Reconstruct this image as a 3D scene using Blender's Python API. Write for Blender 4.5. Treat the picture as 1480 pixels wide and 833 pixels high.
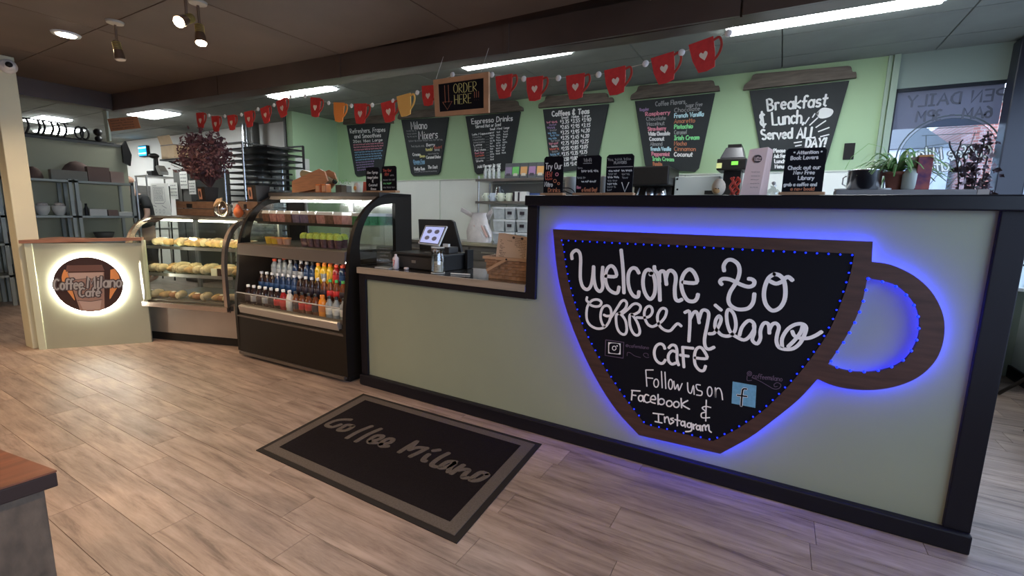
import bpy, bmesh, math, random
from mathutils import Vector, Matrix
random.seed(7)
PI = math.pi
for o in list(bpy.data.objects): bpy.data.objects.remove(o)
SC = bpy.context.scene
COL = SC.collection

# ---------------------------------------------------------------- camera
FPX, YAW, PITCH, ROLL = 667.31, -0.518608, 0.157824, 0.022034
EYE = Vector((0, -2.5307, 1.3809))
cw = Vector((math.sin(YAW)*math.cos(PITCH), math.cos(YAW)*math.cos(PITCH), -math.sin(PITCH)))
r0 = Vector((math.cos(YAW), -math.sin(YAW), 0)); u0 = r0.cross(cw)
cr = r0*math.cos(ROLL) + u0*math.sin(ROLL); cu = -r0*math.sin(ROLL) + u0*math.cos(ROLL)
cam = bpy.data.objects.new('camera', bpy.data.cameras.new('camera')); COL.objects.link(cam)
cam.data.sensor_width = 36; cam.data.lens = FPX/1480*36; cam.data.clip_start = 0.05
M3 = Matrix((cr, cu, -cw)).transposed()
cam.matrix_world = Matrix.Translation(EYE) @ M3.to_4x4()
SC.camera = cam
# survey helpers: where the sight line through a measured pixel meets a real plane
def ray(x, y): return cw*FPX + cr*(x-740) - cu*(y-416.5)
def onY(x, y, Y): d = ray(x, y); return EYE + d*((Y-EYE.y)/d.y)
def onX(x, y, X): d = ray(x, y); return EYE + d*((X-EYE.x)/d.x)
def onZ(x, y, Z): d = ray(x, y); return EYE + d*((Z-EYE.z)/d.z)

# ---------------------------------------------------------------- world, light, exposure
SC.view_settings.view_transform = 'Standard'; SC.view_settings.look = 'None'
SC.view_settings.exposure = 1.35; SC.view_settings.gamma = 1.0; SC.view_settings.use_curve_mapping = False
W = bpy.data.worlds.new('overcast_sky'); SC.world = W; W.use_nodes = True
W.node_tree.nodes['Background'].inputs[0].default_value = (0.64, 0.77, 1.0, 1)
W.node_tree.nodes['Background'].inputs[1].default_value = 2.3
def lamp(name, kind, loc, power, col, size=0.1, sizey=None, rot=(0, 0, 0), spot=None, portal=False):
    l = bpy.data.lights.new(name, kind); l.energy = power; l.color = col
    if kind == 'AREA':
        l.size = size
        if sizey: l.shape = 'RECTANGLE'; l.size_y = sizey
        if portal: l.cycles.is_portal = True
    elif kind == 'SPOT':
        l.spot_size = spot; l.spot_blend = 0.7; l.shadow_soft_size = size
    else: l.shadow_soft_size = size
    o = bpy.data.objects.new(name, l); COL.objects.link(o); o.location = loc; o.rotation_euler = rot
    return o
WARM = (1.0, 0.70, 0.44); COOL = (0.86, 0.95, 1.0)
FLUO_E, WARM_P = 12.0, 41.0
# warm downlights: first one seen, other five added out of view to light the floor (their housings are built with the ceiling)
DOWN = [(-4.9, -0.95), (-4.6, -3.2), (-2.4, -2.2), (-0.2, -3.2), (-2.4, -4.6), (-6.8, -2.6)]

# ---------------------------------------------------------------- materials
MC = {}
def mat(name, col=(.5, .5, .5), rough=.5, metal=0, noise=0, nscale=20, emit=None, es=0, stretch=None, bump=0, spec=.5, dark=None, coat=0):
    if name in MC: return MC[name]
    m = bpy.data.materials.new(name); m.use_nodes = True; nt = m.node_tree; b = nt.nodes['Principled BSDF']
    b.inputs['Base Color'].default_value = (*col, 1); b.inputs['Roughness'].default_value = rough
    b.inputs['Metallic'].default_value = metal; b.inputs['Specular IOR Level'].default_value = spec
    if coat: b.inputs['Coat Weight'].default_value = coat
    if noise or bump:
        tc = nt.nodes.new('ShaderNodeTexCoord'); mp = nt.nodes.new('ShaderNodeMapping'); n = nt.nodes.new('ShaderNodeTexNoise')
        n.inputs['Scale'].default_value = nscale; n.inputs['Detail'].default_value = 6
        if stretch: mp.inputs['Scale'].default_value = stretch
        nt.links.new(tc.outputs['Object'], mp.inputs[0]); nt.links.new(mp.outputs[0], n.inputs[0])
        if noise:
            rp = nt.nodes.new('ShaderNodeValToRGB'); d = dark or tuple(c*(1-noise) for c in col)
            rp.color_ramp.elements[0].position = .3; rp.color_ramp.elements[1].position = .7
            rp.color_ramp.elements[0].color = (*d, 1); rp.color_ramp.elements[1].color = (*[min(1, c*(1+noise*.5)) for c in col], 1)
            nt.links.new(n.outputs[0], rp.inputs[0]); nt.links.new(rp.outputs[0], b.inputs['Base Color'])
        if bump:
            bp = nt.nodes.new('ShaderNodeBump'); bp.inputs['Strength'].default_value = bump; bp.inputs['Distance'].default_value = .01
            nt.links.new(n.outputs[0], bp.inputs['Height']); nt.links.new(bp.outputs[0], b.inputs['Normal'])
    if emit:
        b.inputs['Emission Color'].default_value = (*emit, 1); b.inputs['Emission Strength'].default_value = es
    MC[name] = m; return m
def glassmat(name, tint=(1, 1, 1), gloss=.07, rough=.02):
    if name in MC: return MC[name]
    m = bpy.data.materials.new(name); m.use_nodes = True; nt = m.node_tree; nt.nodes.clear()
    o = nt.nodes.new('ShaderNodeOutputMaterial'); mx = nt.nodes.new('ShaderNodeMixShader'); t = nt.nodes.new('ShaderNodeBsdfTransparent'); g = nt.nodes.new('ShaderNodeBsdfGlossy')
    t.inputs[0].default_value = (*tint, 1); g.inputs['Roughness'].default_value = rough
    mx.inputs[0].default_value = gloss
    nt.links.new(t.outputs[0], mx.inputs[1]); nt.links.new(g.outputs[0], mx.inputs[2]); nt.links.new(mx.outputs[0], o.inputs[0])
    MC[name] = m; return m
def plankmat():
    m = bpy.data.materials.new('vinyl_plank'); m.use_nodes = True; nt = m.node_tree; b = nt.nodes['Principled BSDF']
    N = nt.nodes.new; L = nt.links.new
    tc = N('ShaderNodeTexCoord'); oi = N('ShaderNodeObjectInfo'); mp = N('ShaderNodeMapping'); mp.inputs['Scale'].default_value = (.9, 8.5, 1)
    cx = N('ShaderNodeCombineXYZ'); mu = N('ShaderNodeMath'); mu.operation = 'MULTIPLY'; mu.inputs[1].default_value = 37
    L(oi.outputs['Random'], mu.inputs[0]); L(mu.outputs[0], cx.inputs[0]); L(mu.outputs[0], cx.inputs[1]); L(cx.outputs[0], mp.inputs['Location'])
    L(tc.outputs['Object'], mp.inputs[0])
    n = N('ShaderNodeTexNoise'); n.inputs['Scale'].default_value = 2.4; n.inputs['Detail'].default_value = 10; n.inputs['Roughness'].default_value = .7; n.inputs['Distortion'].default_value = .35
    L(mp.outputs[0], n.inputs[0])
    rp = N('ShaderNodeValToRGB'); e = rp.color_ramp.elements
    e[0].position = .33; e[0].color = (.15, .10, .08, 1); e[1].position = .46; e[1].color = (.29, .215, .175, 1)
    k = e.new(.62); k.color = (.40, .305, .255, 1)
    L(n.outputs[0], rp.inputs[0])
    mx = N('ShaderNodeMix'); mx.data_type = 'RGBA'; mx.blend_type = 'MULTIPLY'; mx.inputs[0].default_value = 1
    r2 = N('ShaderNodeValToRGB'); r2.color_ramp.elements[0].color = (.90, .88, .87, 1); r2.color_ramp.elements[1].color = (1.06, 1.04, 1.0, 1)
    mpb = N('ShaderNodeMapping'); mpb.inputs['Scale'].default_value = (1.2, 3.2, 1); L(tc.outputs['Object'], mpb.inputs[0]); L(cx.outputs[0], mpb.inputs['Location'])
    nb = N('ShaderNodeTexNoise'); nb.inputs['Scale'].default_value = 1.6; nb.inputs['Detail'].default_value = 4; L(mpb.outputs[0], nb.inputs[0])
    rb = N('ShaderNodeMapRange'); rb.inputs[1].default_value = .35; rb.inputs[2].default_value = .65; rb.inputs[3].default_value = .72; rb.inputs[4].default_value = 1.12; L(nb.outputs[0], rb.inputs[0])
    mb_ = N('ShaderNodeMix'); mb_.data_type = 'RGBA'; mb_.blend_type = 'MULTIPLY'; mb_.inputs[0].default_value = 1; L(rp.outputs[0], mb_.inputs[6]); L(rb.outputs[0], mb_.inputs[7])
    L(oi.outputs['Random'], r2.inputs[0]); L(mb_.outputs[2], mx.inputs[6]); L(r2.outputs[0], mx.inputs[7]); L(mx.outputs[2], b.inputs['Base Color'])
    n2 = N('ShaderNodeTexNoise'); n2.inputs['Scale'].default_value = 18; n2.inputs['Detail'].default_value = 3; L(mp.outputs[0], n2.inputs[0])
    rr = N('ShaderNodeMapRange'); rr.inputs[3].default_value = .30; rr.inputs[4].default_value = .55; L(n2.outputs[0], rr.inputs[0]); L(rr.outputs[0], b.inputs['Roughness'])
    bp = N('ShaderNodeBump'); bp.inputs['Strength'].default_value = .25; bp.inputs['Distance'].default_value = .004; L(n.outputs[0], bp.inputs['Height']); L(bp.outputs[0], b.inputs['Normal'])
    return m

# ---------------------------------------------------------------- mesh builder
WORLD = {}
def rootof(o):
    while o.parent: o = o.parent
    return o
class MB:
    def __init__(s): s.v = []; s.f = []; s.sm = []
    def add(s, vs, fs, smooth=False):
        b = len(s.v); s.v += [tuple(v) for v in vs]
        for f in fs: s.f.append(tuple(i+b for i in f)); s.sm.append(smooth)
        return s
    def box(s, x0, x1, y0, y1, z0, z1):
        x0, x1 = min(x0, x1), max(x0, x1); y0, y1 = min(y0, y1), max(y0, y1); z0, z1 = min(z0, z1), max(z0, z1)
        vs = [(x, y, z) for z in (z0, z1) for (x, y) in ((x0, y0), (x1, y0), (x1, y1), (x0, y1))]
        return s.add(vs, [(3, 2, 1, 0), (4, 5, 6, 7), (0, 1, 5, 4), (1, 2, 6, 5), (2, 3, 7, 6), (3, 0, 4, 7)])
    def hexa(s, vs):  # 4 bottom, 4 top, counter-clockwise
        return s.add(vs, [(3, 2, 1, 0), (4, 5, 6, 7), (0, 1, 5, 4), (1, 2, 6, 5), (2, 3, 7, 6), (3, 0, 4, 7)])
    def bar(s, a, b, w, h=None, up=(0, 0, 1)):
        a, b = Vector(a), Vector(b); h = h or w; d = (b-a).normalized(); up = Vector(up)
        if abs(d.dot(up)) > .95: up = Vector((0, 1, 0))
        p = d.cross(up).normalized()*w/2; q = p.cross(d).normalized()*h/2
        return s.hexa([a-p-q, a+p-q, a+p+q, a-p+q, b-p-q, b+p-q, b+p+q, b-p+q])
    def prism(s, poly, d0, d1, f=None, smooth=False):  # poly in (a, b), swept along depth d
        f = f or (lambda a, b, d: (a, d, b)); n = len(poly)
        vs = [f(a, b, d0) for a, b in poly] + [f(a, b, d1) for a, b in poly]
        s.add(vs, [tuple(range(n)), tuple(range(2*n-1, n-1, -1))])
        b0 = len(s.v)-2*n
        for i in range(n):
            j = (i+1) % n; s.f.append((b0+i, b0+n+i, b0+n+j, b0+j)); s.sm.append(smooth)
        return s
    def tube(s, pts, r, n=8, closed=False):
        pts = [Vector(p) for p in pts]; m = len(pts); R = r if isinstance(r, (list, tuple)) else [r]*m
        vs = []; ref = None
        for i, p in enumerate(pts):
            a = pts[(i-1) % m] if (i or closed) else p; b = pts[(i+1) % m] if (i < m-1 or closed) else p
            d = (b-a).normalized() if (b-a).length else Vector((0, 0, 1))
            if ref is None: ref = Vector((0, 0, 1)) if abs(d.z) < .9 else Vector((1, 0, 0))
            x = ref - d*ref.dot(d); x = x.normalized() if x.length > 1e-6 else d.orthogonal().normalized(); ref = x; y = d.cross(x)
            vs += [p + (x*math.cos(2*PI*k/n) + y*math.sin(2*PI*k/n))*R[i] for k in range(n)]
        fs = [(i*n+k, i*n+(k+1) % n, ((i+1) % m)*n+(k+1) % n, ((i+1) % m)*n+k) for i in range(m if closed else m-1) for k in range(n)]
        s.add(vs, fs, True)
        if not closed: s.add([vs[k] for k in range(n)], [tuple(range(n-1, -1, -1))]); s.add([vs[(m-1)*n+k] for k in range(n)], [tuple(range(n))])
        return s
    def lathe(s, prof, c=(0, 0, 0), n=16, ax='z', sy=1):
        vs = []; c = Vector(c)
        for r, z in prof:
            for k in range(n):
                a = 2*PI*k/n; x, y = r*math.cos(a), r*math.sin(a)*sy
                vs.append(c + Vector((x, y, z) if ax == 'z' else ((x, z, y) if ax == 'y' else (z, x, y))))
        m = len(prof)
        s.add(vs, [(i*n+k, i*n+(k+1) % n, (i+1)*n+(k+1) % n, (i+1)*n+k) for i in range(m-1) for k in range(n)], True)
        return s.add([vs[k] for k in range(n)], [tuple(range(n-1, -1, -1))]).add([vs[(m-1)*n+k] for k in range(n)], [tuple(range(n))])
    def ball(s, c, r, n=12, sx=1, sy=1, sz=1):
        m = n//2; vs = []; c = Vector(c)
        pr = [(math.sin(PI*i/m), -math.cos(PI*i/m)) for i in range(m+1)]; pr[0] = (.02, -1); pr[-1] = (.02, 1)
        for a, z in pr:
            for k in range(n): vs.append(c + Vector((a*math.cos(2*PI*k/n)*r*sx, a*math.sin(2*PI*k/n)*r*sy, z*r*sz)))
        return s.add(vs, [(i*n+k, i*n+(k+1) % n, (i+1)*n+(k+1) % n, (i+1)*n+k) for i in range(m) for k in range(n)], True)
    def ribbon(s, strokes, w, f, d0=0, d1=.001):  # strokes: lists of (a, b); f(a, b, d) -> point ; flat pen line with real thickness
        for st in strokes:
            s.rib = getattr(s, 'rib', 0)+1; e = (s.rib % 12)*.00004*(1 if d1 >= d0 else -1); D1 = d1+e
            if len(st) == 1: st = [st[0], (st[0][0]+w*.1, st[0][1])]
            L = []; R = []; m = len(st)
            for i, (a, b) in enumerate(st):
                p = st[max(i-1, 0)]; q = st[min(i+1, m-1)]; dx, dy = q[0]-p[0], q[1]-p[1]; l = math.hypot(dx, dy) or 1e-6
                nx, ny = -dy/l*w/2, dx/l*w/2
                if i == 0: L.append((a-dx/l*w*.35+nx*.6, b-dy/l*w*.35+ny*.6)); R.append((a-dx/l*w*.35-nx*.6, b-dy/l*w*.35-ny*.6))
                L.append((a+nx, b+ny)); R.append((a-nx, b-ny))
                if i == m-1: L.append((a+dx/l*w*.35+nx*.6, b+dy/l*w*.35+ny*.6)); R.append((a+dx/l*w*.35-nx*.6, b+dy/l*w*.35-ny*.6))
            k = len(L); vs = [f(a, b, D1) for a, b in L+R] + [f(a, b, d0) for a, b in L+R]
            fs = [(i, i+1, k+i+1, k+i) for i in range(k-1)]
            if d1 != d0 and w > .004:
                fs += [(2*k+i, 2*k+i+1, i+1, i) for i in range(k-1)] + [(k+i, k+i+1, 3*k+i+1, 3*k+i) for i in range(k-1)]
            s.add(vs, fs)
        return s
    def build(s, name, m, parent=None, label=None, bevel=0, kind=None):
        me = bpy.data.meshes.new(name); off = Vector((0, 0, 0))
        if parent is not None: off = WORLD.get(rootof(parent).name, off)
        me.from_pydata([(v[0]-off.x, v[1]-off.y, v[2]-off.z) for v in s.v], [], s.f)
        me.polygons.foreach_set('use_smooth', s.sm); me.materials.append(m); me.update()
        bm = bmesh.new(); bm.from_mesh(me)
        bmesh.ops.recalc_face_normals(bm, faces=bm.faces); bm.to_mesh(me); bm.free()
        o = bpy.data.objects.new(name, me); COL.objects.link(o)
        if parent is not None: o.parent = parent
        if bevel:
            b = o.modifiers.new('bevel', 'BEVEL'); b.width = bevel; b.segments = 2; b.limit_method = 'ANGLE'
        if label: o['label'] = label
        if kind: o['kind'] = kind
        return o
def thing(name, label, cat, loc=(0, 0, 0), rz=0, group=None, world=False):
    o = bpy.data.objects.new(name, None); COL.objects.link(o); o.empty_display_size = .1
    o.location = loc; o.rotation_euler = (0, 0, rz); o['label'] = label; o['category'] = cat
    if group: o['group'] = group
    if world: WORLD[o.name] = Vector(loc)
    return o
def tag(o, label, cat, group=None, kind=None):
    o['label'] = label; o['category'] = cat
    if group: o['group'] = group
    if kind: o['kind'] = kind
    return o
def solo(name, mb, m, label, cat, group=None, bevel=0, kind=None):  # one-mesh thing, origin moved to its base
    xs = [v[0] for v in mb.v]; ys = [v[1] for v in mb.v]; zs = [v[2] for v in mb.v]
    c = Vector(((min(xs)+max(xs))/2, (min(ys)+max(ys))/2, min(zs)))
    mb.v = [tuple(Vector(v)-c) for v in mb.v]; o = mb.build(name, m, None, bevel=bevel); o.location = c
    return tag(o, label, cat, group, kind)
def struct(name, mb, m, parent=None, bevel=0):
    o = mb.build(name, m, parent, bevel=bevel)
    if parent is None: o['kind'] = 'structure'
    return o
def dup(root, loc, rz=0, label=None, group=None, scale=None):
    r = root.copy(); COL.objects.link(r); r.location = loc; r.rotation_euler = (0, 0, rz)
    if label: r['label'] = label
    if group: r['group'] = group
    if scale: r.scale = scale
    for ch in list(root.children):
        c = ch.copy(); COL.objects.link(c); c.parent = r
        for g in list(ch.children):
            d = g.copy(); COL.objects.link(d); d.parent = c
    return r
ORD = ['first', 'second', 'third', 'fourth', 'fifth', 'sixth', 'seventh', 'eighth', 'ninth', 'tenth', 'eleventh', 'twelfth', 'thirteenth', 'fourteenth', 'fifteenth', 'sixteenth', 'seventeenth', 'eighteenth', 'nineteenth', 'twentieth']
def holed(outer, holes, f, d0, d1, name, m, parent=None, label=None):  # extruded outline with holes (fill by curve)
    cu_ = bpy.data.curves.new('t', 'CURVE'); cu_.dimensions = '2D'; cu_.fill_mode = 'BOTH'
    for pts in [outer]+holes:
        sp = cu_.splines.new('POLY'); sp.points.add(len(pts)-1)
        for i, (a, b) in enumerate(pts): sp.points[i].co = (a, b, 0, 1)
        sp.use_cyclic_u = True
    o = bpy.data.objects.new('t', cu_); me = bpy.data.meshes.new_from_object(o)
    mb = MB(); vs = [v.co for v in me.vertices]; fs = [tuple(p.vertices) for p in me.polygons]
    mb.add([f(v.x, v.y, d1) for v in vs], fs); mb.add([f(v.x, v.y, d0) for v in vs], [t[::-1] for t in fs])
    for pts in [outer]+holes:
        n = len(pts); mb.add([f(a, b, d0) for a, b in pts]+[f(a, b, d1) for a, b in pts], [(i, (i+1) % n, n+(i+1) % n, n+i) for i in range(n)])
    bpy.data.objects.remove(o)
    bm_ = bpy.data.meshes.remove(me)
    return mb.build(name, m, parent, label)
def fit(x0, y0, x1, y1, Y, D):  # box whose outline spans the measured rectangle, front face on plane Y
    ym = (y0+y1)/2
    if (x0+x1)/2 < 1140: a, b = onY(x0, ym, Y).x, onY(x1, ym, Y+D).x
    else: a, b = onY(x0, ym, Y+D).x, onY(x1, ym, Y).x
    if b-a < .01: b = a+.01
    xm = (x0+x1)/2
    return a, b, onY(xm, y1, Y).z, onY(xm, y0, Y).z

# ---------------------------------------------------------------- pen strokes
def cat(pts, k=4):
    if len(pts) < 3: return pts
    P = [pts[0]]+list(pts)+[pts[-1]]; out = []
    for i in range(1, len(P)-2):
        for j in range(k):
            t = j/k; c = []
            for q in range(len(P[0])):
                a, b, d, e = P[i-1][q], P[i][q], P[i+1][q], P[i+2][q]
                c.append(.5*(2*b+(d-a)*t+(2*a-5*b+4*d-e)*t*t+(3*b-a-3*d+e)*t**3))
            out.append(tuple(c))
    return out+[tuple(pts[-1])]
FONT = {}
def _f(s):
    for line in s.strip().split('\n'):
        ch, w, rest = line.split(' ', 2); FONT[ch] = (float(w), rest)
_f('''A .62 0,0 .28,1 .56,0|.1,.36 .46,.36
B .55 .05,0 .05,1 @.2,.76,.24,.24,90,-90 .05,.52|@.2,.26,.28,.26,90,-90 .05,0
C .6 @.32,.5,.28,.5,50,310
D .6 .05,0 .05,1 @.18,.5,.34,.5,90,-90 .05,0
E .5 .45,1 .05,1 .05,0 .45,0|.05,.52 .38,.52
F .48 .45,1 .05,1 .05,0|.05,.52 .38,.52
G .64 @.32,.5,.28,.5,50,340 .58,.45 .36,.45
H .6 .05,0 .05,1|.52,0 .52,1|.05,.5 .52,.5
I .4 .2,0 .2,1|.05,1 .35,1|.05,0 .35,0
J .5 .4,1 .4,.25 @.22,.2,.18,.2,0,-160
K .56 .05,0 .05,1|.48,1 .07,.45 .5,0
L .5 .05,1 .05,0 .45,0
M .74 .05,0 .08,1 .35,.35 .6,1 .66,0
N .62 .05,0 .05,1 .52,0 .52,1
O .66 @.33,.5,.28,.5,90,450
P .52 .05,0 .05,1 @.2,.74,.26,.26,90,-90 .05,.48
Q .66 @.33,.5,.28,.5,90,450|.4,.2 .6,-.05
R .56 .05,0 .05,1 @.2,.74,.26,.26,90,-90 .05,.48 .5,0
S .52 @.26,.75,.2,.25,40,270|@.26,.25,.22,.25,90,-140
T .56 .28,0 .28,1|.02,1 .54,1
U .6 .05,1 .05,.3 @.28,.28,.23,.28,180,360 .51,1
V .6 .02,1 .28,0 .55,1
W .8 .02,1 .2,0 .38,.8 .56,0 .75,1
X .56 .03,0 .5,1|.03,1 .5,0
Y .56 .02,1 .27,.5 .52,1|.27,.5 .27,0
Z .54 .05,1 .48,1 .05,0 .5,0
a .5 @.25,.3,.2,.3,60,420|.44,.6 .44,0
b .5 .05,1 .05,0|@.25,.3,.2,.3,-170,170
c .44 @.25,.3,.2,.3,50,310
d .5 @.24,.3,.2,.3,10,350|.44,1 .44,0
e .48 .06,.33 .43,.33 @.25,.3,.19,.3,10,310
f .36 @.28,.8,.13,.2,40,180 .15,0|.02,.55 .32,.55
g .5 @.24,.3,.2,.3,10,350|.44,.6 .44,-.15 @.25,-.15,.19,.16,0,-150
h .48 .05,1 .05,0|.05,.35 @.24,.38,.19,.22,150,0 .43,0
i .2 .1,0 .1,.58|.1,.8
j .28 .18,.58 .18,-.15 .02,-.28|.18,.8
k .46 .05,1 .05,0|.4,.6 .06,.28 .42,0
l .2 .1,0 .1,1
m .7 .05,0 .05,.6|.05,.38 @.2,.4,.15,.2,150,0 .35,0|.35,.38 @.5,.4,.15,.2,150,0 .65,0
n .48 .05,0 .05,.6|.05,.35 @.24,.38,.19,.22,150,0 .43,0
o .5 @.25,.3,.2,.3,90,450
p .5 .05,.6 .05,-.3|@.25,.3,.2,.3,-170,170
q .5 @.24,.3,.2,.3,10,350|.44,.6 .44,-.3
r .36 .05,0 .05,.6|.05,.38 @.22,.4,.16,.2,150,50
s .42 @.21,.44,.15,.15,40,270|@.21,.15,.16,.15,90,-140
t .34 .16,.9 .16,.08 .3,0|.02,.6 .32,.6
u .48 .05,.6 .05,.22 @.24,.22,.19,.22,180,360 .43,.6|.43,.6 .43,0
v .46 .03,.6 .22,0 .42,.6
w .64 .03,.6 .17,0 .3,.5 .44,0 .6,.6
x .46 .04,0 .4,.6|.04,.6 .4,0
y .46 .04,.6 .22,.05|.42,.6 .1,-.32
z .44 .05,.6 .38,.6 .05,0 .4,0
0 .56 @.27,.5,.21,.5,90,450
1 .34 .06,.82 .2,1 .2,0
2 .52 @.26,.74,.2,.26,160,-30 .06,0 .48,0
3 .5 @.24,.75,.2,.25,130,-90|@.24,.26,.22,.26,90,-130
4 .54 .38,0 .38,1 .04,.32 .5,.32
5 .5 .43,1 .1,1 .08,.6 @.24,.32,.21,.32,110,-140
6 .52 @.26,.28,.2,.28,0,360|.06,.3 .12,.75 .38,1
7 .48 .05,1 .45,1 .18,0
8 .52 @.26,.76,.17,.24,-90,270|@.26,.26,.21,.26,90,450
9 .52 @.26,.7,.2,.28,0,360|.46,.7 .4,0
$ .3 @.15,.8,.09,.09,40,270|@.15,.62,.1,.09,90,-140|.15,1 .15,.42
& .66 @.3,.74,.2,.24,30,270|@.3,.26,.24,.26,90,330|.3,1.15 .3,-.15
! .2 .1,1 .1,.3|.1,.04
. .16 .08,.02
, .18 .1,.05 .04,-.12
- .4 .06,.42 .34,.42
' .16 .08,1 .08,.8
* .3 .15,.7 .15,.4|.04,.62 .26,.48|.04,.48 .26,.62
@ .8 @.4,.4,.36,.4,-20,300|@.4,.4,.16,.2,0,360
: .16 .08,.45|.08,.08
/ .4 .04,0 .36,1''')
FONT['\u00e9'] = (.48, FONT['e'][1]+'|.2,.75 .34,.95'); FONT['\u00ec'] = (.22, '.1,0 .1,.58|.02,.95 .14,.75')
def text(s, x, y, h, slant=0, wob=.04, track=.06, k=4):
    out = []; cx = 0
    for ch in s:
        if ch == ' ': cx += .38; continue
        w, d = FONT.get(ch, FONT['o']); dy = random.uniform(-wob, wob)
        for st in d.split('|'):
            pts = []
            for tk in st.split():
                if tk[0] == '@':
                    a, b, rx, ry, t0, t1 = [float(q) for q in tk[1:].split(',')]; n = max(4, int(abs(t1-t0)/36))
                    pts += [(a+rx*math.cos(math.radians(t0+(t1-t0)*i/n)), b+ry*math.sin(math.radians(t0+(t1-t0)*i/n))) for i in range(n+1)]
                else: pts.append(tuple(float(q) for q in tk.split(',')))
            out.append([(x+(cx+a+slant*b)*h, y+(b+dy)*h) for a, b in pts])
        cx += w+track
    return out
def twidth(s, h, track=.06): return h*sum(.38 if c == ' ' else FONT.get(c, FONT['o'])[0]+track for c in s)
def ctext(s, cx, y, h, **k): return text(s, cx-twidth(s, h)/2, y, h, **k)
def fittext(s, x0, x1, y, h, **k):  # text squeezed to run from x0 to x1
    w = twidth(s, h); return [[(x0+(a)*(x1-x0)/w, b) for a, b in st] for st in text(s, 0, y, h, **k)]
def scrib(x0, x1, y, h):  # writing too small to read: a run of small pen loops
    out = []; x = x0
    while x < x1-h:
        w = random.uniform(1.5, 4)*h; st = []; t = x; up = 1
        while t < min(x+w, x1): st.append((t, y+(h*random.uniform(.6, 1) if up else h*random.uniform(-.1, .2)))); up = 1-up; t += h*.28
        if len(st) > 1: out.append(st)
        x = t+h*.5
    return out

# ================================================================ STRUCTURE
GREEN = mat('sage_wall_paint', (.40, .56, .33), .7, noise=.05, nscale=1.5)
WHITE = mat('white_wall_panel', (.84, .85, .78), .45, noise=.04, nscale=2)
OLIVE = mat('kitchen_wall_paint', (.38, .38, .27), .7, noise=.06, nscale=2)
CEILN = mat('brown_ceiling_paint', (.145, .105, .08), .6, noise=.25, nscale=1.2)
CEILB = mat('grey_ceiling_tile', (.25, .27, .25), .8, noise=.12, nscale=3)
BEAMM = mat('dark_brown_gloss_paint', (.095, .066, .052), .3, noise=.3, nscale=1.5)
BLACK = mat('black_satin_paint', (.009, .008, .012), .45, spec=.25)
BLACKM = mat('black_metal', (.014, .012, .011), .4, metal=.0, spec=.3)
STEEL = mat('brushed_stainless', (.48, .47, .45), .32, metal=.9, noise=.12, nscale=6, stretch=(1, 1, 12))
PLANK = plankmat()
m = mat('subfloor', (.26, .19, .15), .7)
struct('floor', MB().box(-16, 3, -7, 6, -.06, -.004), PLANK)
fl = bpy.data.objects['floor']
# vinyl planks, laid along the counter; each plank is a part of the floor
pm = {}
def plank(x0, x1, y0):
    L = round(x1-x0, 3); k = L
    if k not in pm:
        mb = MB(); g = .0002; e = .0012
        vs = [(g, g, -.004), (L-g, g, -.004), (L-g, .18-g, -.004), (g, .18-g, -.004), (g+e, g+e, 0), (L-g-e, g+e, 0), (L-g-e, .18-g-e, 0), (g+e, .18-g-e, 0)]
        mb.hexa(vs); o = mb.build('plank', PLANK, fl); pm[k] = o
    else:
        o = pm[k].copy(); COL.objects.link(o)
    o.location = (x0, y0, 0)
for r in range(-13, 20):
    y = r*.18+.054
    off = random.uniform(0, 1.22); x = -9.6+off-1.22
    while x < 2.0:
        xa, xb = x, x+1.22; x += 1.22; ym = y+.09; xm = (xa+xb)/2
        vis = (ym < .25 and xb > -9.0+max(0, -ym-1.0)*2.2 and xa < 1.95) or (ym >= .25 and xb > .8) or (ym < .9 and -9 < xm < -6.2)
        if not vis: continue
        plank(xa, min(xb, 1.95), y)
# walls
GW = 3.32
struct('wall_back', MB().box(-7.15, .80, GW, GW+.12, 1.89, 3.0), GREEN)
struct('wall_back_lower', MB().box(-7.15, .80, GW, GW+.12, 0, 1.89), WHITE)
struct('trim_1', MB().box(-7, .8, GW-.012, GW, 1.885, 1.9), mat('pale_trim', (.62, .66, .56), .5))
for i, x in enumerate((-5.9, -4.68, -3.46, -2.24, -1.02, .2)):   # panel joint strips
    struct('trim_%d' % (i+2), MB().box(x-.008, x+.008, GW-.006, GW, 0, 1.885), mat('pale_trim'))
struct('wall_stub', MB().box(-7.15, -7.0, 2.44, GW, 0, 3.0), GREEN)
struct('trim_10', MB().box(-7.20, -7.15, 2.42, 2.6, 0, 3.0), BLACKM)
struct('wall_kitchen_back', MB().box(-16, -7.15, 2.95, 3.07, 0, 3.0), mat('kitchen_white', (.78, .77, .73), .6, noise=.05, nscale=1))
struct('wall_kitchen_far', MB().box(-16.1, -16, -7, 3, 0, 3.0), OLIVE)
struct('wall_partition', MB().box(-9.62, -9.5, -2.4, 1.12, 0, 2.33), OLIVE)
struct('trim_11', MB().box(-9.64, -9.48, -2.4, 1.12, 2.33, 2.37), mat('partition_cap', (.07, .07, .065), .5))
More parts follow.
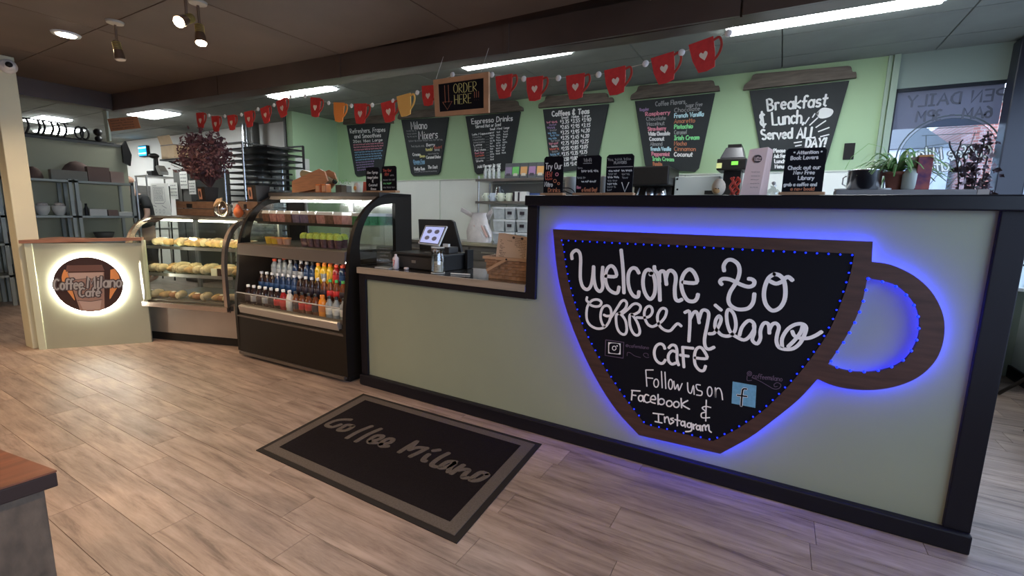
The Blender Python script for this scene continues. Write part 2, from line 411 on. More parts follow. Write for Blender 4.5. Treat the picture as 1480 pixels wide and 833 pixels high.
# window end of the back wall
FR = mat('window_frame_paint', (.30, .36, .33), .5)
wx0, wx1, wz0, wz1 = .845, 1.60, 1.05, 2.645
struct('wall_back_right', MB().box(.80, 1.97, GW, GW+.12, wz1, 3.0).box(.80, 1.79, GW, GW+.12, 0, wz0).box(1.79, 1.97, GW, GW+.12, 0, .80).box(1.79, 1.97, GW, GW+.12, 2.2, wz1), mat('grey_green_wall', (.28, .35, .31), .7))
w3 = struct('window_3', MB().box(1.79, 1.95, GW-.05, GW+.1, .80, .83), mat('white_sill', (.8, .82, .85), .4))
fb3 = MB()
for z in (1.03, 1.30, 1.60, 1.9): fb3.box(1.79, 1.95, GW+.03, GW+.05, z-.008, z+.008)
fb3.build('blind_rail', mat('dark_window_metal', (.03, .035, .045), .35, metal=.5), w3)
MB().box(1.79, 1.97, GW+.055, GW+.06, .83, 2.2).build('pane', glassmat('window_glass', (.92, .96, 1), .05), w3)
struct('trim_12', MB().box(.745, .775, GW-.03, GW, 0, 2.95).box(.785, .835, GW-.045, GW, 0, 2.95), mat('green_trim', (.34, .44, .34), .5))
w1 = struct('window_1', MB().box(wx0-.02, wx1, GW+.01, GW+.07, wz1-.03, wz1).box(wx0-.02, wx0+.01, GW+.01, GW+.07, wz0, wz1).box(wx0, wx1, GW+.01, GW+.07, wz0, wz0+.04), mat('dark_window_metal', (.03, .035, .045), .35, metal=.5))
MB().box(wx0, wx1, GW+.035, GW+.041, wz0, wz1).build('pane', glassmat('window_glass', (.92, .96, 1), .05), w1)
# frosted band with the opening hours, seen from inside (mirrored)
band = MB().box(wx0, wx1, GW+.028, GW+.032, 2.275, wz1-.03)
fm = bpy.data.materials.new('frosted_band'); fm.use_nodes = True; nt = fm.node_tree; nt.nodes.clear()
o_ = nt.nodes.new('ShaderNodeOutputMaterial'); mx_ = nt.nodes.new('ShaderNodeMixShader'); t_ = nt.nodes.new('ShaderNodeBsdfTranslucent'); d_ = nt.nodes.new('ShaderNodeBsdfDiffuse')
t_.inputs[0].default_value = (.26, .27, .33, 1); d_.inputs[0].default_value = (.35, .36, .42, 1); mx_.inputs[0].default_value = .4
nt.links.new(t_.outputs[0], mx_.inputs[1]); nt.links.new(d_.outputs[0], mx_.inputs[2]); nt.links.new(mx_.outputs[0], o_.inputs[0])
band.build('frosted_band', fm, w1)
def mirr(st, xm): return [[(2*xm-a, b) for a, b in s] for s in st]
fW = lambda a, b, d: (a, GW+.026-d, b)
LET = mat('window_lettering', (.12, .13, .17), .6)
mb = MB(); xm = 1.23
mb.ribbon(mirr(fittext('OPEN DAILY', .75, 1.53, 2.475, .10, wob=0), xm), .017, fW, 0, .002)
mb.ribbon(mirr(fittext('6AM - 3PM', .91, 1.45, 2.335, .095, wob=0), xm), .017, fW, 0, .002)
mb.build('lettering', LET, w1)
lc = onY(1369, 226, GW); lc = Vector((lc.x, 0, lc.z)); lr = .33
ring = lambda r, n=40, cx=lc.x, cz=lc.z, s=1.0: [(cx+r*math.cos(2*PI*i/n), cz+r*s*math.sin(2*PI*i/n)) for i in range(n+1)]
DEC = mat('decal_grey_film', (.09, .12, .13), .6); DECL = mat('decal_white_film', (.85, .9, .9), .6)
mb = MB(); mb.ribbon([ring(.37)], .012, fW, 0, .002); mb.ribbon([ring(.345)], .005, fW, 0, .002)
cupd = [[(lc.x-.17, lc.z+.2), (lc.x-.11, lc.z-.27)], [(lc.x+.17, lc.z+.2), (lc.x+.11, lc.z-.27)], [(lc.x-.2, lc.z+.2), (lc.x+.2, lc.z+.2)], [(lc.x-.16, lc.z+.1), (lc.x, lc.z+.12), (lc.x+.16, lc.z+.1)],
        [(lc.x-.13, lc.z-.14), (lc.x, lc.z-.16), (lc.x+.13, lc.z-.14)], [(lc.x-.18, lc.z+.26), (lc.x+.18, lc.z+.26)], [(lc.x+.2, lc.z-.1), (lc.x+.1, lc.z-.18), (lc.x+.05, lc.z-.28)], [(lc.x+.05, lc.z-.08), (lc.x-.05, lc.z-.18), (lc.x-.1, lc.z-.28)]]
mb.ribbon(cupd, .006, fW, 0, .002)
mb.ribbon(mirr(fittext('Coffee Milano', lc.x-.31, lc.x+.31, lc.z-.02, .11, wob=.0, slant=.2), lc.x), .03, fW, 0, .0015)
mb.ribbon(mirr(fittext('Cafe', lc.x-.12, lc.x+.14, lc.z-.13, .11, wob=.0, slant=.2), lc.x), .03, fW, 0, .0015)
mb.build('logo_decal', DEC, w1)
mb = MB(); mb.ribbon(mirr(fittext('Coffee Milano', lc.x-.31, lc.x+.31, lc.z-.02, .11, wob=.0, slant=.2), lc.x), .013, fW, .0016, .003)
mb.ribbon(mirr(fittext('Cafe', lc.x-.12, lc.x+.14, lc.z-.13, .11, wob=.0, slant=.2), lc.x), .013, fW, .0016, .003); mb.build('logo_lettering', DECL, w1)
MB().prism(ring(.344)[:-1], 0, .0008, fW).build('logo_film', glassmat('logo_film', (.80, .84, .86), .0), w1)
# right wall with the shop window
RX = 1.97
GG = mat('grey_green_wall')
struct('wall_right_panel', MB().box(RX, RX+.12, 2.95, 3.5, 0, 3.0).box(RX, RX+.12, -7, 2.95, 0, .80).box(RX, RX+.12, -7, 2.95, 2.6, 3.0), mat('pale_grey_wall', (.50, .56, .54), .7))
struct('baseboard_right', MB().box(RX-.02, RX, -7, GW, 0, .11), BLACK)
w2 = struct('window_2', MB().box(RX-.05, RX+.12, -7, 2.95, .80, .83), mat('white_sill', (.8, .82, .85), .4))
fmb = MB()
for y in (2.94, 1.2, -.6, -2.4, -4.2, -6.0): fmb.box(RX+.03, RX+.07, y-.025, y+.025, .83, 2.6)
for z in (1.12, 1.45, 2.6): fmb.box(RX+.03, RX+.07, -7, 2.95, z-.015, z+.015)
fmb.build('window_frame', mat('dark_window_metal'), w2)
MB().box(RX+.045, RX+.051, -7, 2.95, .83, 2.6).build('pane', glassmat('window_glass'), w2)
lamp('daylight_portal', 'AREA', (RX+.2, -2.0, 1.7), 1, (1, 1, 1), 9.8, 1.8, (0, PI/2, 0), portal=True).rotation_euler = (0, PI/2, 0)
bpy.data.objects['daylight_portal'].data.size = 1.8; bpy.data.objects['daylight_portal'].data.size_y = 9.9
struct('wall_front', MB().box(-16, 3, -7.1, -7, 0, 3.0), mat('warm_far_wall', (.35, .30, .22), .8))
# dark corner post between the two windows
struct('trim_13', MB().box(1.60, 1.785, GW-.16, GW+.02, 0, 2.94), mat('navy_black_post', (.02, .024, .04), .4), bevel=.01)
# ceilings: higher grey tiles over the work area, brown panels over the seats
struct('ceiling_back', MB().box(-16.1, 2.1, -7.1, 3.45, 3.0, 3.06), mat('ceiling_void', (.03, .03, .03), .9))
cb = bpy.data.objects['ceiling_back']
cg = MB()
x = -15.9; proto = None
tm = MB().hexa([(0.006, .006, 0), (1.214, .006, 0), (1.214, .604, 0), (.006, .604, 0), (.0, .0, .03), (1.22, .0, .03), (1.22, .61, .03), (.0, .61, .03)])
ntile = 0
for i in range(15):
    for j in range(14):
        tx, ty = -16.0+i*1.22, -5.0+j*.61
        if ty > 3.3 or tx > 1.9: continue
        if ty < -.3 and tx > -8.3: continue
        if ty < -.9: continue
        if proto is None: proto = tm.build('ceiling_tile', CEILB, cb); o = proto
        else: o = proto.copy(); COL.objects.link(o)
        o.location = (tx, ty, 2.955); ntile += 1
struct('ceiling_grid', MB().box(-16.1, 2.0, -7, 3.4, 2.975, 2.99), mat('dark_grid', (.05, .055, .05), .8))  # even dark sheet showing in the joints between tiles
struct('ceiling_front', MB().box(-7.0, 2.0, -7, .04, 2.71, 2.76), mat('ceiling_void'))
cf = bpy.data.objects['ceiling_front']
yb = lambda x: min(.49, .07+.07*(x+7))
proto = None
for i in range(8):
    for j in range(7):
        tx, ty = -7.0+i*1.22, -8.22+j*1.22+.02
        if ty < -3.6: continue
        w = min(1.22, 2.0-tx); d = min(1.22, yb(tx)-ty)
        if w < .2 or d < .05: continue
        d2 = min(1.22, yb(tx+w)-ty)
        o = MB().hexa([(.004, .004, 0), (w-.004, .004, 0), (w-.004, d2-.004, 0), (.004, d-.004, 0), (0, 0, .035), (w, 0, .035), (w, d2, .035), (0, d, .035)]).build('ceiling_panel', CEILN, cf)
        o.location = (tx, ty, 2.68)
# beam: fascia boards with joints, turning toward the seats at the left
XY = lambda a, b, d: (a, b, d)
bm_ = struct('trim_14', MB().prism([(-7.12, .07), (-.9, yb(-.9)+.025), (2.0, yb(-.9)+.025), (2.0, .65), (-.9, .65), (-7.12, .25)], 2.50, 2.94, XY).box(-7.12, -6.98, -7, .07, 2.50, 2.94), BEAMM)
xs = [-6.97, -5.0, -3.36, -1.78, -.3, 1.2, 1.97]
for a, b in zip(xs, xs[1:]): MB().prism([(a+.006, yb(a)), (b-.006, yb(b)), (b-.006, yb(b)+.024), (a+.006, yb(a)+.024)], 2.50, 2.685, XY).build('fascia_board', BEAMM, bm_)
for a, b in ((-7, -4.6), (-4.6, -2.2), (-2.2, .05)): MB().box(-6.98, -6.955, a+.006, b-.006, 2.50, 2.685).build('fascia_board', BEAMM, bm_)
for x in (-3.36, -1.78): MB().box(x-.02, x+.02, yb(x)-.01, yb(x), 2.495, 2.685).build('cover_strip', BEAMM, bm_)
# left post
CR = mat('cream_post_paint', (.62, .58, .40), .6, noise=.06, nscale=3)
struct('trim_15', MB().box(-6.31, -6.12, -1.09, -.94, 0, 2.68), CR, bevel=.006)

# ceiling fixtures
FLE = mat('fluorescent_diffuser', (.9, .9, .9), .4, emit=(.93, .98, 1.0), es=FLUO_E)
def fixture(x0, x1, y0, y1, lab, e=None):
    t = thing('ceiling_light', lab, 'light', ((x0+x1)/2, (y0+y1)/2, 2.955), group='fluorescent strip lights', world=True)
    MB().box(x0-.03, x1+.03, y0-.02, y1+.02, 2.945, 2.956).build('frame', mat('white_metal', (.75, .77, .78), .4), t)
    MB().box(x0, x1, y0, y1, 2.925, 2.946).build('diffuser', FLE, t)
fixture(-3.12, -1.9, 1.70, 1.86, 'long fluorescent strip light behind the order here sign')
fixture(-.52, .84, 1.78, 2.05, 'nearest fluorescent strip light, at the top right above the bar')
fixture(-6.35, -5.15, 1.62, 1.80, 'fluorescent strip light above the left end of the red mugs')
fixture(-9.9, -9.0, 1.35, 1.75, 'fluorescent light behind the orange paper notice')
fixture(-12.6, -11.6, .75, 1.15, 'upper of two bright lights above the kitchen partition wall')
fixture(-14.2, -12.9, 1.3, 1.75, 'lower of two bright lights behind the row of black hooks')
for i, (x, y) in enumerate(DOWN):
    if i == 0:
        t = thing('downlight', 'round recessed downlight glowing in the brown ceiling at the left', 'light', (x, y, 2.68), world=True)
    else:
        t = thing('downlight', 'added recessed downlight over the seating side, %s of five outside the view' % ORD[i-1], 'light', (x, y, 2.68), world=True)
    MB().lathe([(.05, 2.672), (.085, 2.668), (.09, 2.68), (.05, 2.68)], (x, y, 0), 20).build('trim_ring', mat('white_metal'), t)
    MB().lathe([(.001, 2.662), (.055, 2.664), (.055, 2.668), (.001, 2.668)], (x, y, 0), 20).build('bulb', mat('warm_bulb', (1, .9, .7), .4, emit=(1, .82, .6), es=25), t)
    lamp('downlight_lamp', 'SPOT', (x, y, 2.62), WARM_P, WARM, .06, spot=2.5)
# track spots
def spothead(px, py, aim, lab, on=True):
    p = onZ(px, py, 2.5); t = thing('track_spotlight', lab, 'light', (p.x, p.y, 2.68), world=True, group='brass gallery spotlights')
    BR = mat('brushed_bronze', (.30, .22, .16), .3, metal=.9)
    MB().lathe([(.05, 2.665), (.055, 2.68), (.001, 2.68)], (p.x, p.y, 0), 16).lathe([(.001, 2.655), (.05, 2.665)], (p.x, p.y, 0), 16).build('canopy', mat('cream_metal', (.5, .45, .36), .4), t)
    MB().tube([(p.x, p.y, 2.66), (p.x, p.y, 2.58), Vector(p)+Vector((0, 0, .03))], .008, 8).build('stem', BR, t)
    a = Vector(aim).normalized(); q = Vector(p)
    pts = [q-a*.05, q-a*.045, q, q+a*.02, q+a*.05, q+a*.075]
    MB().tube(pts, [.016, .021, .023, .028, .032, .034], 14).build('lamp_head', BR, t)
    for k in range(5): MB().tube([q+a*(-.04+k*.011), q+a*(-.036+k*.011)], .027, 12).build('cooling_fin', mat('brass_fin', (.65, .55, .2), .3, metal=.8), t)
    MB().tube([q+a*.076, q+a*.08], .029, 14).build('bulb', mat('spot_bulb' if on else 'unlit_bulb', (1, .9, .75) if on else (.5, .4, .3), .4, emit=(1, .86, .68), es=60 if on else .02), t)
    return q, a
q, a = spothead(170, 70, (.12, .1, -1), 'unlit bronze spotlight pointing down, left of the bright one', False)
q, a = spothead(270, 28, (.35, -.75, -.5), 'bright glaring spotlight at the top left of the ceiling')
lo = lamp('gallery_lamp', 'SPOT', q+a*.1, 30, WARM, .03, spot=1.9); lo.rotation_euler = a.to_track_quat('-Z', 'Y').to_euler()
q, a = spothead(289, 46, (.25, -.1, -1), 'small glowing spotlight just right of the glaring one')
# security camera on the post
p = onX(12, 96, -6.1)
t = thing('security_camera', 'white dome security camera at the top of the cream post', 'camera', (-6.11, p.y, p.z), world=True)
MB().lathe([(.06, 0), (.06, .03), (.045, .05)], (-6.12, p.y, p.z), 20, 'x').build('housing', mat('white_plastic', (.78, .76, .72), .35), t)
MB().ball((-6.07, p.y, p.z), .045, 16).build('dome', mat('white_plastic'), t)
MB().ball((-6.045, p.y-.008, p.z+.003), .027, 14).build('lens', BLACKM, t)

# ================================================================ BAR COUNTER
PANEL = mat('sage_counter_paint', (.30, .33, .235), .6, noise=.05, nscale=2)
XR, XS, XL = .825, -1.33, -2.815
bc = thing('bar_counter', 'long sage green and black bar counter with the blue lit cup sign', 'counter', (-1.0, 0, 0), world=True)
MB().box(XS+.02, XR-.02, .0, .34, .03, 1.47).build('bar_panel', PANEL, bc)
MB().box(XL+.02, XS+.02, .0, .55, .03, .90).build('low_panel', PANEL, bc)
MB().box(XL, XR+.003, -.045, .0, .0, .088).build('base_board', BLACK, bc, bevel=.008)
MB().box(XR-.088, XR, -.022, .36, .088, 1.44).build('corner_post', BLACK, bc, bevel=.004)
MB().box(XS-.005, XS+.065, -.024, .36, .864, 1.44).build('step_post', BLACK, bc, bevel=.004)
MB().box(XL, XL+.07, -.02, .55, .088, .90).build('end_post', BLACK, bc, bevel=.004)
MB().box(XS-.012, XR+.02, -.05, .38, 1.435, 1.497).build('bar_top', mat('black_gloss_top', (.006, .006, .010), .3, spec=.3), bc, bevel=.006)
MB().box(XL+.07, XS, -.02, .0, .862, .905).build('top_rail', BLACK, bc)
MB().box(XL-.01, XS-.005, -.022, .52, .935, .95).build('counter_top', mat('dark_gloss_laminate', (.035, .032, .03), .12), bc)
MB().box(XL-.01, XS-.006, -.03, -.005, .905, .951).build('wood_edge', mat('worn_oak_edge', (.36, .29, .22), .5, noise=.25, nscale=8, stretch=(.3, 4, 4)), bc)

# ---- cup sign
SG = lambda X, Y: (790+X/2.38, 320+Y/2.38)
def onsign(pts, Y=-.05): return [(onY(*SG(a, b), Y).x, onY(*SG(a, b), Y).z) for a, b in pts]
outer = [(22, 27), (1122, 70), (1118, 140)] + cat([(1118, 140), (1185, 150), (1262, 186), (1322, 240), (1358, 305), (1369, 365), (1360, 430), (1332, 487), (1280, 535), (1210, 566), (1130, 580), (1050, 578), (985, 565), (932, 543)])[1:] + cat([(932, 543), (870, 610), (795, 672), (700, 743), (597, 800)])[1:] + [(318, 736)] + cat([(318, 736), (240, 650), (175, 550), (120, 440), (70, 310), (38, 180), (22, 27)])[1:-1]
hole = cat([(1103, 195), (1083, 285), (1040, 380), (968, 492)]) + cat([(968, 492), (1020, 512), (1090, 521), (1160, 512), (1220, 487), (1262, 440), (1283, 380), (1277, 310), (1243, 255), (1190, 215), (1103, 195)])[1:-1]
inner = [(52, 62), (1058, 112)] + cat([(1058, 112), (1045, 180), (1020, 260), (970, 380), (880, 510), (780, 620), (680, 700), (572, 757)])[1:] + [(338, 700)] + cat([(338, 700), (262, 600), (190, 490), (125, 365), (75, 210), (52, 62)])[1:-1]
sg = thing('cup_sign', 'large wooden coffee cup sign with black board and glowing blue edge', 'sign', (-.4, -.03, .163), world=True)
fS = lambda a, b, d: (a, d, b)
WOODS = mat('walnut_sign_wood', (.07, .03, .024), .5, noise=.35, nscale=5, stretch=(1.2, 1, 9))
holed(onsign(outer), [onsign(hole), onsign(inner)], fS, -.052, -.034, 'wood_frame', WOODS, sg)
MB().prism(onsign([(x*.985+10, y*.985+6) for x, y in inner]), -.044, -.036).build('backing', BLACKM, sg)
CHB = mat('chalkboard', (.005, .005, .009), .6, spec=.15)
MB().prism(onsign(inner, -.046), -.046, -.036).build('chalkboard', CHB, sg)
BLUE = mat('blue_led', (.1, .1, 1), .4, emit=(.02, .025, 1.0), es=25)
def rs(pts, step):  # resample along a line
    out = []; acc = 0; px = pts[0]; out.append(px)
    for q in pts[1:]:
        d = math.dist(px, q)
        while acc+d >= step:
            t = (step-acc)/d; px = (px[0]+(q[0]-px[0])*t, px[1]+(q[1]-px[1])*t); out.append(px); d = math.dist(px, q); acc = 0
        acc += d; px = q
    return out
so = onsign(outer); cxs = sum(p[0] for p in so)/len(so); czs = sum(p[1] for p in so)/len(so)
def inset(pts, k):  # toward the inside, for a closed clockwise or anticlockwise ring
    n = len(pts); A = sum(pts[i][0]*pts[(i+1) % n][1]-pts[(i+1) % n][0]*pts[i][1] for i in range(n)); sgn = 1 if A > 0 else -1; out = []
    for i in range(n):
        a, b = pts[i-1], pts[(i+1) % n]; dx, dy = b[0]-a[0], b[1]-a[1]; l = math.hypot(dx, dy) or 1
        out.append((pts[i][0]-sgn*dy/l*k, pts[i][1]+sgn*dx/l*k))
    return out
oi_ = inset(so, .012)
MB().tube([(a, -.026, b) for a, b in rs(oi_+[oi_[0]], .03)], .0045, 6, closed=False).build('led_strip', BLUE, sg)
hi = inset(onsign(hole), -.014)
MB().tube([(a, -.026, b) for a, b in rs(hi+[hi[0]], .03)], .003, 6).build('led_strip', mat('dim_blue_led', (.1, .1, 1), .4, emit=(.02, .025, 1.0), es=5), sg)
BEAD = mat('blue_led_bead', (.05, .08, 1), .3, emit=(.0, .012, 1.0), es=1.3)
ip = onsign(inner); bead = None
rt = inset(ip, .006)
for (a, b) in rs(rt+[rt[0]], .043):
    if bead is None: bead = MB().ball((-.4, -.03, .163), .0042, 8).build('led_bead', BEAD, sg); o = bead
    else: o = bead.copy(); COL.objects.link(o)
    o.location = (a+.4, -.020, b-.163)
hp = inset(onsign(hole), .004)
for (a, b) in rs(hp+[hp[0]], .05):
    o = bead.copy(); COL.objects.link(o); o.location = (a+.4, -.022, b-.163); o.scale = (1.5, 1.5, 1.5)
CHALK = mat('white_chalk_paint', (.92, .86, .85), .7)
def trace(strokes, x0, y0, s, Y=-.0475, smooth=True):
    out = []
    for st in strokes:
        st = cat(st) if smooth else st
        out.append([(onY(x0+a/s, y0+b/s, Y).x, onY(x0+a/s, y0+b/s, Y).z) for a, b in st])
    return out
def E(cx, cy, rx, ry, a0=0, a1=360, n=14): return [(cx+rx*math.cos(math.radians(a0+(a1-a0)*i/n)), cy+ry*math.sin(math.radians(a0+(a1-a0)*i/n))) for i in range(n+1)]
C1 = [[(50, 180), (48, 125), (92, 88), (130, 115), (142, 190), (138, 300), (140, 400), (165, 480), (212, 508), (250, 470), (270, 380), (280, 262)],
      [(282, 265), (285, 400), (308, 495), (350, 528), (378, 480), (370, 380), (378, 268)],
      [(410, 365), (520, 367), (508, 290), (465, 255), (420, 300), (408, 400), (432, 490), (485, 538), (535, 543), (552, 480)],
      [(575, 85), (595, 300), (605, 545)],
      [(765, 332), (735, 285), (690, 282), (655, 335), (650, 430), (670, 520), (710, 578), (755, 585), (765, 530)],
      [(885, 350), (900, 325), (865, 295), (825, 330), (808, 430), (828, 540), (882, 612), (930, 560), (940, 450), (918, 350), (890, 335)],
      [(930, 262), (935, 300), (965, 345), (982, 450), (990, 625)],
      [(985, 430), (985, 340), (1012, 312), (1042, 335), (1060, 455)],
      [(1052, 400), (1072, 325), (1110, 305), (1150, 340), (1160, 400), (1148, 500), (1155, 600), (1185, 630), (1225, 615)],
      [(1235, 430), (1380, 435), (1365, 345), (1310, 292), (1250, 335), (1218, 430), (1235, 540), (1285, 622), (1350, 635), (1385, 605), (1397, 560)]]
C2 = [[(345, 235), (340, 180), (375, 125), (430, 118), (490, 160), (510, 230), (495, 310), (460, 380), (410, 460), (390, 540), (410, 600), (470, 640), (540, 648), (610, 630), (655, 570), (668, 480)],
      [(320, 380), (300, 350), (330, 320), (400, 325), (460, 350), (520, 380), (600, 405), (655, 390), (668, 350), (640, 325), (605, 320)],
      [(880, 268), (822, 310), (782, 400), (770, 500), (790, 590), (840, 650), (890, 658), (950, 620), (992, 540), (1000, 430), (980, 330), (935, 282), (880, 268)],
      [(835, 345), (900, 372), (965, 350)], [(985, 320), (1030, 300), (1075, 335)]]
C3 = [[(110, 80), (105, 120), (130, 150), (110, 210), (103, 290), (113, 360), (150, 415), (215, 450), (280, 452), (340, 420), (385, 340), (398, 260), (380, 200), (345, 180), (300, 200), (275, 260), (272, 330), (292, 400), (320, 430)],
      [(135, 150), (180, 115), (240, 110), (280, 140), (265, 180), (220, 192), (165, 180), (140, 160)], [(310, 290), (345, 305), (400, 300)],
      [(380, 340), (430, 270), (480, 190), (520, 130), (560, 120), (583, 160), (560, 220), (500, 270), (460, 290), (455, 360), (470, 450), (510, 510), (560, 522), (582, 470), (570, 370), (530, 300), (490, 270)],
      [(520, 285), (600, 220), (650, 170), (700, 157), (745, 190), (730, 250), (670, 285), (622, 290), (615, 360), (630, 450), (670, 520), (715, 532), (738, 490), (715, 400), (675, 325), (640, 285)],
      [(700, 322), (780, 325), (850, 310), (885, 260), (880, 210), (850, 187), (810, 210), (790, 270), (800, 340), (835, 405), (885, 430), (930, 415)],
      [(930, 415), (995, 370), (1040, 310), (1055, 240), (1025, 212), (985, 225), (950, 290), (950, 360), (980, 430), (1040, 475), (1100, 478), (1150, 425), (1190, 395), (1230, 425)]]
C4 = [[(65, 148), (110, 138), (115, 250), (105, 428)], [(118, 210), (150, 150), (178, 142), (195, 190), (205, 250)], [(205, 210), (230, 135), (268, 125), (298, 160), (285, 260), (258, 400), (265, 480), (300, 505), (350, 485)],
      [(300, 355), (350, 348), (390, 290), (418, 220), (400, 180), (367, 220), (360, 290), (385, 330), (430, 370), (500, 375), (550, 330), (562, 250), (540, 160), (495, 117), (472, 160), (480, 260), (510, 340), (560, 380), (640, 415), (700, 375), (742, 300), (730, 245), (682, 228), (622, 290), (597, 370)],
      [(360, 75), (420, 125)], [(735, 270), (742, 340), (722, 415), (768, 452), (800, 400), (800, 330), (820, 270), (850, 247), (882, 270), (888, 350)],
      [(888, 320), (912, 268), (950, 252), (980, 290), (962, 370), (957, 430), (980, 485), (1040, 505), (1120, 498), (1190, 440), (1238, 340), (1242, 285), (1200, 258), (1130, 268), (1062, 315), (1012, 400), (1012, 480)],
      [(1110, 330), (1132, 375), (1190, 397), (1270, 397), (1340, 370), (1395, 335)], [(1212, 275), (1195, 335), (1140, 410), (1070, 480)]]
C5 = [[(788, 200), (770, 158), (730, 142), (685, 170), (662, 240), (677, 320), (720, 368), (765, 372), (795, 332)],
      [(835, 190), (870, 157), (915, 167), (933, 230), (932, 320), (952, 395)], [(925, 240), (875, 226), (833, 270), (832, 340), (870, 383), (922, 368)],
      [(995, 182), (1125, 195)], [(1000, 182), (1006, 300), (1015, 420)], [(970, 275), (1070, 290)],
      [(1145, 308), (1288, 315), (1250, 220), (1205, 182), (1160, 210), (1140, 290), (1150, 390), (1200, 455), (1250, 458), (1272, 405)]]
mb = MB()
for C_, x0, y0, s, w in ((C1, 820, 350, 7.4, .0195), (C2, 1000, 360, 7.4, .0185), (C3, 835, 420, 8.222, .0145), (C4, 980, 430, 6.727, .0165), (C5, 865, 480, 8.222, .015)):
    mb.ribbon(trace(C_, x0, y0, s), w, fS, -.0462, -.0475)
mb.build('lettering', CHALK, sg)
C6a = [[(205, 62), (272, 62)], [(205, 62), (215, 208)], [(215, 132), (268, 137)], E(298, 180, 21, 36), [(345, 75), (352, 222)], [(376, 80), (384, 228)], E(426, 190, 18, 44), [(455, 162), (466, 235), (490, 190), (500, 245), (530, 182)],
       [(578, 175), (583, 250), (610, 268), (630, 200), (637, 280)], [(692, 197), (655, 195), (665, 238), (705, 255), (700, 288), (658, 285)], E(775, 255, 21, 42), [(825, 220), (828, 310), (832, 240), (860, 225), (880, 260), (890, 328)],
       [(785, 397), (740, 387), (708, 402), (740, 435), (702, 450), (708, 488), (775, 487)], [(745, 330), (740, 518)]]
C6b = [[(78, 245), (155, 250)], [(85, 245), (78, 330)], [(82, 285), (118, 290)], E(160, 315, 20, 26), [(180, 290), (188, 345)], [(232, 290), (205, 282), (190, 320), (210, 352), (242, 345)], [(245, 322), (292, 326), (280, 292), (252, 305), (250, 345), (290, 360)], [(315, 280), (315, 370)], E(345, 345, 26, 26), E(415, 362, 25, 26), E(478, 370, 25, 26), [(520, 315), (525, 400)], [(580, 335), (530, 370), (595, 412)],
       [(270, 448), (365, 460)], [(318, 455), (320, 525)], [(288, 522), (350, 535)], [(372, 480), (375, 530)], [(375, 500), (400, 480), (418, 540)], [(452, 492), (425, 500), (455, 522), (425, 545)], [(487, 460), (487, 560)], [(465, 505), (512, 515)], E(535, 540, 16, 20), [(552, 520), (558, 572)],
       E(592, 555, 17, 20), [(612, 535), (612, 602), (560, 612)], [(628, 545), (632, 590)], [(632, 560), (655, 545)], E(672, 577, 15, 19), [(690, 555), (695, 605)], [(708, 560), (712, 605)], [(710, 570), (730, 552), (740, 600)], [(742, 570), (765, 552), (770, 600), (790, 618)]]
mb = MB(); mb.ribbon(trace(C6a, 900, 525, 6.167), .0062, fS, -.0462, -.0472).ribbon(trace(C6b, 900, 525, 6.167), .0075, fS, -.0462, -.0472)
mb.build('small_lettering', CHALK, sg)
DULL = mat('dull_mauve_chalk', (.11, .07, .12), .8)
mb = MB(); mb.ribbon(trace([E(1130, 95, 20, 20), E(1130, 95, 9, 9), [(1110, 115), (1110, 155), (1150, 155)], [(1150, 130), (1220, 160), (1290, 200), (1350, 232), (1395, 225), (1410, 195), (1380, 175), (1350, 190), (1355, 212), (1380, 208)]], 900, 525, 6.167), .003, fS, -.0462, -.047)
p0 = onY(900+1155/6.167, 525+132/6.167, -.047); p1 = onY(900+1425/6.167, 525+165/6.167, -.047)
mb.ribbon([[(a, b+(a-p0.x)/(p1.x-p0.x)*(p1.z-p0.z)) for a, b in st] for st in fittext('coffeemilano', p0.x, p1.x, p0.z, .024)], .003, fS, -.0462, -.047)
mb.ribbon(trace([[(85, 95), (300, 125), (292, 312), (78, 280), (85, 95)]], 865, 480, 8.222, smooth=False), .005, fS, -.0462, -.047)
p0 = onY(865+320/8.2, 480+178/8.2, -.047); p1 = onY(865+600/8.2, 480+205/8.2, -.047)
mb.ribbon([[(a, b+(a-p0.x)/(p1.x-p0.x)*(p1.z-p0.z)) for a, b in st] for st in fittext('@cafemilano', p0.x, p1.x, p0.z, .018)], .003, fS, -.0462, -.047)
mb.ribbon(trace([[(340, 285), (345, 245), (380, 250), (430, 285), (500, 305)], [(600, 300), (570, 305), (535, 280), (545, 255), (585, 260), (590, 285)]], 865, 480, 8.222), .003, fS, -.0462, -.047)
mb.build('dull_lettering', DULL, sg)
q4 = trace([[(115, 122), (262, 138), (262, 270), (115, 256)]], 865, 480, 8.222, smooth=False)[0]
MB().prism(q4, -.0462, -.0472).build('photo_app_tile', CHALK, sg)
mb = MB().prism(trace([cat([(128, 160), (140, 138), (185, 135), (235, 142), (252, 170), (250, 230), (235, 258), (190, 255), (140, 248), (126, 225), (128, 160)])], 865, 480, 8.222, smooth=False)[0][:-1], -.0473, -.0478); mb.build('photo_app_disc', CHB, sg)
mb = MB().ribbon(trace([E(187, 193, 22, 24), E(222, 166, 4, 4)], 865, 480, 8.222), .0045, fS, -.0479, -.0484); mb.build('photo_app_ring', CHALK, sg)
q4 = trace([[(980, 165), (1192, 203), (1182, 400), (970, 360)]], 900, 525, 6.167, smooth=False)[0]
MB().prism(q4, -.0462, -.0472).build('blue_tile', mat('light_blue_chalk', (.16, .38, .56), .7, noise=.15, nscale=60), sg)
fl_ = [[(1105, 232), (1075, 232), (1066, 262), (1062, 300), (1056, 382)], [(1022, 287), (1106, 298)]]
MB().ribbon(trace(fl_, 900, 525, 6.167), .0115, fS, -.0473, -.0477).build('letter_outline', CHALK, sg)
MB().ribbon(trace(fl_, 900, 525, 6.167), .0075, fS, -.0478, -.0483).build('letter_mark', CHB, sg)

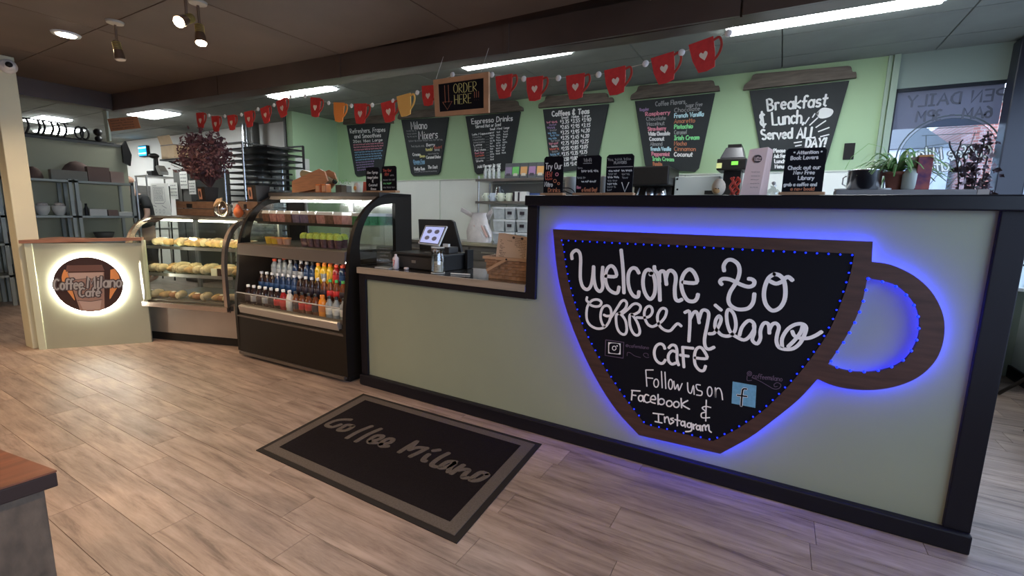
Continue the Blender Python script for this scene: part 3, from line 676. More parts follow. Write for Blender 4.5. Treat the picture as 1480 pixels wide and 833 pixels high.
# ---- door mat
MA = [onZ(525, 570, 0), onZ(783, 643, 0), onZ(660, 787, 0), onZ(370, 652, 0)]
cm = sum(MA, Vector())/4
mt = thing('door_mat', 'black rubber backed floor mat with grey border and cafe name', 'mat', (cm.x, cm.y, 0), world=True)
def sc4(P_, k0, k1): return [cm+(p-cm)*1.0+((cm-p).normalized()*k0) for p in P_]
def bil(u, v): return MA[3]*(1-u)*(1-v)+MA[2]*u*(1-v)+MA[1]*u*v+MA[0]*(1-u)*v
def rect(u0, u1, v0, v1, z0, z1):
    b = [bil(u0, v0), bil(u1, v0), bil(u1, v1), bil(u0, v1)]
    return [Vector((p.x, p.y, z0)) for p in b]+[Vector((p.x, p.y, z1)) for p in b]
MB().hexa(rect(0, 1, 0, 1, .0005, .005)).build('rubber_edge', mat('black_rubber', (.02, .016, .014), .8, spec=.2), mt)
MB().hexa(rect(.022, .978, .032, .968, .005, .0085)).build('border', mat('grey_pile', (.115, .095, .08), .95, noise=.2, nscale=120, bump=.4, spec=.1), mt)
MB().hexa(rect(.068, .932, .095, .905, .0085, .0095)).build('field', mat('charcoal_pile', (.012, .009, .010), .95, noise=.3, nscale=160, bump=.3, spec=.08), mt)
C7 = [[(270, 97), (200, 95), (130, 108), (68, 140), (115, 158), (185, 135)], [(285, 148), (240, 138), (200, 158), (165, 182), (220, 186), (270, 165), (288, 148)], [(440, 150), (350, 185), (290, 215), (235, 248)], [(515, 172), (425, 210), (370, 240), (310, 276)],
      [(425, 275), (500, 258), (532, 232), (480, 228), (425, 260), (420, 285), (480, 288)], [(510, 300), (590, 285), (615, 258), (570, 255), (515, 290), (520, 315), (575, 315)],
      [(665, 365), (735, 320), (812, 275)], [(812, 275), (770, 320), (750, 345)], [(750, 345), (820, 325), (895, 332)], [(895, 332), (830, 365), (755, 400)], [(910, 382), (880, 405), (862, 432), (885, 438)], [(945, 352), (998, 345)], [(1072, 372), (1000, 410), (940, 455), (940, 475), (970, 485)],
      [(1135, 445), (1075, 440), (1020, 470), (1000, 492), (1050, 490), (1130, 450), (1085, 490), (1070, 528)], [(1195, 470), (1140, 505), (1095, 540)], [(1150, 512), (1200, 505), (1238, 512), (1200, 550), (1190, 572), (1235, 575)], [(1390, 545), (1340, 530), (1280, 565), (1252, 592), (1310, 597), (1370, 570), (1395, 550)]]
st = [[(onZ(460+a/5.692, 590+b/5.692, .01).x, onZ(460+a/5.692, 590+b/5.692, .01).y) for a, b in cat(s_)] for s_ in C7]
MB().ribbon(st, .031, lambda a, b, d: (a, b, d), .0096, .0106).build('lettering', mat('grey_pile'), mt)

# ================================================================ CUP SHAPED MENU BOARDS on the back wall
LIDM = mat('weathered_lid_wood', (.14, .11, .085), .6, noise=.4, nscale=6, stretch=(1, 1, 8))
MENU = mat('menu_chalkboard', (.022, .026, .028), .7, noise=.15, nscale=5)
CH = {'w': mat('chalk_white', (.80, .80, .78), .8), 'g': mat('chalk_grey', (.30, .30, .30), .8), 'p': mat('chalk_pink', (.72, .25, .32), .8), 'b': mat('chalk_blue', (.22, .42, .62), .8),
      'v': mat('chalk_violet', (.34, .22, .42), .8), 'r': mat('chalk_red', (.60, .12, .08), .8), 'o': mat('chalk_orange', (.55, .20, .10), .8), 'n': mat('chalk_green', (.25, .75, .30), .8), 'y': mat('chalk_yellow', (.75, .70, .25), .8), 'c': mat('chalk_cyan', (.55, .80, .85), .8)}
YB = GW-.045
def menu(lid, body, lab, fn):
    L4 = [onY(x, y, YB) for x, y in lid]; B4 = [onY(x, y, YB) for x, y in body]     # lid: bl, br, tr, tl ; body: tl, tr, br, bl
    c = sum(B4, Vector())/4
    t = thing('menu_board', lab, 'menu board', (c.x, GW-.01, min(p.z for p in B4)), group='cup shaped chalkboard menus on the green wall', world=True)
    bl, br, tr, tl = [(p.x, p.z) for p in L4]
    lp = cat([bl, (bl[0]+.01, bl[1]+.05), (tl[0]-.03, tl[1]-.06), (tl[0]-.012, tl[1]-.012), (tl[0]+.02, tl[1])], 3) + cat([(tr[0]-.02, tr[1]), (tr[0]+.012, tr[1]-.012), (tr[0]+.03, tr[1]-.06), (br[0]-.01, br[1]+.05), br], 3)
    MB().prism(lp, YB-.006, GW-.003).build('lid', LIDM, t)
    A, Bp, C_, D = [(p.x, p.z) for p in B4]
    body_ = [A, Bp, (C_[0]+.01, C_[1]+.04), (C_[0]-.03, C_[1]), (D[0]+.03, D[1]), (D[0]-.01, D[1]+.04)]
    MB().prism(body_, YB+.012, GW-.003).build('board', MENU, t)
    def uv(a, b):  # a 0..1 across, b 0..1 up the board
        l = (D[0]+(A[0]-D[0])*b, D[1]+(A[1]-D[1])*b); r = (C_[0]+(Bp[0]-C_[0])*b, C_[1]+(Bp[1]-C_[1])*b)
        return (l[0]+(r[0]-l[0])*a, l[1]+(r[1]-l[1])*a)
    store = {}
    def put(strokes, col='w', w=.011):
        store.setdefault((col, w), []).extend([[uv(a, b) for a, b in st] for st in strokes])
    fn(put)
    for (col, w), sts in store.items():
        MB().ribbon(sts, w, lambda a, b, d: (a, d, b), YB+.0118, YB+.0105).build('lettering', CH[col], t, kind='stuff')
AR = 1.0
def ln(s, x0, x1, y, h): return fittext(s, x0, x1, y, h, wob=.03)
def m1(put):
    put(ln('Refreshers, Frapes', .06, .94, .84, .085), 'w', .011); put(ln('and Smoothies', .15, .85, .74, .075), 'w', .011); put(ln('20oz 16oz Large', .1, .9, .655, .05), 'w', .008)
    y = .60
    for c in 'pppbbbbvvvv':
        put(scrib(.1, .93 if c != 'v' else .7, y, .028), c, .008); y -= .05
def m2(put):
    put(ln('Milano', .2, .58, .82, .13), 'w', .014); put(ln('Mixers', .36, .84, .645, .14), 'w', .014)
    for k in range(3): put(scrib(.08, .32, .78-k*.05, .03), 'g', .006)
    put(scrib(.1, .95, .60, .035), 'g', .008)
    put(scrib(.15, .5, .50, .04), 'g', .009); put(ln('Berry', .55, .78, .51, .05), 'w', .009); put(ln('Swirl', .75, .96, .46, .05), 'r', .009); put(ln('tumbl', .53, .72, .43, .05), 'y', .01); put(scrib(.78, .96, .42, .04), 'w', .008)
    put(ln('Cream', .15, .38, .35, .05), 'w', .009); put(ln('Bean', .36, .52, .32, .045), 'y', .01); put(ln('Caramel Dolce', .55, .97, .29, .05), 'w', .009); put(scrib(.6, .9, .36, .03), 'g', .007)
    put(ln('Ocean Fog', .14, .5, .22, .06), 'b', .012); put(scrib(.15, .5, .19, .03), 'b', .007)
    put(ln('Funky Rum', .14, .5, .09, .055), 'w', .01); put(ln('The Dark', .6, .92, .11, .055), 'w', .009); put(scrib(.14, .9, .05, .025), 'g', .006)
def m3(put):
    put(ln('Espresso Drinks', .1, .9, .86, .085), 'w', .014); put(ln('Served Hot or Iced', .17, .68, .785, .05), 'w', .009)
    for i, h in enumerate(('Small', 'Med', 'Large')): put(ln(h, .46+i*.14, .57+i*.14, .725, .035), 'w', .007)
    for r_, (t_, c) in enumerate((('Latte / Cappuccino', 'w'), ('Mocha', 'g'), ('Macchiato', 'g'), ('Americano', 'g'), ('Latte', 'w'), ('Breve', 'g'), ('Flat White', 'w'), ('Red Eye', 'p'), ('Cortado', 'r'), ('Espresso', 'g'), ('Shots', 'w'))):
        y = .665-r_*.046; put(ln(t_, .08, .2+.016*len(t_), y, .03), c, .006); put([[(.36, y), (.44, y)]], 'g', .003)
        for k in range(3 if r_ < 9 else 1): put(scrib(.46+k*.14, .56+k*.14, y, .03), 'w', .007)
    put(ln('Add Flavors to any', .1, .74, .10, .045), 'w', .009); put(ln('drink .75', .3, .75, .03, .05), 'w', .011)
def m4(put):
    put(ln('Coffees & Teas', .14, .74, .88, .075), 'w', .016)
    for i, h in enumerate(('Small', 'Medium', 'Large')): put(ln(h, .29+i*.17, .41+i*.17, .83, .035), 'w', .006)
    pr = (('3.35', '3.55', '3.90'), ('2.65', '2.95', '3.15'), ('3.25', '3.95', '4.20'), ('3.25', '3.45', '4.20'), ('2.75', '3.05', '3.25'), ('2.55', '2.85', '3.05'), ('3.15', '3.35', '3.75'), ('3.50', '3.80', '4.10'), ('3.15', '3.45', '3.75'))
    for r_, row in enumerate(pr):
        y = .755-r_*.084
        for k, p in enumerate(row): put(ln('$'+p, .27+k*.18, .42+k*.18, y, .056), 'w', .009)
        put(scrib(.04, .22, y+.02, .035), 'pvbbprbrp'[r_], .011); put(scrib(.08, .24, y-.02, .03), 'vgbgwgwgp'[r_], .008)
def m5(put):
    put(ln('Coffee Flavors', .27, .66, .90, .06), 'g', .010); put(ln('Sugar Free', .66, .88, .85, .05), 'g', .007); put(ln('Regular', .05, .18, .85, .04), 'v', .007)
    for i, (s_, c, w) in enumerate((('Raspberry', 'p', .34), ('Chocolate', 'g', .28), ('Hazelnut', 'g', .26), ('Strawberry', 'p', .28), ('White Chocolate', 'w', .34), ('Coconut', 'w', .25), ('Almond', 'g', .22), ('French Vanilla', 'c', .36), ('Peppermint', 'p', .34), ('Irish Cream', 'n', .42), ('Pumpkin', 'o', .2))):
        put(ln(s_, .12+i*.004, .13+w, .775-i*.072, .052), c, .011 if c != 'g' else .008)
    for i, (s_, c, w) in enumerate((('Chocolate', 'g', .32), ('French Vanilla', 'c', .38), ('Amaretto', 'o', .28), ('Pistachio', 'n', .26), ('Caramel', 'g', .18), ('Irish Cream', 'n', .38), ('Mocha', 'o', .2), ('Cinnamon', 'o', .36), ('Coconut', 'w', .32))):
        put(ln(s_, .52+i*.003, .54+w, .795-i*.075, .055), c, .012 if c not in 'go' else .008)
def m6(put):
    put(ln('Breakfast', .17, .84, .74, .14), 'w', .02); put(ln('& Lunch,', .06, .62, .56, .15), 'w', .02); put(ln('Served ALL', .05, .78, .385, .12), 'w', .02); put(ln('DAY!', .66, .94, .27, .10), 'w', .02)
    put([[(.70, .62), (.72, .66)], [(.62, .55), (.66, .62)], [(.68, .53), (.76, .61)], [(.76, .50), (.86, .57)], [(.80, .45), (.92, .49)], [(.84, .39), (.94, .41)], [(.50, .33), (.60, .34)], [(.52, .29), (.60, .30)]], 'w', .012)
    put([cat([(.76, .66), (.80, .70), (.86, .69), (.90, .67), (.88, .63), (.80, .62), (.76, .66)]), [(.78, .66), (.88, .66)]], 'w', .035)
    for i, s_ in enumerate(('Please', 'Ask For', 'Lunch', 'Menus')): put(ln(s_, .2, .38, .22-i*.065, .045), 'w', .01)
    put([cat([(.5, .12), (.44, .08), (.5, .03), (.56, .08)])], 'w', .03)
menu([(496, 180), (567, 178), (562, 158), (501, 158)], [(500, 181), (562, 178), (551, 250), (513, 255)], 'refreshers and frapes menu board, leftmost cup on the wall', m1)
menu([(575, 172), (650, 167), (643, 148), (584, 152)], [(579, 173), (647, 169), (634, 252), (594, 254)], 'milano mixers menu board, second cup from the left', m2)
menu([(668, 166), (755, 160), (746, 145), (680, 148)], [(672, 168), (751, 161), (736, 245), (686, 252)], 'espresso drinks menu board with three price columns', m3)
menu([(778, 156), (886, 147), (876, 134), (790, 139)], [(784, 158), (879, 150), (860, 243), (796, 250)], 'coffees and teas menu board with white dollar prices', m4)
menu([(911, 144), (1040, 131), (1030, 116), (924, 124)], [(917, 146), (1033, 134), (1008, 248), (933, 244)], 'coffee flavors menu board with coloured chalk names', m5)
menu([(1074, 130), (1238, 112), (1228, 95), (1090, 107)], [(1083, 131), (1228, 116), (1190, 246), (1104, 246)], 'breakfast and lunch served all day board, rightmost cup', m6)
# black switch plate
p = onY(1227, 219, GW); solo('switch_plate', MB().box(p.x-.045, p.x+.045, GW-.012, GW-.001, p.z-.08, p.z+.08), BLACKM, 'black switch plate on green wall beside the breakfast board', 'switch', bevel=.003)

# ================================================================ GARLAND and hanging sign
GY = .27
RED = mat('red_felt', (.60, .035, .03), .8, noise=.15, nscale=30); ORG = mat('orange_felt', (.85, .28, .05), .8); YEL = mat('yellow_orange_felt', (.85, .48, .12), .8); CREAM = mat('cream_felt', (.80, .66, .52), .8); RIM = mat('dark_red_edge', (.40, .035, .02), .8)
HS = {}
mugs = [(290, 174, 12, 22, 0, 'r'), (312, 179, 12, 22, 0, 'r'), (335, 177, 12, 21, -2, 'r'), (360, 172, 13, 22, -5, 'r'), (384, 166, 13, 23, -12, 'r'), (408, 156, 15, 25, -14, 'r'), (456, 155, 16, 27, 6, 'r'), (490, 162, 17, 27, 4, 'o'), (521, 164, 20, 28, 2, 'r'), (562, 161, 22, 29, -8, 'r'), (585, 152, 22, 30, -8, 'y'),
        (619, 138, 20, 28, 0, 'r'), (729, 125, 27, 32, -4, 'r'), (773, 128, 27, 33, -2, 'r'), (832, 125, 30, 34, -4, 'r'), (890, 117, 34, 37, -8, 'r'), (960, 99, 37, 40, -12, 'r'), (1017, 80, 40, 44, -15, 'r')]
heart = cat([(0, -.5), (-.42, 0), (-.45, .3), (-.22, .45), (0, .25), (.22, .45), (.45, .3), (.42, 0), (0, -.5)], 3)[:-1]
for i, (px, py, pw, ph, rot, kind) in enumerate(mugs):
    c = onY(px, py, GY); w = abs(onY(px+pw/2, py, GY).x-onY(px-pw/2, py, GY).x); h = abs(onY(px, py-ph/2, GY).z-onY(px, py+ph/2, GY).z)
    ca, sa = math.cos(math.radians(-rot)), math.sin(math.radians(-rot)); w *= .93; h *= 1.06
    f = lambda a, b, d: (c.x+(a*ca-b*sa), GY+d, c.z+(a*sa+b*ca))
    nm = {'r': 'red felt mug with cream heart', 'o': 'bright orange felt mug', 'y': 'yellow orange felt mug'}[kind]  # orange and yellow are plain felt colours
    if kind == 'r' and i < 11: lb = nm+' on the garland, %s red mug from the left end' % ORD[[k for k, m_ in enumerate(mugs) if m_[5] == 'r'].index(i)]
    elif kind == 'r' and i == 11: lb = 'red felt mug half hidden behind the left of the order here sign'
    elif kind == 'r': lb = nm+' on the garland, %s from the right end' % ORD[17-i] if i < 17 else nm+' at the right end of the garland'
    else: lb = nm+' without heart on the garland'
    t = thing('felt_mug', lb, 'decoration', (c.x, GY, c.z-h/2), group='felt coffee mugs on the garland', world=True)
    M_ = {'r': RED, 'o': ORG, 'y': YEL}[kind]
    MB().prism([(-w*.48, h*.5), (w*.48, h*.46), (w*.43, -h*.05), (w*.32, -h*.48), (0, -h*.52), (-w*.32, -h*.48), (-w*.45, -h*.05)], -.004, .004, f).build('mug_body', M_, t)
    hd = cat([(w*.46, h*.34), (w*.68, h*.36), (w*.72, h*.14), (w*.58, -h*.10), (w*.36, -h*.26)])
    MB().ribbon([hd], w*.09, f, .003, -.003).build('mug_handle', RIM if kind == 'r' else M_, t)
    if kind == 'r': MB().prism([(a*w*.34, (b-.1)*w*.36) for a, b in heart], -.0065, -.0045, f).build('heart', CREAM, t)
balls = [(302, 167), (325, 168), (349, 166), (373, 158), (396, 152), (420, 140), (441, 139), (475, 149), (508, 153), (538, 152), (568, 146), (603, 134), (654, 108), (711, 108), (757, 114), (807, 113), (865, 108), (933, 92), (985, 76), (1053, 48)]
PL = []
WB = mat('white_bead', (.82, .80, .76), .5)
for i, (px, py) in enumerate(balls):
    c = onY(px, py, GY); r = .017 if px < 620 else .018
    PL.append((px, c))
    mb = MB().ball(c, r*1.05, 14, sy=.45)
    solo('white_pompom', mb, WB, 'flat round white bead on the garland string, %s from the left' % ORD[i], 'decoration', 'white beads between the mugs')
pts = [onY(283, 160, GY)]+[p for _, p in PL]+[onY(1058, 40, GY)+Vector((0, .03, .02))]
pts = [p+Vector((0, .012, .004)) for p in pts]
solo('garland_string', MB().tube(pts, .0022, 5), mat('twine', (.55, .52, .46), .8), 'thin pale string carrying the felt mug garland', 'string')
# order here sign
t = thing('hanging_chalkboard', 'small wood framed chalkboard reading order here, hanging over the till', 'sign', (-2.07, .24, 2.08), world=True)
Q = [onY(x, y, .24) for x, y in ((630, 169), (707, 163), (707, 104), (627, 116))]
f = lambda a, b, d: tuple((Q[0]*(1-a)*(1-b)+Q[1]*a*(1-b)+Q[2]*a*b+Q[3]*(1-a)*b)+Vector((0, d, 0)))
OAK = mat('honey_wood_frame', (.50, .27, .14), .5, noise=.15, nscale=10)
holed([(0, 0), (1, 0), (1, 1), (0, 1)], [[(.085, .12), (.915, .12), (.915, .87), (.085, .87)]], f, -.008, .010, 'frame', OAK, t)
MB().prism([(.07, .1), (.93, .1), (.93, .89), (.07, .89)], .0, .006, f).build('chalkboard', CHB, t)
k_ = MB(); k_.ribbon(fittext('ORDER', .36, .80, .58, .24, wob=.02), .009, f, -.0005, -.0012).ribbon(fittext('HERE', .37, .70, .29, .24, wob=.02), .009, f, -.0005, -.0012); k_.build('yellow_lettering', CH['y'], t)
MB().ribbon(fittext('!!!', .73, .84, .34, .22), .006, f, -.0005, -.0012).build('orange_lettering', CH['o'], t)
MB().ribbon([[(.20, .82), (.20, .36)], [(.27, .82), (.27, .36)], [(.15, .38), (.235, .17), (.33, .38), (.15, .38)]], .006, f, -.0005, -.0012).build('arrow', CH['o'], t)
for x in (-2.25, -1.86): MB().tube([(x, .24, 2.335), (x+.02, .3, 2.5)], .0015, 5).build('cord', mat('twine'), t)

# ================================================================ THINGS ON THE BAR TOP
BT = 1.498
def standboard(px0, px1, py0, lab, lines, Y=.06, base=True, zb=BT):
    x0, x1, z0, z1 = fit(px0, py0, px1, 276, Y, .012); w = x1-x0
    t = thing('table_chalkboard', lab, 'sign', ((x0+x1)/2, Y, zb), group='small chalkboards standing on wooden feet', world=True)
    r = .012; zt = z1
    pl = [(x0, zb+.012), (x1, zb+.012), (x1, zt-r), (x1-r, zt), (x0+r, zt), (x0, zt-r)]
    MB().prism(pl, Y, Y+.008).build('chalkboard', CHB, t)
    if base: MB().box(x0-.012, x1+.012, Y-.022, Y+.03, zb, zb+.017).build('wooden_foot', OAK, t, bevel=.003)
    st = {}
    for (s, a, b, y, h, c) in lines:
        X0, X1, z, H = x0+a*w, x0+b*w, zb+.012+y*(zt-zb-.012), h*(zt-zb-.012)
        if s == '~': g = scrib(X0, X1, z, H)
        elif s == '_': g = [[(X0, z), (X1, z)]]
        else: g = fittext(s, X0, X1, z, H)
        st.setdefault(c, []).extend(g)
    for c, g in st.items(): MB().ribbon(g, .0042 if c != 'w' else .0045, lambda a, b, d: (a, d, b), Y-.0002, Y-.001).build('lettering', CH[c], t, kind='stuff')
    return t
standboard(786, 815, 226, 'small chalkboard reading try our new, leftmost on the bar top', [('Try Our', .08, .95, .66, .16, 'w'), ('NEW', .08, .45, .45, .14, 'r'), ('~', .1, .45, .37, .06, 'r'), ('Nitro', .06, .5, .2, .12, 'w'), ('Drinks', .25, .9, .05, .11, 'o'), ('o', .6, .8, .48, .14, 'p'), ('o', .5, .72, .3, .14, 'o'), ('o', .72, .88, .24, .1, 'o')])
standboard(833, 869, 225, 'small chalkboard reading wi-fi, middle of the three on the bar top', [('Wi-Fi', .3, .62, .84, .09, 'g'), ('_', .28, .62, .80, 0, 'g'), ('~', .06, .35, .66, .05, 'g'), ('~', .22, .9, .57, .06, 'w'), ('~', .06, .4, .4, .05, 'g'), ('~', .24, .84, .3, .05, 'w'), ('Have', .05, .22, .14, .07, 'p'), ('a Great Day!', .26, .9, .06, .1, 'o')])
standboard(876, 916, 223, 'small chalkboard listing flavors with arched heading, beside the coffee machine', [('~', .05, .9, .84, .07, 'g'), ('FLAVORS', .28, .75, .76, .06, 'g'), ('_', .03, .97, .68, 0, 'g'), ('~', .1, .55, .56, .05, 'w'), ('~', .1, .4, .48, .05, 'g'), ('~', .08, .5, .40, .05, 'w'), ('~', .08, .44, .31, .05, 'g'), ('~', .08, .44, .23, .05, 'w'), ('~', .08, .4, .15, .05, 'g'), ('~', .08, .3, .07, .05, 'g'), ('~', .58, .95, .56, .05, 'w'), ('~', .6, .95, .47, .05, 'g'), ('~', .62, .9, .38, .05, 'g'), ('V', .6, .92, .05, .24, 'w')])
standboard(1133, 1192, 214, 'larger chalkboard inviting book lovers to a free library, right part of the bar top', [('* Attention *', .2, .9, .87, .07, 'w'), ('Book Lovers', .14, .82, .75, .08, 'w'), ('Check out our', .1, .9, .53, .08, 'w'), ('New Free', .25, .78, .42, .08, 'w'), ('Library', .38, .78, .3, .08, 'w'), ('grab a coffee and', .04, .86, .16, .07, 'w'), ('a new book!', .22, .82, .06, .07, 'o')])
# pink brochure
x0, x1, z0, z1 = fit(1077, 213, 1109, 278, .05, .02)
t = thing('menu_brochure', 'pale pink folded cafe brochure standing on the bar top', 'brochure', ((x0+x1)/2, .05, BT), world=True)
PK = mat('pink_paper', (.72, .50, .44), .7); tl = .012
MB().hexa([(x0-tl, .04, BT), (x1-tl-.012, .06, BT), (x1-tl-.012, .062, BT), (x0-tl, .042, BT), (x0+tl, .04, z1-.01), (x1-.006, .06, z1), (x1-.006, .062, z1), (x0+tl, .042, z1-.01)]).build('front_cover', PK, t)
MB().hexa([(x1-tl-.012, .06, BT), (x1+.008, .085, BT), (x1+.008, .087, BT), (x1-tl-.012, .062, BT), (x1-.006, .06, z1), (x1+.016, .085, z1-.012), (x1+.016, .087, z1-.012), (x1-.006, .062, z1)]).build('back_cover', PK, t)
xm, zm = (x0+x1)/2+.002, BT+(z1-BT)*.76
fB = lambda a, b, d: (a, .05+(a-xm)*.22+d, b)
DK = mat('dark_print', (.05, .03, .03), .7)
MB().prism(ring(.019, 20, xm, zm)[:-1], -.004, -.0034, fB).build('round_logo', DK, t)
mb = MB(); mb.ribbon(fittext('Coffee', xm-.016, xm+.016, zm+.001, .008), .0018, fB, -.0042, -.0046).ribbon(fittext('Milano', xm-.014, xm+.014, zm-.009, .008), .0018, fB, -.0042, -.0046)
mb.build('logo_lettering', PK, t)
mb = MB()
for k in range(5): mb.ribbon(scrib(xm-.02, xm+.018, BT+.11-k*.018, .004), .0012, fB, -.0035, -.004)
mb.build('print', DK, t)
# plush egg and red yarn loop
c = onY(1039, 267, .07)
t = thing('plush_egg', 'round cream plush egg toy with dark dot eyes on the bar top', 'toy', (c.x, .07, BT), world=True)
MB().ball((c.x, .07, BT+.042), .036, 16, sx=.92, sz=1.2).build('body', mat('cream_plush', (.80, .68, .52), .9, noise=.1, nscale=60, bump=.3), t)
MB().ball((c.x-.004, .045, BT+.028), .018, 12, sy=.6).build('yolk', mat('yolk_plush', (.72, .42, .18), .9), t)
for s in (-1, 1): MB().ball((c.x-.002+s*.006, .033, BT+.034), .0028, 8).build('eye', BLACKM, t)
c = onY(1063, 266, .07)
mb = MB()
for k in range(4): mb.tube([(c.x-.018+k*.01+math.sin(q*1.3+k*2)*.007, .07+math.cos(q*1.7+k)*.008, BT+.006+q*.0105) for q in range(9)], .006, 7)
solo('crochet_coral', mb, mat('red_yarn', (.70, .10, .07), .9, noise=.2, nscale=90), 'knobbly bright red crocheted toy beside the plush egg', 'toy')
# back ledge slab with pot, plant, jars
mb = MB().box(.22, .72, .22, .36, BT, BT+.034)
t = thing('wooden_board', 'long grey weathered board lying at the right of the bar top', 'board', (.5, .3, BT), world=True)
mb.build('slab', mat('grey_board', (.30, .28, .27), .6, noise=.2, nscale=10, stretch=(1, 6, 6)), t); MB().box(.722, .76, .22, .36, BT, BT+.034).build('end_block', mat('pale_end_grain', (.45, .38, .33), .6), t)
LZ = BT+.035
def at(px, Y): return onY(px, 260, Y).x
x = at(1249, .29); t = thing('steel_pitcher', 'shiny stainless steel pot with blue reflections on the grey board', 'pot', (x, .29, LZ), world=True)
CRM = mat('polished_steel', (.7, .72, .75), .22, metal=1)
MB().lathe([(.062, 0), (.068, .004), (.068, .09), (.071, .093), (.067, .096), (.063, .09), (.06, .01), (.001, .008)], (x, .29, LZ), 28).build('body', CRM, t)
MB().tube([(x-.07, .29, LZ+.07), (x-.084, .29, LZ+.06), (x-.084, .29, LZ+.03), (x-.07, .29, LZ+.02)], .003, 8).build('handle', CRM, t)
x = at(1292, .33); t = thing('spider_plant', 'green spider plant with long arching leaves in a terracotta pot', 'plant', (x, .31, LZ), world=True)
MB().lathe([(.030, 0), (.040, .07), (.05, .07), (.05, .085), (.044, .085), (.042, .07), (.001, .07)], (x, .31, LZ), 24).build('pot', mat('terracotta', (.26, .09, .06), .8, noise=.15, nscale=20), t)
LF = [mat('leaf_green', (.22, .46, .14), .5, noise=.2, nscale=10), mat('leaf_pale', (.36, .52, .22), .5)]
for k in range(90):
    a = k*2.4+random.uniform(-.2, .2); L = random.uniform(.10, .23) if k > 6 else random.uniform(.12, .17); up = random.uniform(.3, 1.3) if k > 6 else 1.8
    d = Vector((math.cos(a), math.sin(a)*.7, 0)); pts = []
    for q in range(7):
        s = q/6; pts.append(Vector((x, .31, LZ+.08))+d*(L*s)+Vector((0, 0, up*L*s*(1.15-s)*1.0-(L*.25*s*s*(1.4-up)))))
    mb = MB(); vs = []
    side = Vector((-d.y, d.x, 0))
    for q, p in enumerate(pts): w = .0095*(1-abs(q/6-.35)*1.1)+.0008; vs += [p-side*w, p+Vector((0, 0, .0015)), p+side*w]
    mb.add(vs, [(3*q+i, 3*q+i+1, 3*q+i+4, 3*q+i+3) for q in range(6) for i in (0, 1)], True); mb.build('leaf', LF[k % 3 == 0], t)
MB().tube([(x-.02, .3, LZ+.1), (x-.06, .3, LZ+.2), (x-.12, .3, LZ+.22), (x-.18, .3, LZ+.16), (x-.2, .3, LZ+.1)], .0012, 5).build('runner_stem', LF[0], t)
x = at(1318, .27); t = thing('frosted_bottle', 'frosted pale glass bottle beside the red patterned box', 'bottle', (x, .27, LZ), world=True)
MB().lathe([(.03, 0), (.036, .006), (.037, .07), (.028, .09), (.014, .1), (.013, .13), (.001, .13)], (x, .27, LZ), 24).build('body', mat('frosted_glass', (.70, .78, .72), .35), t)
MB().lathe([(.015, .131), (.015, .146), (.001, .147)], (x, .27, LZ), 16).build('cap', mat('white_plastic'), t)
x = at(1332, .26); t = thing('patterned_box', 'tall red and orange patterned box standing on the grey board', 'box', (x, .26, LZ), world=True)
MB().box(x-.026, x+.026, .235, .285, LZ, LZ+.142).build('carton', mat('red_orange_print', (.40, .10, .07), .6, noise=.6, nscale=22, dark=(.10, .03, .12)), t, bevel=.002)
MB().box(x-.024, x+.024, .237, .283, LZ+.143, LZ+.152).build('lid', mat('orange_band', (.62, .26, .08), .5), t)
for i, px in enumerate((1218, 1277)):
    x = at(px, .30); solo('white_coaster', MB().lathe([(.028, 0), (.03, .002), (.03, .008), (.001, .009)], (x, .27 if i else .29, LZ), 20), mat('white_plastic'), 'small white tub lid lying %s on the grey board' % ('right of the steel pot' if i else 'left of the steel pot'), 'lid')
# dried flower arrangement
BY = .62; t = thing('dried_bouquet', 'tall dark dried flower and twig arrangement before the window', 'plant', (onY(1400, 285, .62).x, .62, 0), world=True)
TW = mat('dark_twig', (.045, .035, .04), .8); PT = mat('dried_petal', (.09, .06, .075), .85, noise=.4, nscale=30); PP = mat('pale_dried_petal', (.30, .24, .26), .85)
cx0 = onY(1400, 285, BY).x
MB().lathe([(.06, 0), (.09, .02), (.10, .5), (.075, 1.1), (.06, 1.35), (.07, 1.42), (.001, 1.40)], (cx0, BY, 0), 24).build('floor_vase', mat('dark_ceramic', (.03, .03, .04), .3), t)
def up(px, py): return onY(px, py, BY)
st = [[(1385, 290), (1384, 250), (1378, 220), (1372, 205)], [(1384, 240), (1385, 215), (1390, 203)], [(1392, 290), (1395, 250), (1393, 225), (1400, 212), (1412, 208)], [(1405, 290), (1412, 245), (1420, 210), (1428, 190)], [(1415, 290), (1425, 240), (1430, 215)], [(1400, 290), (1408, 260), (1404, 240)]]
for s_ in st: MB().tube([up(*q)+Vector((0, random.uniform(-.02, .02), 0)) for q in cat(s_, 3)], .0035, 6).build('twig', TW, t)
pet = None
for k in range(150):
    if k % 3 == 0: p = up(random.gauss(1407, 8), random.uniform(212, 285))
    elif k % 3 == 1: p = up(random.gauss(1428, 8), random.uniform(196, 285))
    else: p = up(random.gauss(1396, 9), random.uniform(235, 285))
    p = p+Vector((0, random.uniform(-.05, .05), 0)); off = WORLD[t.name]
    if pet is None:
        mb = MB().add([(0, -.012, 0), (.010, 0, .003), (0, .014, .005), (-.010, 0, .003), (0, 0, -.005)], [(0, 1, 4), (1, 2, 4), (2, 3, 4), (3, 0, 4)], False)
        mb.v = [(a+off.x, b+off.y, c_+off.z) for a, b, c_ in mb.v]; pet = mb.build('petal', PT, t); pal = mb.build('petal', PP, t); o = pet
    o = (pal if k % 7 == 0 else pet).copy() if k > 1 else (pet, pal)[k]
    if k > 1: COL.objects.link(o)
    o.location = p-off; o.rotation_euler = (random.uniform(0, 6), random.uniform(0, 6), random.uniform(0, 6)); s = random.uniform(.7, 1.7); o.scale = (s, s, s)

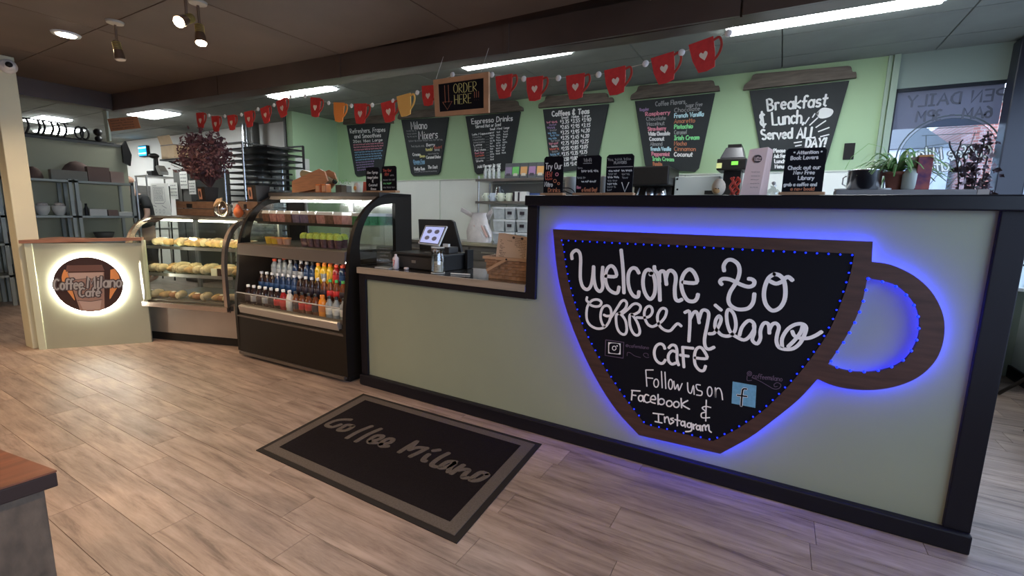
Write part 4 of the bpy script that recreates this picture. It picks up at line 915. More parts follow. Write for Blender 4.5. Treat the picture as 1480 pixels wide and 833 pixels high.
# ================================================================ LEFT SERVICE COUNTER with the ring light sign
A0 = Vector((-6.01, -1.02, 0)); ang = math.atan2(.65, .52); CL = .832
lc_ = thing('service_counter', 'pale green counter end with wooden top and glowing round cafe sign', 'counter', A0, ang)
MB().prism([(0, 0), (CL, 0), (CL, .03), (.45, .05), (0, .42)], 0, 1.02, lambda a, b, d: (a, b, d)).build('front_panel', mat('pale_sage_panel', (.36, .36, .255), .6, noise=.06, nscale=2), lc_)
MB().box(-.055, 0.0, -.012, .2, .0, 1.02).build('corner_trim', mat('cream_green_trim', (.58, .60, .42), .55), lc_, bevel=.003)
MB().box(CL, CL+.025, -.01, .03, .45, 1.05).build('end_trim', mat('cream_green_trim'), lc_)
MB().prism([(-.08, -.03), (CL+.01, -.03), (CL+.01, .04), (.45, .065), (.0, .5), (-.08, .5)], 0, .03, lambda a, b, d: (a, b, d+1.022+a*.03)).build('wooden_top', mat('reddish_wood_top', (.33, .16, .10), .4, noise=.3, nscale=8, stretch=(1, 8, 8)), lc_)
sx, sz = .39, .622
loc = A0+Vector((math.cos(ang)*sx, math.sin(ang)*sx, 0))
rs_ = thing('round_sign', 'round backlit cafe logo sign with white glowing ring on the pale green counter', 'sign', (loc.x, loc.y, sz-.28), ang)
rg = lambda r, n=48, z=.28: [(r*math.cos(2*PI*i/n), z+r*math.sin(2*PI*i/n)) for i in range(n)]
fP = lambda a, b, d: (a, -d, b)
MB().prism(rg(.268), .022, .034, fP).build('disc', mat('dark_brown_gloss', (.055, .03, .028), .15), rs_)
MB().prism(rg(.255), .004, .022, fP).build('spacer', BLACKM, rs_)
MB().tube([(a, -.012, b) for a, b in rg(.278)], .0085, 8, closed=True).build('ring_light', mat('white_ring_light', (1, 1, 1), .4, emit=(1, .97, .86), es=26), rs_)
def fd(d0): return lambda a, b, d: (a, -d0-d, b)
TANP = mat('tan_print', (.36, .22, .17), .3); TANL = mat('pale_tan_print', (.50, .36, .30), .3); BEAN = mat('orange_bean_print', (.75, .30, .10), .3); BRN = mat('brown_print', (.16, .08, .065), .3); GRL = mat('sign_grey_letter', (.42, .40, .38), .4); SHD = mat('sign_letter_shadow', (.07, .05, .05), .4)
f1 = fd(.0342)
bn = cat([(-.17, .43), (-.195, .36), (-.19, .28), (-.15, .19), (-.12, .13), (-.125, .2), (-.135, .3), (-.145, .42)], 3)
MB().prism(bn, 0, .0006, f1).build('left_bean', BEAN, rs_)
MB().prism([(-a*1.25-.0, b) for a, b in bn], 0, .0006, f1).build('right_bean', BEAN, rs_)
MB().prism([(-.15, .40), (.13, .40), (.10, .035), (.06, .016), (-.04, .016), (-.09, .035)], 0, .0008, f1).build('cup_print', TANP, rs_)
MB().prism([(-.145, .47), (.12, .47), (.135, .41), (-.16, .41)], .0, .001, f1).build('cup_lid_print', BRN, rs_)
MB().prism([(-.14, .395), (.12, .395), (.115, .33), (-.02, .342), (-.132, .33)], .001, .0015, f1).build('cup_band_print', TANL, rs_)
MB().prism([(-.09, .125), (0, .112), (.085, .125), (.065, .03), (-.065, .03)], .001, .0015, f1).build('cup_foot_print', TANL, rs_)
MB().ribbon([[(-.137, .325), (-.02, .34), (.118, .325)], [(-.1, .13), (0, .115), (.092, .13)]], .005, f1, .0016, .002).build('cup_lines', SHD, rs_)
def pstroke(w, col, d, nm):
    mb = MB(); mb.ribbon(fittext('Coffee', -.265, -.04, .24, .10, wob=.0, slant=.15), w, f1, d, d+.0004).ribbon(fittext('Milano', -.015, .262, .25, .105, wob=0, slant=.15), w, f1, d, d+.0004).ribbon(fittext('Caf\u00e9', -.085, .085, .165, .085, wob=0, slant=.15), w, f1, d, d+.0004)
    mb.build(nm, col, rs_)
pstroke(.036, SHD, .0022, 'lettering_shadow'); pstroke(.015, GRL, .0045, 'lettering')

# ================================================================ CURVED GLASS PASTRY CASE
P0 = Vector((-5.72, -.345, 0)); pa = math.atan2(.35, 1.12); PLn = 1.19
pc = thing('pastry_case', 'curved glass pastry display case on a stainless steel base', 'display case', P0, pa)
fx = lambda a, b, d: (d, a, b)   # profile (y, z) swept along x
MB().box(.02, PLn-.02, .03, .70, .0, .10).build('plinth', BLACKM, pc)
MB().prism([(0, .09), (.0, .44), (.72, .44), (.72, .09)], .01, PLn-.01, fx).build('base_panel', mat('dull_steel_panel', (.52, .47, .42), .38, metal=.75, noise=.15, nscale=2), pc)
gl = [(-.11, .40), (-.115, .75), (-.10, .95), (-.06, 1.09), (.01, 1.19), (.10, 1.25), (.22, 1.275)]
glc = cat(gl, 4)
MB().prism(glc+[(a+.004, b-.006) for a, b in glc[::-1]], .03, PLn-.03, fx).build('curved_glass', glassmat('case_glass', (.97, .99, .97), .07), pc)
CHR = mat('champagne_metal', (.62, .52, .45), .25, metal=.85)
for nm, xa in (('left_frame', 0.0), ('right_frame', PLn-.035)):
    MB().prism(glc+[(a+.035, b-.03) for a, b in glc[::-1]], xa, xa+.035, fx, smooth=False).build(nm, CHR, pc)
MB().box(0, PLn, -.12, -.04, .385, .43).build('lower_rail', CHR, pc)
MB().box(-.005, PLn+.005, .20, .74, 1.255, 1.29).build('top_panel', mat('dark_case_top', (.05, .045, .04), .3), pc)
MB().box(0, .02, .0, .72, .43, 1.26).build('left_side_glass', glassmat('case_glass'), pc)
MB().box(PLn-.02, PLn, .0, .72, .43, 1.26).build('right_side_glass', glassmat('case_glass'), pc)
MB().box(.02, .04, .68, .73, .43, 1.26).box(PLn/2-.02, PLn/2+.02, .69, .73, .43, 1.26).box(PLn-.04, PLn-.02, .68, .73, .43, 1.26).build('rear_door_frame', STEEL, pc)
MB().box(.04, PLn-.04, .705, .712, .43, 1.25).build('rear_door_glass', glassmat('case_back_glass', (.80, .82, .76), .12, .2), pc)
MB().box(.05, PLn-.05, -.06, .68, .44, .452).build('deck', mat('grey_enamel', (.10, .095, .085), .3), pc)
SHG = glassmat('shelf_glass', (.9, .97, .92), .12)
for z, y0 in ((.70, .02), (.97, .10)):
    MB().box(.04, PLn-.04, y0, .66, z, z+.008).build('glass_shelf', SHG, pc)
    MB().box(.04, PLn-.04, y0-.006, y0, z-.02, z+.012).build('shelf_rail', STEEL, pc)
CL_E = mat('case_tube_light', (1, 1, 1), .4, emit=(1.0, .93, .72), es=14)
MB().box(.10, .52, .19, .215, 1.238, 1.254).build('tube_light', CL_E, pc); MB().box(.62, PLn-.05, .19, .215, 1.238, 1.254).build('tube_light', CL_E, pc)
for z, y0_ in ((.97, .10),): MB().box(.06, PLn-.06, y0_+.004, y0_+.012, z-.016, z-.004).build('tube_light', mat('added_shelf_glow', (1, 1, 1), .4, emit=(1.0, .86, .50), es=9), pc)  # glowing strip added behind the shelf rail to brighten the pastries below
MB().hexa([(.06, .06, 1.2245), (.24, .06, 1.2245), (.22, .19, 1.264), (.06, .19, 1.264), (.06, .06, 1.2285), (.24, .06, 1.2285), (.22, .19, 1.268), (.06, .19, 1.268)]).build('price_card', mat('dark_brown_gloss'), pc)
# pastries
def cz(p, q): return Matrix.Translation(p) @ Matrix.Rotation(pa, 4, 'Z') @ Vector(q)
BRD = [mat('golden_pastry', (.62, .40, .18), .6, noise=.4, nscale=18), mat('pale_dough', (.72, .58, .36), .6, noise=.25, nscale=18), mat('brown_crust', (.36, .17, .08), .6, noise=.4, nscale=20)]
WRP = mat('crinkled_film', (.85, .86, .84), .18, noise=.15, nscale=40, bump=.8)
PROT = {}
def croissant():
    t = thing('croissant', 'x', 'pastry'); pts = []
    R_ = []
    for q in range(11): a = math.radians(-70+q*14); pts.append((.055*math.sin(a)*1.2, -.03*math.cos(a), .028)); R_.append(.007+.021*math.cos((q-5)/5.3*PI/2)*(1.0 if q % 2 else .84))
    MB().tube(pts, R_, 10).build('crust', BRD[0], t); return t
def roll():
    t = thing('wrapped_roll', 'x', 'pastry'); MB().tube([(-.07, 0, .03), (-.055, 0, .03), (0, 0, .033), (.055, 0, .03), (.07, 0, .03)], [.012, .026, .030, .026, .012], 12).build('bread', BRD[1], t)
    MB().add([(-.085, -.03, .002), (.085, -.032, .004), (.09, .0, .002), (-.088, .03, .003), (-.06, -.012, .058), (.065, -.01, .055), (.05, .018, .06), (-.05, .02, .055)], [(0, 1, 5, 4), (4, 5, 6, 7)]).build('film', glassmat('clear_film', (.95, .95, .93), .35, .15), t); return t
def muffin():
    t = thing('bun', 'x', 'pastry'); MB().ball((0, 0, .026), .042, 14, sz=.62).build('crust', BRD[2], t); MB().ball((0, 0, .045), .024, 10, sz=.4).build('icing', mat('icing', (.82, .74, .62), .4), t); return t
mk = {'croissant': (croissant, 'curved golden croissant'), 'wrapped_roll': (roll, 'pale roll in clear film'), 'bun': (muffin, 'round brown bun with pale icing')}
def pastry_row(y, z, kinds, where, n, x0=.09, x1=1.09, rzr=.5):
    cnt = {}
    for i in range(n):
        k = kinds[i % len(kinds)]; cnt[k] = cnt.get(k, 0)+1
        q = cz(P0, (x0+(x1-x0)*i/(n-1), y+random.uniform(-.012, .012), z)); lab = '%s, %s such from left, %s' % (mk[k][1], ORD[cnt[k]-1], where)
        rz = pa+random.uniform(-rzr, rzr)+(1.5 if k != 'bun' else 0)
        if k not in PROT:
            PROT[k] = mk[k][0](); o = PROT[k]; o.location = q; o.rotation_euler = (0, 0, rz); o['label'] = lab; o['group'] = 'pastries in the curved glass case'; o.scale = (1.05, 1.05, 1.35)
        else: dup(PROT[k], q, rz, lab, 'pastries in the curved glass case')
pastry_row(.22, .979, ['wrapped_roll', 'croissant', 'croissant'], 'top shelf front row', 12)
pastry_row(.42, .979, ['croissant', 'bun', 'wrapped_roll'], 'top shelf back row', 11)
pastry_row(.12, .709, ['wrapped_roll', 'wrapped_roll', 'croissant'], 'middle shelf front row', 12)
pastry_row(.34, .709, ['croissant', 'wrapped_roll'], 'middle shelf back row', 11)
pastry_row(.04, .453, ['bun', 'wrapped_roll', 'croissant'], 'case floor front row', 11)
q = cz(P0, (.92, .03, .709)); t = thing('price_tag', 'small pale card standing on the middle shelf of the pastry case', 'tag', q, pa)
MB().box(-.035, .035, .0, .003, 0, .075).build('card', mat('pale_card', (.80, .80, .60), .6), t); MB().box(.04, .085, .0, .003, 0, .075).build('dark_card', mat('dark_brown_gloss'), t)

# ================================================================ BLACK REFRIGERATED DRINKS CASE
D0 = Vector((-4.33, -.145, 0)); da = .035; DL = 1.44
dc = thing('drinks_case', 'tall black curved refrigerated case with open drinks shelves', 'display case', D0, da)
KB = mat('case_black', (.012, .008, .005), .5, spec=.25); KD = mat('case_inner', (.022, .018, .014), .5, spec=.2)
MB().box(.03, DL-.03, .05, .78, .0, .05).build('plinth', BLACKM, dc)
MB().prism([(.02, .045), (.0, .06), (-.0, .40), (.02, .42), (.80, .42), (.80, .045)], .03, DL-.03, fx).build('base_panel', KB, dc)
MB().box(.03, DL-.03, -.012, .02, .032, .058).build('lower_trim', mat('dark_steel_trim', (.20, .17, .15), .4, metal=.8), dc)
MB().box(.03, DL-.03, -.006, .01, .392, .404).build('grille_trim', mat('dark_steel_trim'), dc)
MB().prism([(.005, .43), (-.01, .49), (.0, .50), (.04, .50), (.04, .43)], .06, DL-.09, fx).build('price_rail', mat('silver_price_rail', (.42, .38, .33), .4, metal=.4), dc)
MB().box(.03, DL-.03, .01, .04, .40, .44).build('bumper', KB, dc)
lip = [(.0, .50), (-.012, .62), (-.004, .62), (.008, .50)]
MB().prism(lip, .05, DL-.05, fx).build('front_glass', glassmat('case_glass'), dc)
MB().prism([(-.013, .617), (-.013, .625), (-.003, .625), (-.003, .617)], .05, DL-.05, fx).build('glass_edge', mat('bright_glass_edge', (.6, .6, .58), .2, metal=.3), dc)
# side frames
prof = cat([(0, .06), (-.005, .42), (.005, .62), (.035, .80), (.055, 1.0), (.085, 1.138), (.159, 1.302), (.291, 1.432), (.453, 1.522), (.60, 1.54)], 3)
oth = prof+[(.80, 1.54), (.80, .06)]
D_h = cat([(.175, .95), (.17, 1.13), (.235, 1.30), (.36, 1.42), (.587, 1.455)], 4)+[(.587, .95)]
holed([(a, b) for a, b in oth], [D_h], fx, DL-.035, DL, 'right_side_frame', KB, dc)
holed([(a, b) for a, b in oth], [D_h], fx, 0, .035, 'left_side_frame', KB, dc)
MB().prism(D_h, DL-.02, DL-.016, fx).build('right_side_glass', glassmat('case_glass'), dc)
MB().prism(D_h, .016, .02, fx).build('left_side_glass', glassmat('case_glass'), dc)
ug = cat([(.065, 1.07), (.09, 1.145), (.165, 1.305), (.29, 1.425), (.42, 1.495)], 4)
MB().prism(ug+[(a+.006, b-.004) for a, b in ug[::-1]], .035, DL-.035, fx).build('curved_glass', glassmat('case_glass'), dc)
MB().prism([(.035, .965), (.045, 1.06), (.075, 1.07), (.5, 1.03), (.5, 1.0), (.05, .985), (.045, .965)], .035, DL-.035, fx).build('mid_rail', mat('bronze_rail', (.20, .165, .14), .35, metal=.4), dc)
MB().box(0.0, DL, .40, .80, 1.505, 1.54).build('top_panel', mat('dark_case_top'), dc)
MB().prism([(.38, 1.475), (.40, 1.505), (.43, 1.505), (.43, 1.475)], .035, DL-.035, fx).build('light_hood', STEEL, dc)
MB().box(.22, DL-.2, .372, .392, 1.452, 1.468).build('tube_light', mat('case_white_tube', (1, 1, 1), .4, emit=(.97, .98, 1.0), es=22), dc)
MB().box(.035, DL-.035, .74, .76, .42, 1.03).build('back_panel', KD, dc)
MB().box(.06, DL-.06, .76, .78, 1.03, 1.06).box(.06, .09, .76, .78, 1.06, 1.5).box(.69, .75, .76, .78, 1.06, 1.5).box(DL-.09, DL-.06, .76, .78, 1.06, 1.5).build('rear_door_frame', STEEL, dc)
MB().box(.06, DL-.06, .765, .771, 1.06, 1.5).build('rear_glass', glassmat('case_back_glass'), dc)
MB().box(.035, DL-.035, .08, .74, 1.062, 1.07).build('upper_deck', mat('dark_steel_trim'), dc)
MB().box(.05, DL-.05, .24, .72, 1.255, 1.263).build('glass_shelf', SHG, dc); MB().box(.05, DL-.05, .235, .245, 1.245, 1.268).build('shelf_rail', KD, dc)
TI = [(.06, .49), (.19, .60), (.33, .708)]
for (y, z) in TI: MB().box(.04, DL-.04, y-.03, .74, z-.012, z).build('wire_shelf', KD, dc); MB().box(.04, DL-.04, y-.036, y-.03, z-.012, z+.025).build('shelf_lip', mat('dark_steel_trim'), dc)
MB().box(.06, DL-.06, .06, .075, .968, .98).build('added_inner_glow', mat('added_warm_glow', (1, 1, 1), .4, emit=(1, .86, .66), es=9), dc)  # unseen glowing strip added behind the rail lip to brighten the bottles
def dz(q): return Matrix.Translation(D0) @ Matrix.Rotation(da, 4, 'Z') @ Vector(q)
BOT = {}
def bottle(kind):
    liquid, cap, lab, shape = kind
    t = thing('drink_bottle', 'x', 'bottle'); h = .195
    if shape == 'wide': pr = [(.02, 0), (.033, .004), (.033, .06), (.029, .075), (.033, .09), (.033, .135), (.020, .162), (.015, .172)]
    elif shape == 'square': pr = [(.025, 0), (.032, .005), (.032, .13), (.016, .155), (.014, .172)]
    else: pr = [(.02, 0), (.031, .004), (.031, .12), (.024, .145), (.013, .168), (.012, .172)]
    MB().lathe(pr, (0, 0, 0), 14).build('body', liquid, t)
    MB().lathe([(.0335, .055), (.0338, .057), (.0338, .105), (.0335, .107)] if shape == 'wide' else [(.0315, .045), (.0328, .046), (.0328, .10), (.0315, .101)], (0, 0, 0), 14).build('label', lab, t)
    r = .019 if shape == 'wide' else .015
    MB().lathe([(r, .172), (r, .192), (r*.9, .195), (.001, .195)], (0, 0, 0), 12).build('cap', cap, t); return t
def G(n, c, r=.12): return mat(n, c, r, spec=.6)
CAPS = {'white': G('white_cap', (.8, .8, .78), .4), 'red': G('orange_red_cap', (.85, .10, .04), .4), 'orange': G('orange_cap', (.85, .26, .03), .4), 'black': G('black_cap', (.02, .02, .02), .4), 'green': G('green_cap', (.05, .35, .10), .4), 'silver': G('silver_cap', (.55, .55, .58), .3)}
LIQ = {'cola': G('dark_cola', (.03, .014, .012)), 'water': G('clear_grey_water', (.30, .33, .34)), 'navy': G('navy_drink', (.02, .04, .10)), 'yellow': G('yellow_drink', (.80, .50, .03)), 'red': G('red_drink', (.35, .02, .02)), 'orange': G('orange_drink', (.85, .28, .03)), 'tea': G('brown_tea', (.16, .05, .02)), 'purple': G('dark_purple_drink', (.06, .02, .06)), 'milk': G('pale_drink', (.70, .66, .60))}
LBS = {'silver': mat('silver_label', (.35, .36, .38), .4), 'blue': mat('dark_blue_label', (.02, .06, .16), .4), 'white': mat('white_label', (.75, .73, .70), .5), 'red': mat('red_label', (.55, .03, .03), .5), 'yellow': mat('yellow_label', (.75, .45, .05), .5), 'dark': mat('dark_label', (.03, .02, .03), .5), 'orange': mat('orange_label', (.7, .2, .03), .5)}
NL = {'cola': 'dark cola', 'water': 'clear water', 'navy': 'dark blue', 'yellow': 'yellow', 'red': 'red', 'orange': 'orange', 'tea': 'brown tea', 'purple': 'dark purple', 'milk': 'pale milky'}
NN = {'cola': 'dark_cola', 'water': 'clear_water', 'navy': 'dark_blue', 'yellow': 'yellow', 'red': 'red', 'orange': 'orange', 'tea': 'brown', 'purple': 'purple', 'milk': 'pale'}
def brow(tier, y, z, seq, where, x0=.10, x1=None, sp=None):
    x1 = x1 or DL-.10; n = len(seq)
    for i, s_ in enumerate(seq):
        l, c, b, sh = s_.split(); key = s_
        q = dz((x0+(x1-x0)*i/(n-1), y, z)); lab = '%s bottle with %s cap, %s from left, %s' % (NL[l], c, ORD[i], where)
        if key not in BOT:
            BOT[key] = bottle((LIQ[l], CAPS[c], LBS[b], sh)); o = BOT[key]; o.location = q; o['label'] = lab; o['group'] = 'bottles in the black drinks case'
        else: dup(BOT[key], q, 0, lab, 'bottles in the black drinks case')
brow(3, .355, .709, ['water red silver wide', 'water silver silver slim', 'water black silver slim', 'water silver silver slim', 'navy black silver slim', 'cola silver silver slim', 'navy silver blue slim', 'navy black blue slim', 'yellow orange yellow wide', 'yellow orange silver wide', 'yellow orange yellow wide', 'red red red wide', 'navy red blue wide', 'red red dark wide', 'orange red orange wide', 'orange red yellow wide', 'milk black white square'], 'top tier front row')
brow(3, .46, .709, ['water red silver wide', 'cola black dark slim', 'cola black dark slim', 'water silver silver slim', 'cola black dark slim', 'navy black blue slim', 'cola black dark slim', 'yellow orange yellow wide', 'yellow red yellow wide', 'yellow white yellow wide', 'red red red wide', 'red red dark wide', 'navy red blue wide', 'orange red orange wide', 'orange red orange wide', 'orange red yellow wide'], 'top tier back row')
brow(2, .215, .601, ['cola silver blue slim']*3+['navy silver blue slim']*4+['cola silver dark slim']*4+['tea silver dark slim', 'tea green red slim', 'tea green red slim', 'tea green dark slim', 'orange orange yellow wide', 'milk black white square'], 'middle tier')
brow(1, .075, .491, ['cola white dark slim', 'cola white silver slim', 'cola white dark slim', 'cola white silver slim', 'cola white dark slim', 'cola white red slim', 'red white red slim', 'milk silver white slim', 'tea black dark slim', 'tea black red slim', 'tea black red slim', 'tea black dark slim', 'orange orange orange wide', 'water black white square', 'water black white square', 'water black white square'], 'lowest tier')
# upper shelves: boxed cakes, fruit cups
CLM = glassmat('clear_clamshell', (.95, .95, .95), .22, .08)
def clam(filling, name):
    t = thing('cake_box', name, 'cake box'); MB().hexa([(-.040, -.05, 0), (.040, -.05, 0), (.040, .05, 0), (-.040, .05, 0), (-.046, -.056, .05), (.046, -.056, .05), (.046, .056, .05), (-.046, .056, .05)]).build('filling', filling, t)
    MB().hexa([(-.048, -.058, .052), (.048, -.058, .052), (.048, .058, .052), (-.048, .058, .052), (-.04, -.05, .07), (.04, -.05, .07), (.04, .05, .07), (-.04, .05, .07)]).build('clear_lid', mat('milky_lid', (.84, .80, .78), .12), t); return t
cakes = [clam(mat('brown_cake', (.20, .09, .06), .6, noise=.5, nscale=40), 'x'), clam(mat('pink_cake', (.50, .22, .20), .6, noise=.4, nscale=40), 'x'), clam(mat('violet_cake', (.18, .13, .22), .6, noise=.4, nscale=40), 'x')]
for c_ in cakes: c_.scale = (1.1, 1.1, 1.5)
NC = ['brown', 'pink', 'violet tinted']; used = [0, 0, 0]
for i, k in enumerate([0, 1, 1, 0, 2, 2, 0, 1, 0, 1]):
    q = dz((.16+i*.105, .31, 1.264)); lab = 'clear lidded box of %s cake, %s from the left on the upper shelf' % (NC[k], ORD[i])
    if used[k]: dup(cakes[k], q, da+random.uniform(-.1, .1), lab, 'cake boxes on the upper shelf')
    else: used[k] = 1; cakes[k].location = q; cakes[k]['label'] = lab; cakes[k]['group'] = 'cake boxes on the upper shelf'
for i, k in enumerate([0, 1, 0, 0, 2, 0, 1, 0, 0]):
    dup(cakes[k], dz((.16+i*.11, .50, 1.264)), da, 'clear lidded box of %s cake, %s from the left in the row behind' % (NC[k], ORD[i]), 'cake boxes on the upper shelf')
g0 = None
for i in range(4):
    q = dz((1.30, .32+i*.098, 1.264)); lab = 'green and white striped food carton, %s from the front beside the right glass' % ORD[i]
    if g0 is None:
        g0 = thing('food_carton', lab, 'carton', q, da, 'green cartons on the upper shelf')
        MB().box(-.05, .05, -.045, .045, 0, .055).build('carton', mat('green_carton', (.05, .22, .08), .5, noise=.5, nscale=60), g0); g0.scale = (1, 1, 1.35); MB().box(-.052, .052, -.047, .047, .056, .075).build('lid', mat('milky_lid'), g0)
    else: dup(g0, q, da, lab)
def fcup(body, top, lab, q, dome=True):
    t = thing('fruit_cup', lab, 'cup', q, da, 'fruit cups on the lower glass deck')
    MB().lathe([(.026, 0), (.034, .07)] if dome else [(.028, 0), (.037, .05)], (0, 0, 0), 18).build('cup', body, t)
    if dome: MB().lathe([(.037, .071), (.038, .08), (.034, .105), (.018, .118), (.001, .12)], (0, 0, 0), 18).build('contents', top, t)
    else: MB().lathe([(.038, .051), (.039, .062), (.001, .064)], (0, 0, 0), 18).build('lid', top, t)
    return t
YG = mat('yellow_green_grapes', (.62, .72, .12), .3, noise=.3, nscale=60, bump=.5); PAR = mat('dark_berry_parfait', (.16, .07, .08), .4, noise=.5, nscale=50)
g0 = fcup(PAR, YG, 'parfait cup with yellow green fruit on top, first from the left of its row', dz((.80, .16, 1.071)))
for i in range(1, 6): dup(g0, dz((.80+i*.082, .16, 1.071)), da, 'parfait cup with yellow green fruit on top, %s from the left of its row' % ORD[i])
for i in range(5): dup(g0, dz((.82+i*.085, .26, 1.071)), da, 'parfait cup with yellow green fruit on top, %s from the left in the row behind' % ORD[i])
fcup(mat('yellow_cup', (.80, .50, .05), .4), mat('yellow_cup'), 'bright yellow snack cup at the left of the lower deck', dz((.30, .18, 1.071)), False)
fcup(mat('yellow_cup'), mat('orange_cup', (.80, .30, .08), .4), 'yellow snack cup with orange lid beside the plain yellow one', dz((.385, .18, 1.071)), False)
fcup(mat('pink_orange_cup', (.70, .36, .24), .4), mat('orange_cup'), 'pinkish cup with orange lid, left of two', dz((.46, .18, 1.071)), False)
fcup(mat('pink_orange_cup'), mat('orange_cup'), 'pinkish cup with orange lid, right of two', dz((.54, .18, 1.071)), False)
t = thing('dark_dish', 'dark scale dish in the middle of the lower glass deck', 'dish', dz((.66, .35, 1.071)), da); MB().lathe([(.05, 0), (.03, .04), (.06, .09), (.062, .10), (.001, .09)], (0, 0, 0), 20).build('dish', KD, t)

# ---- things on top of the drinks case
TZ = 1.541
def ctop(px, Y): return onY(px, 275, Y).x
x = ctop(446, .42)
WDM = mat('orange_pine', (.55, .26, .13), .5, noise=.2, nscale=8, stretch=(1, 8, 8))
Y = .52
t = thing('wooden_scoop_crate', 'slanted pine bottle holder with a glass jar lying in it', 'crate', (x, Y, TZ), world=True)
pp = lambda l: [(onY(a, b, Y-.04).x, onY(a, b, Y-.04).z) for a, b in l]
side = pp([(423, 276), (423, 258), (462, 240), (470, 244), (474, 257), (465, 268)]); zz = TZ-side[0][1]+.001; side = [(a, b+zz) for a, b in side]
MB().prism(side, Y-.05, Y-.035).build('near_side', WDM, t); MB().prism(side, Y+.06, Y+.075).build('far_side', WDM, t)
MB().box(side[0][0], side[0][0]+.012, Y-.035, Y+.06, side[0][1], side[1][1]).box(side[0][0], side[5][0]-.05, Y-.035, Y+.06, side[0][1]+.002, side[0][1]+.014).build('bottom', WDM, t)
a = Vector((side[1][0]+.10, Y+.012, side[2][1]-.035)); b = Vector((side[4][0]+.02, Y+.012, side[4][1]-.005))
MB().tube([a, a+(b-a)*.75, a+(b-a)*.9, b], [.04, .04, .024, .02], 16).build('glass_jar', mat('amber_glass', (.45, .38, .22), .15), t); MB().tube([b, b+(b-a).normalized()*.02], .022, 14).build('jar_cap', BLACKM, t)
for i, (px, nm) in enumerate(((463, 'left'), (472, 'right'))):
    x = ctop(px, .45); t = thing('orange_tin', 'translucent orange holder, %s of two on the black case' % nm, 'holder', (x, .45, TZ), world=True)
    MB().box(x-.035, x+.03, .42, .48, TZ, TZ+.085).build('body', mat('orange_acrylic', (.72, .22, .06), .25), t, bevel=.006); MB().box(x-.025, x+.02, .416, .42, TZ+.015, TZ+.07).build('pale_front', mat('pale_orange', (.8, .42, .22), .4), t)
x = ctop(497, .46); t = thing('herb_planter', 'grey wooden planter box with two small green herbs', 'planter', (x, .46, TZ), world=True)
MB().box(x-.075, x+.0, .43, .49, TZ, TZ+.075).build('dark_box', mat('dark_grey_wood', (.10, .08, .06), .7, noise=.3, nscale=20), t); MB().box(x+.002, x+.07, .43, .49, TZ, TZ+.065).build('grey_box', mat('mid_grey_wood', (.18, .17, .14), .7), t)
for k in range(40):
    cx_ = x-.04 if k % 2 else x+.035; p = Vector((cx_+random.gauss(0, .02), .46+random.gauss(0, .012), TZ+.075+random.uniform(0, .045))); d = Vector((random.uniform(-1, 1), random.uniform(-.5, .5), random.uniform(.2, 1))).normalized()*.014; s_ = Vector((-d.y, d.x, 0)).normalized()*.005
    MB().add([p, p+d*.5+s_, p+d, p+d*.5-s_+Vector((0, 0, .002))], [(0, 1, 2), (0, 2, 3)]).build('leaf', LF[0], t)
x = ctop(516, .44); t = thing('egg_ornament', 'white fried egg shaped ornament with orange yolk', 'ornament', (x, .44, TZ), world=True)
MB().ball((x, .44, TZ+.046), .04, 16, sy=.5, sz=1.15).build('egg_white', mat('egg_white', (.85, .72, .6), .4), t); MB().ball((x-.004, .424, TZ+.042), .02, 12, sy=.5).build('yolk', mat('egg_yolk', (.85, .35, .08), .4), t)
x = ctop(527, .46); solo('red_card', MB().hexa([(x-.02, .455, TZ), (x+.02, .455, TZ), (x+.02, .46, TZ), (x-.02, .46, TZ), (x-.025, .47, TZ+.10), (x+.02, .47, TZ+.10), (x+.02, .475, TZ+.10), (x-.025, .475, TZ+.10)]), mat('red_paper', (.70, .12, .08), .6), 'upright red card tucked behind the egg ornament', 'card')
standboard(529, 550, 242, 'double chalkboard on the black case, left leaf with white writing', [('New Syrup', .1, .9, .74, .1, 'w'), ('Mango Lychee', .1, .9, .54, .09, 'w'), ('&', .45, .6, .38, .1, 'w'), ('Coconut', .2, .85, .22, .1, 'w'), ('Rose', .35, .75, .06, .09, 'w')], Y=.40, zb=TZ)
standboard(552, 574, 240, 'double chalkboard on the black case, right leaf with red and green writing', [('Try Our', .1, .7, .78, .1, 'r'), ('NEW', .2, .5, .62, .1, 'r'), ('~', .6, .95, .6, .06, 'g'), ('~', .1, .9, .42, .07, 'g'), ('~', .1, .8, .28, .07, 'n'), ('~', .1, .9, .12, .07, 'g')], Y=.40, zb=TZ)

# ---- things on top of the pastry case
TP = 1.291
CRT = mat('crate_wood', (.17, .10, .065), .65, noise=.35, nscale=8, stretch=(1, 6, 6))
def crate(px0, px1, py0, lab, yy):
    q0, q1 = onY(px0, 312, yy), onY(px1, 312, yy+.16); w = q1.x-q0.x; h = onY((px0+px1)/2, py0, yy).z-TP
    t = thing('wooden_crate', lab, 'crate', (q0.x+w/2, yy, TP), group='brown wooden crates behind the pastry case', world=True); x0, x1 = q0.x, q1.x
    for k in range(2):
        z0, z1 = TP+.004+k*(h/2), TP+(k+1)*(h/2)-.004
        MB().box(x0, x1, yy, yy+.012, z0, z1).build('plank', CRT, t); MB().box(x0, x1, yy+.15, yy+.162, z0, z1).build('plank', CRT, t)
        MB().box(x1-.012, x1, yy+.013, yy+.149, z0, z1).build('plank', CRT, t); MB().box(x0, x0+.012, yy+.013, yy+.149, z0, z1).build('plank', CRT, t)
    MB().box(x0+.012, x1-.012, yy+.012, yy+.15, TP+h-.02, TP+h-.005).build('crate_top', CRT, t)
    MB().box(x0+w*.3, x0+w*.45, yy-.003, yy, TP+h*.55, TP+h*.82).build('hand_hole', BLACKM, t)
    return t, x0, x1, TP+h
t, a0, a1, ht = crate(256, 332, 291, 'long brown wooden crate under the dried plant', .17)
t, b0, b1, ht2 = crate(345, 396, 291, 'second brown wooden crate, carrying the small black pot', .15)
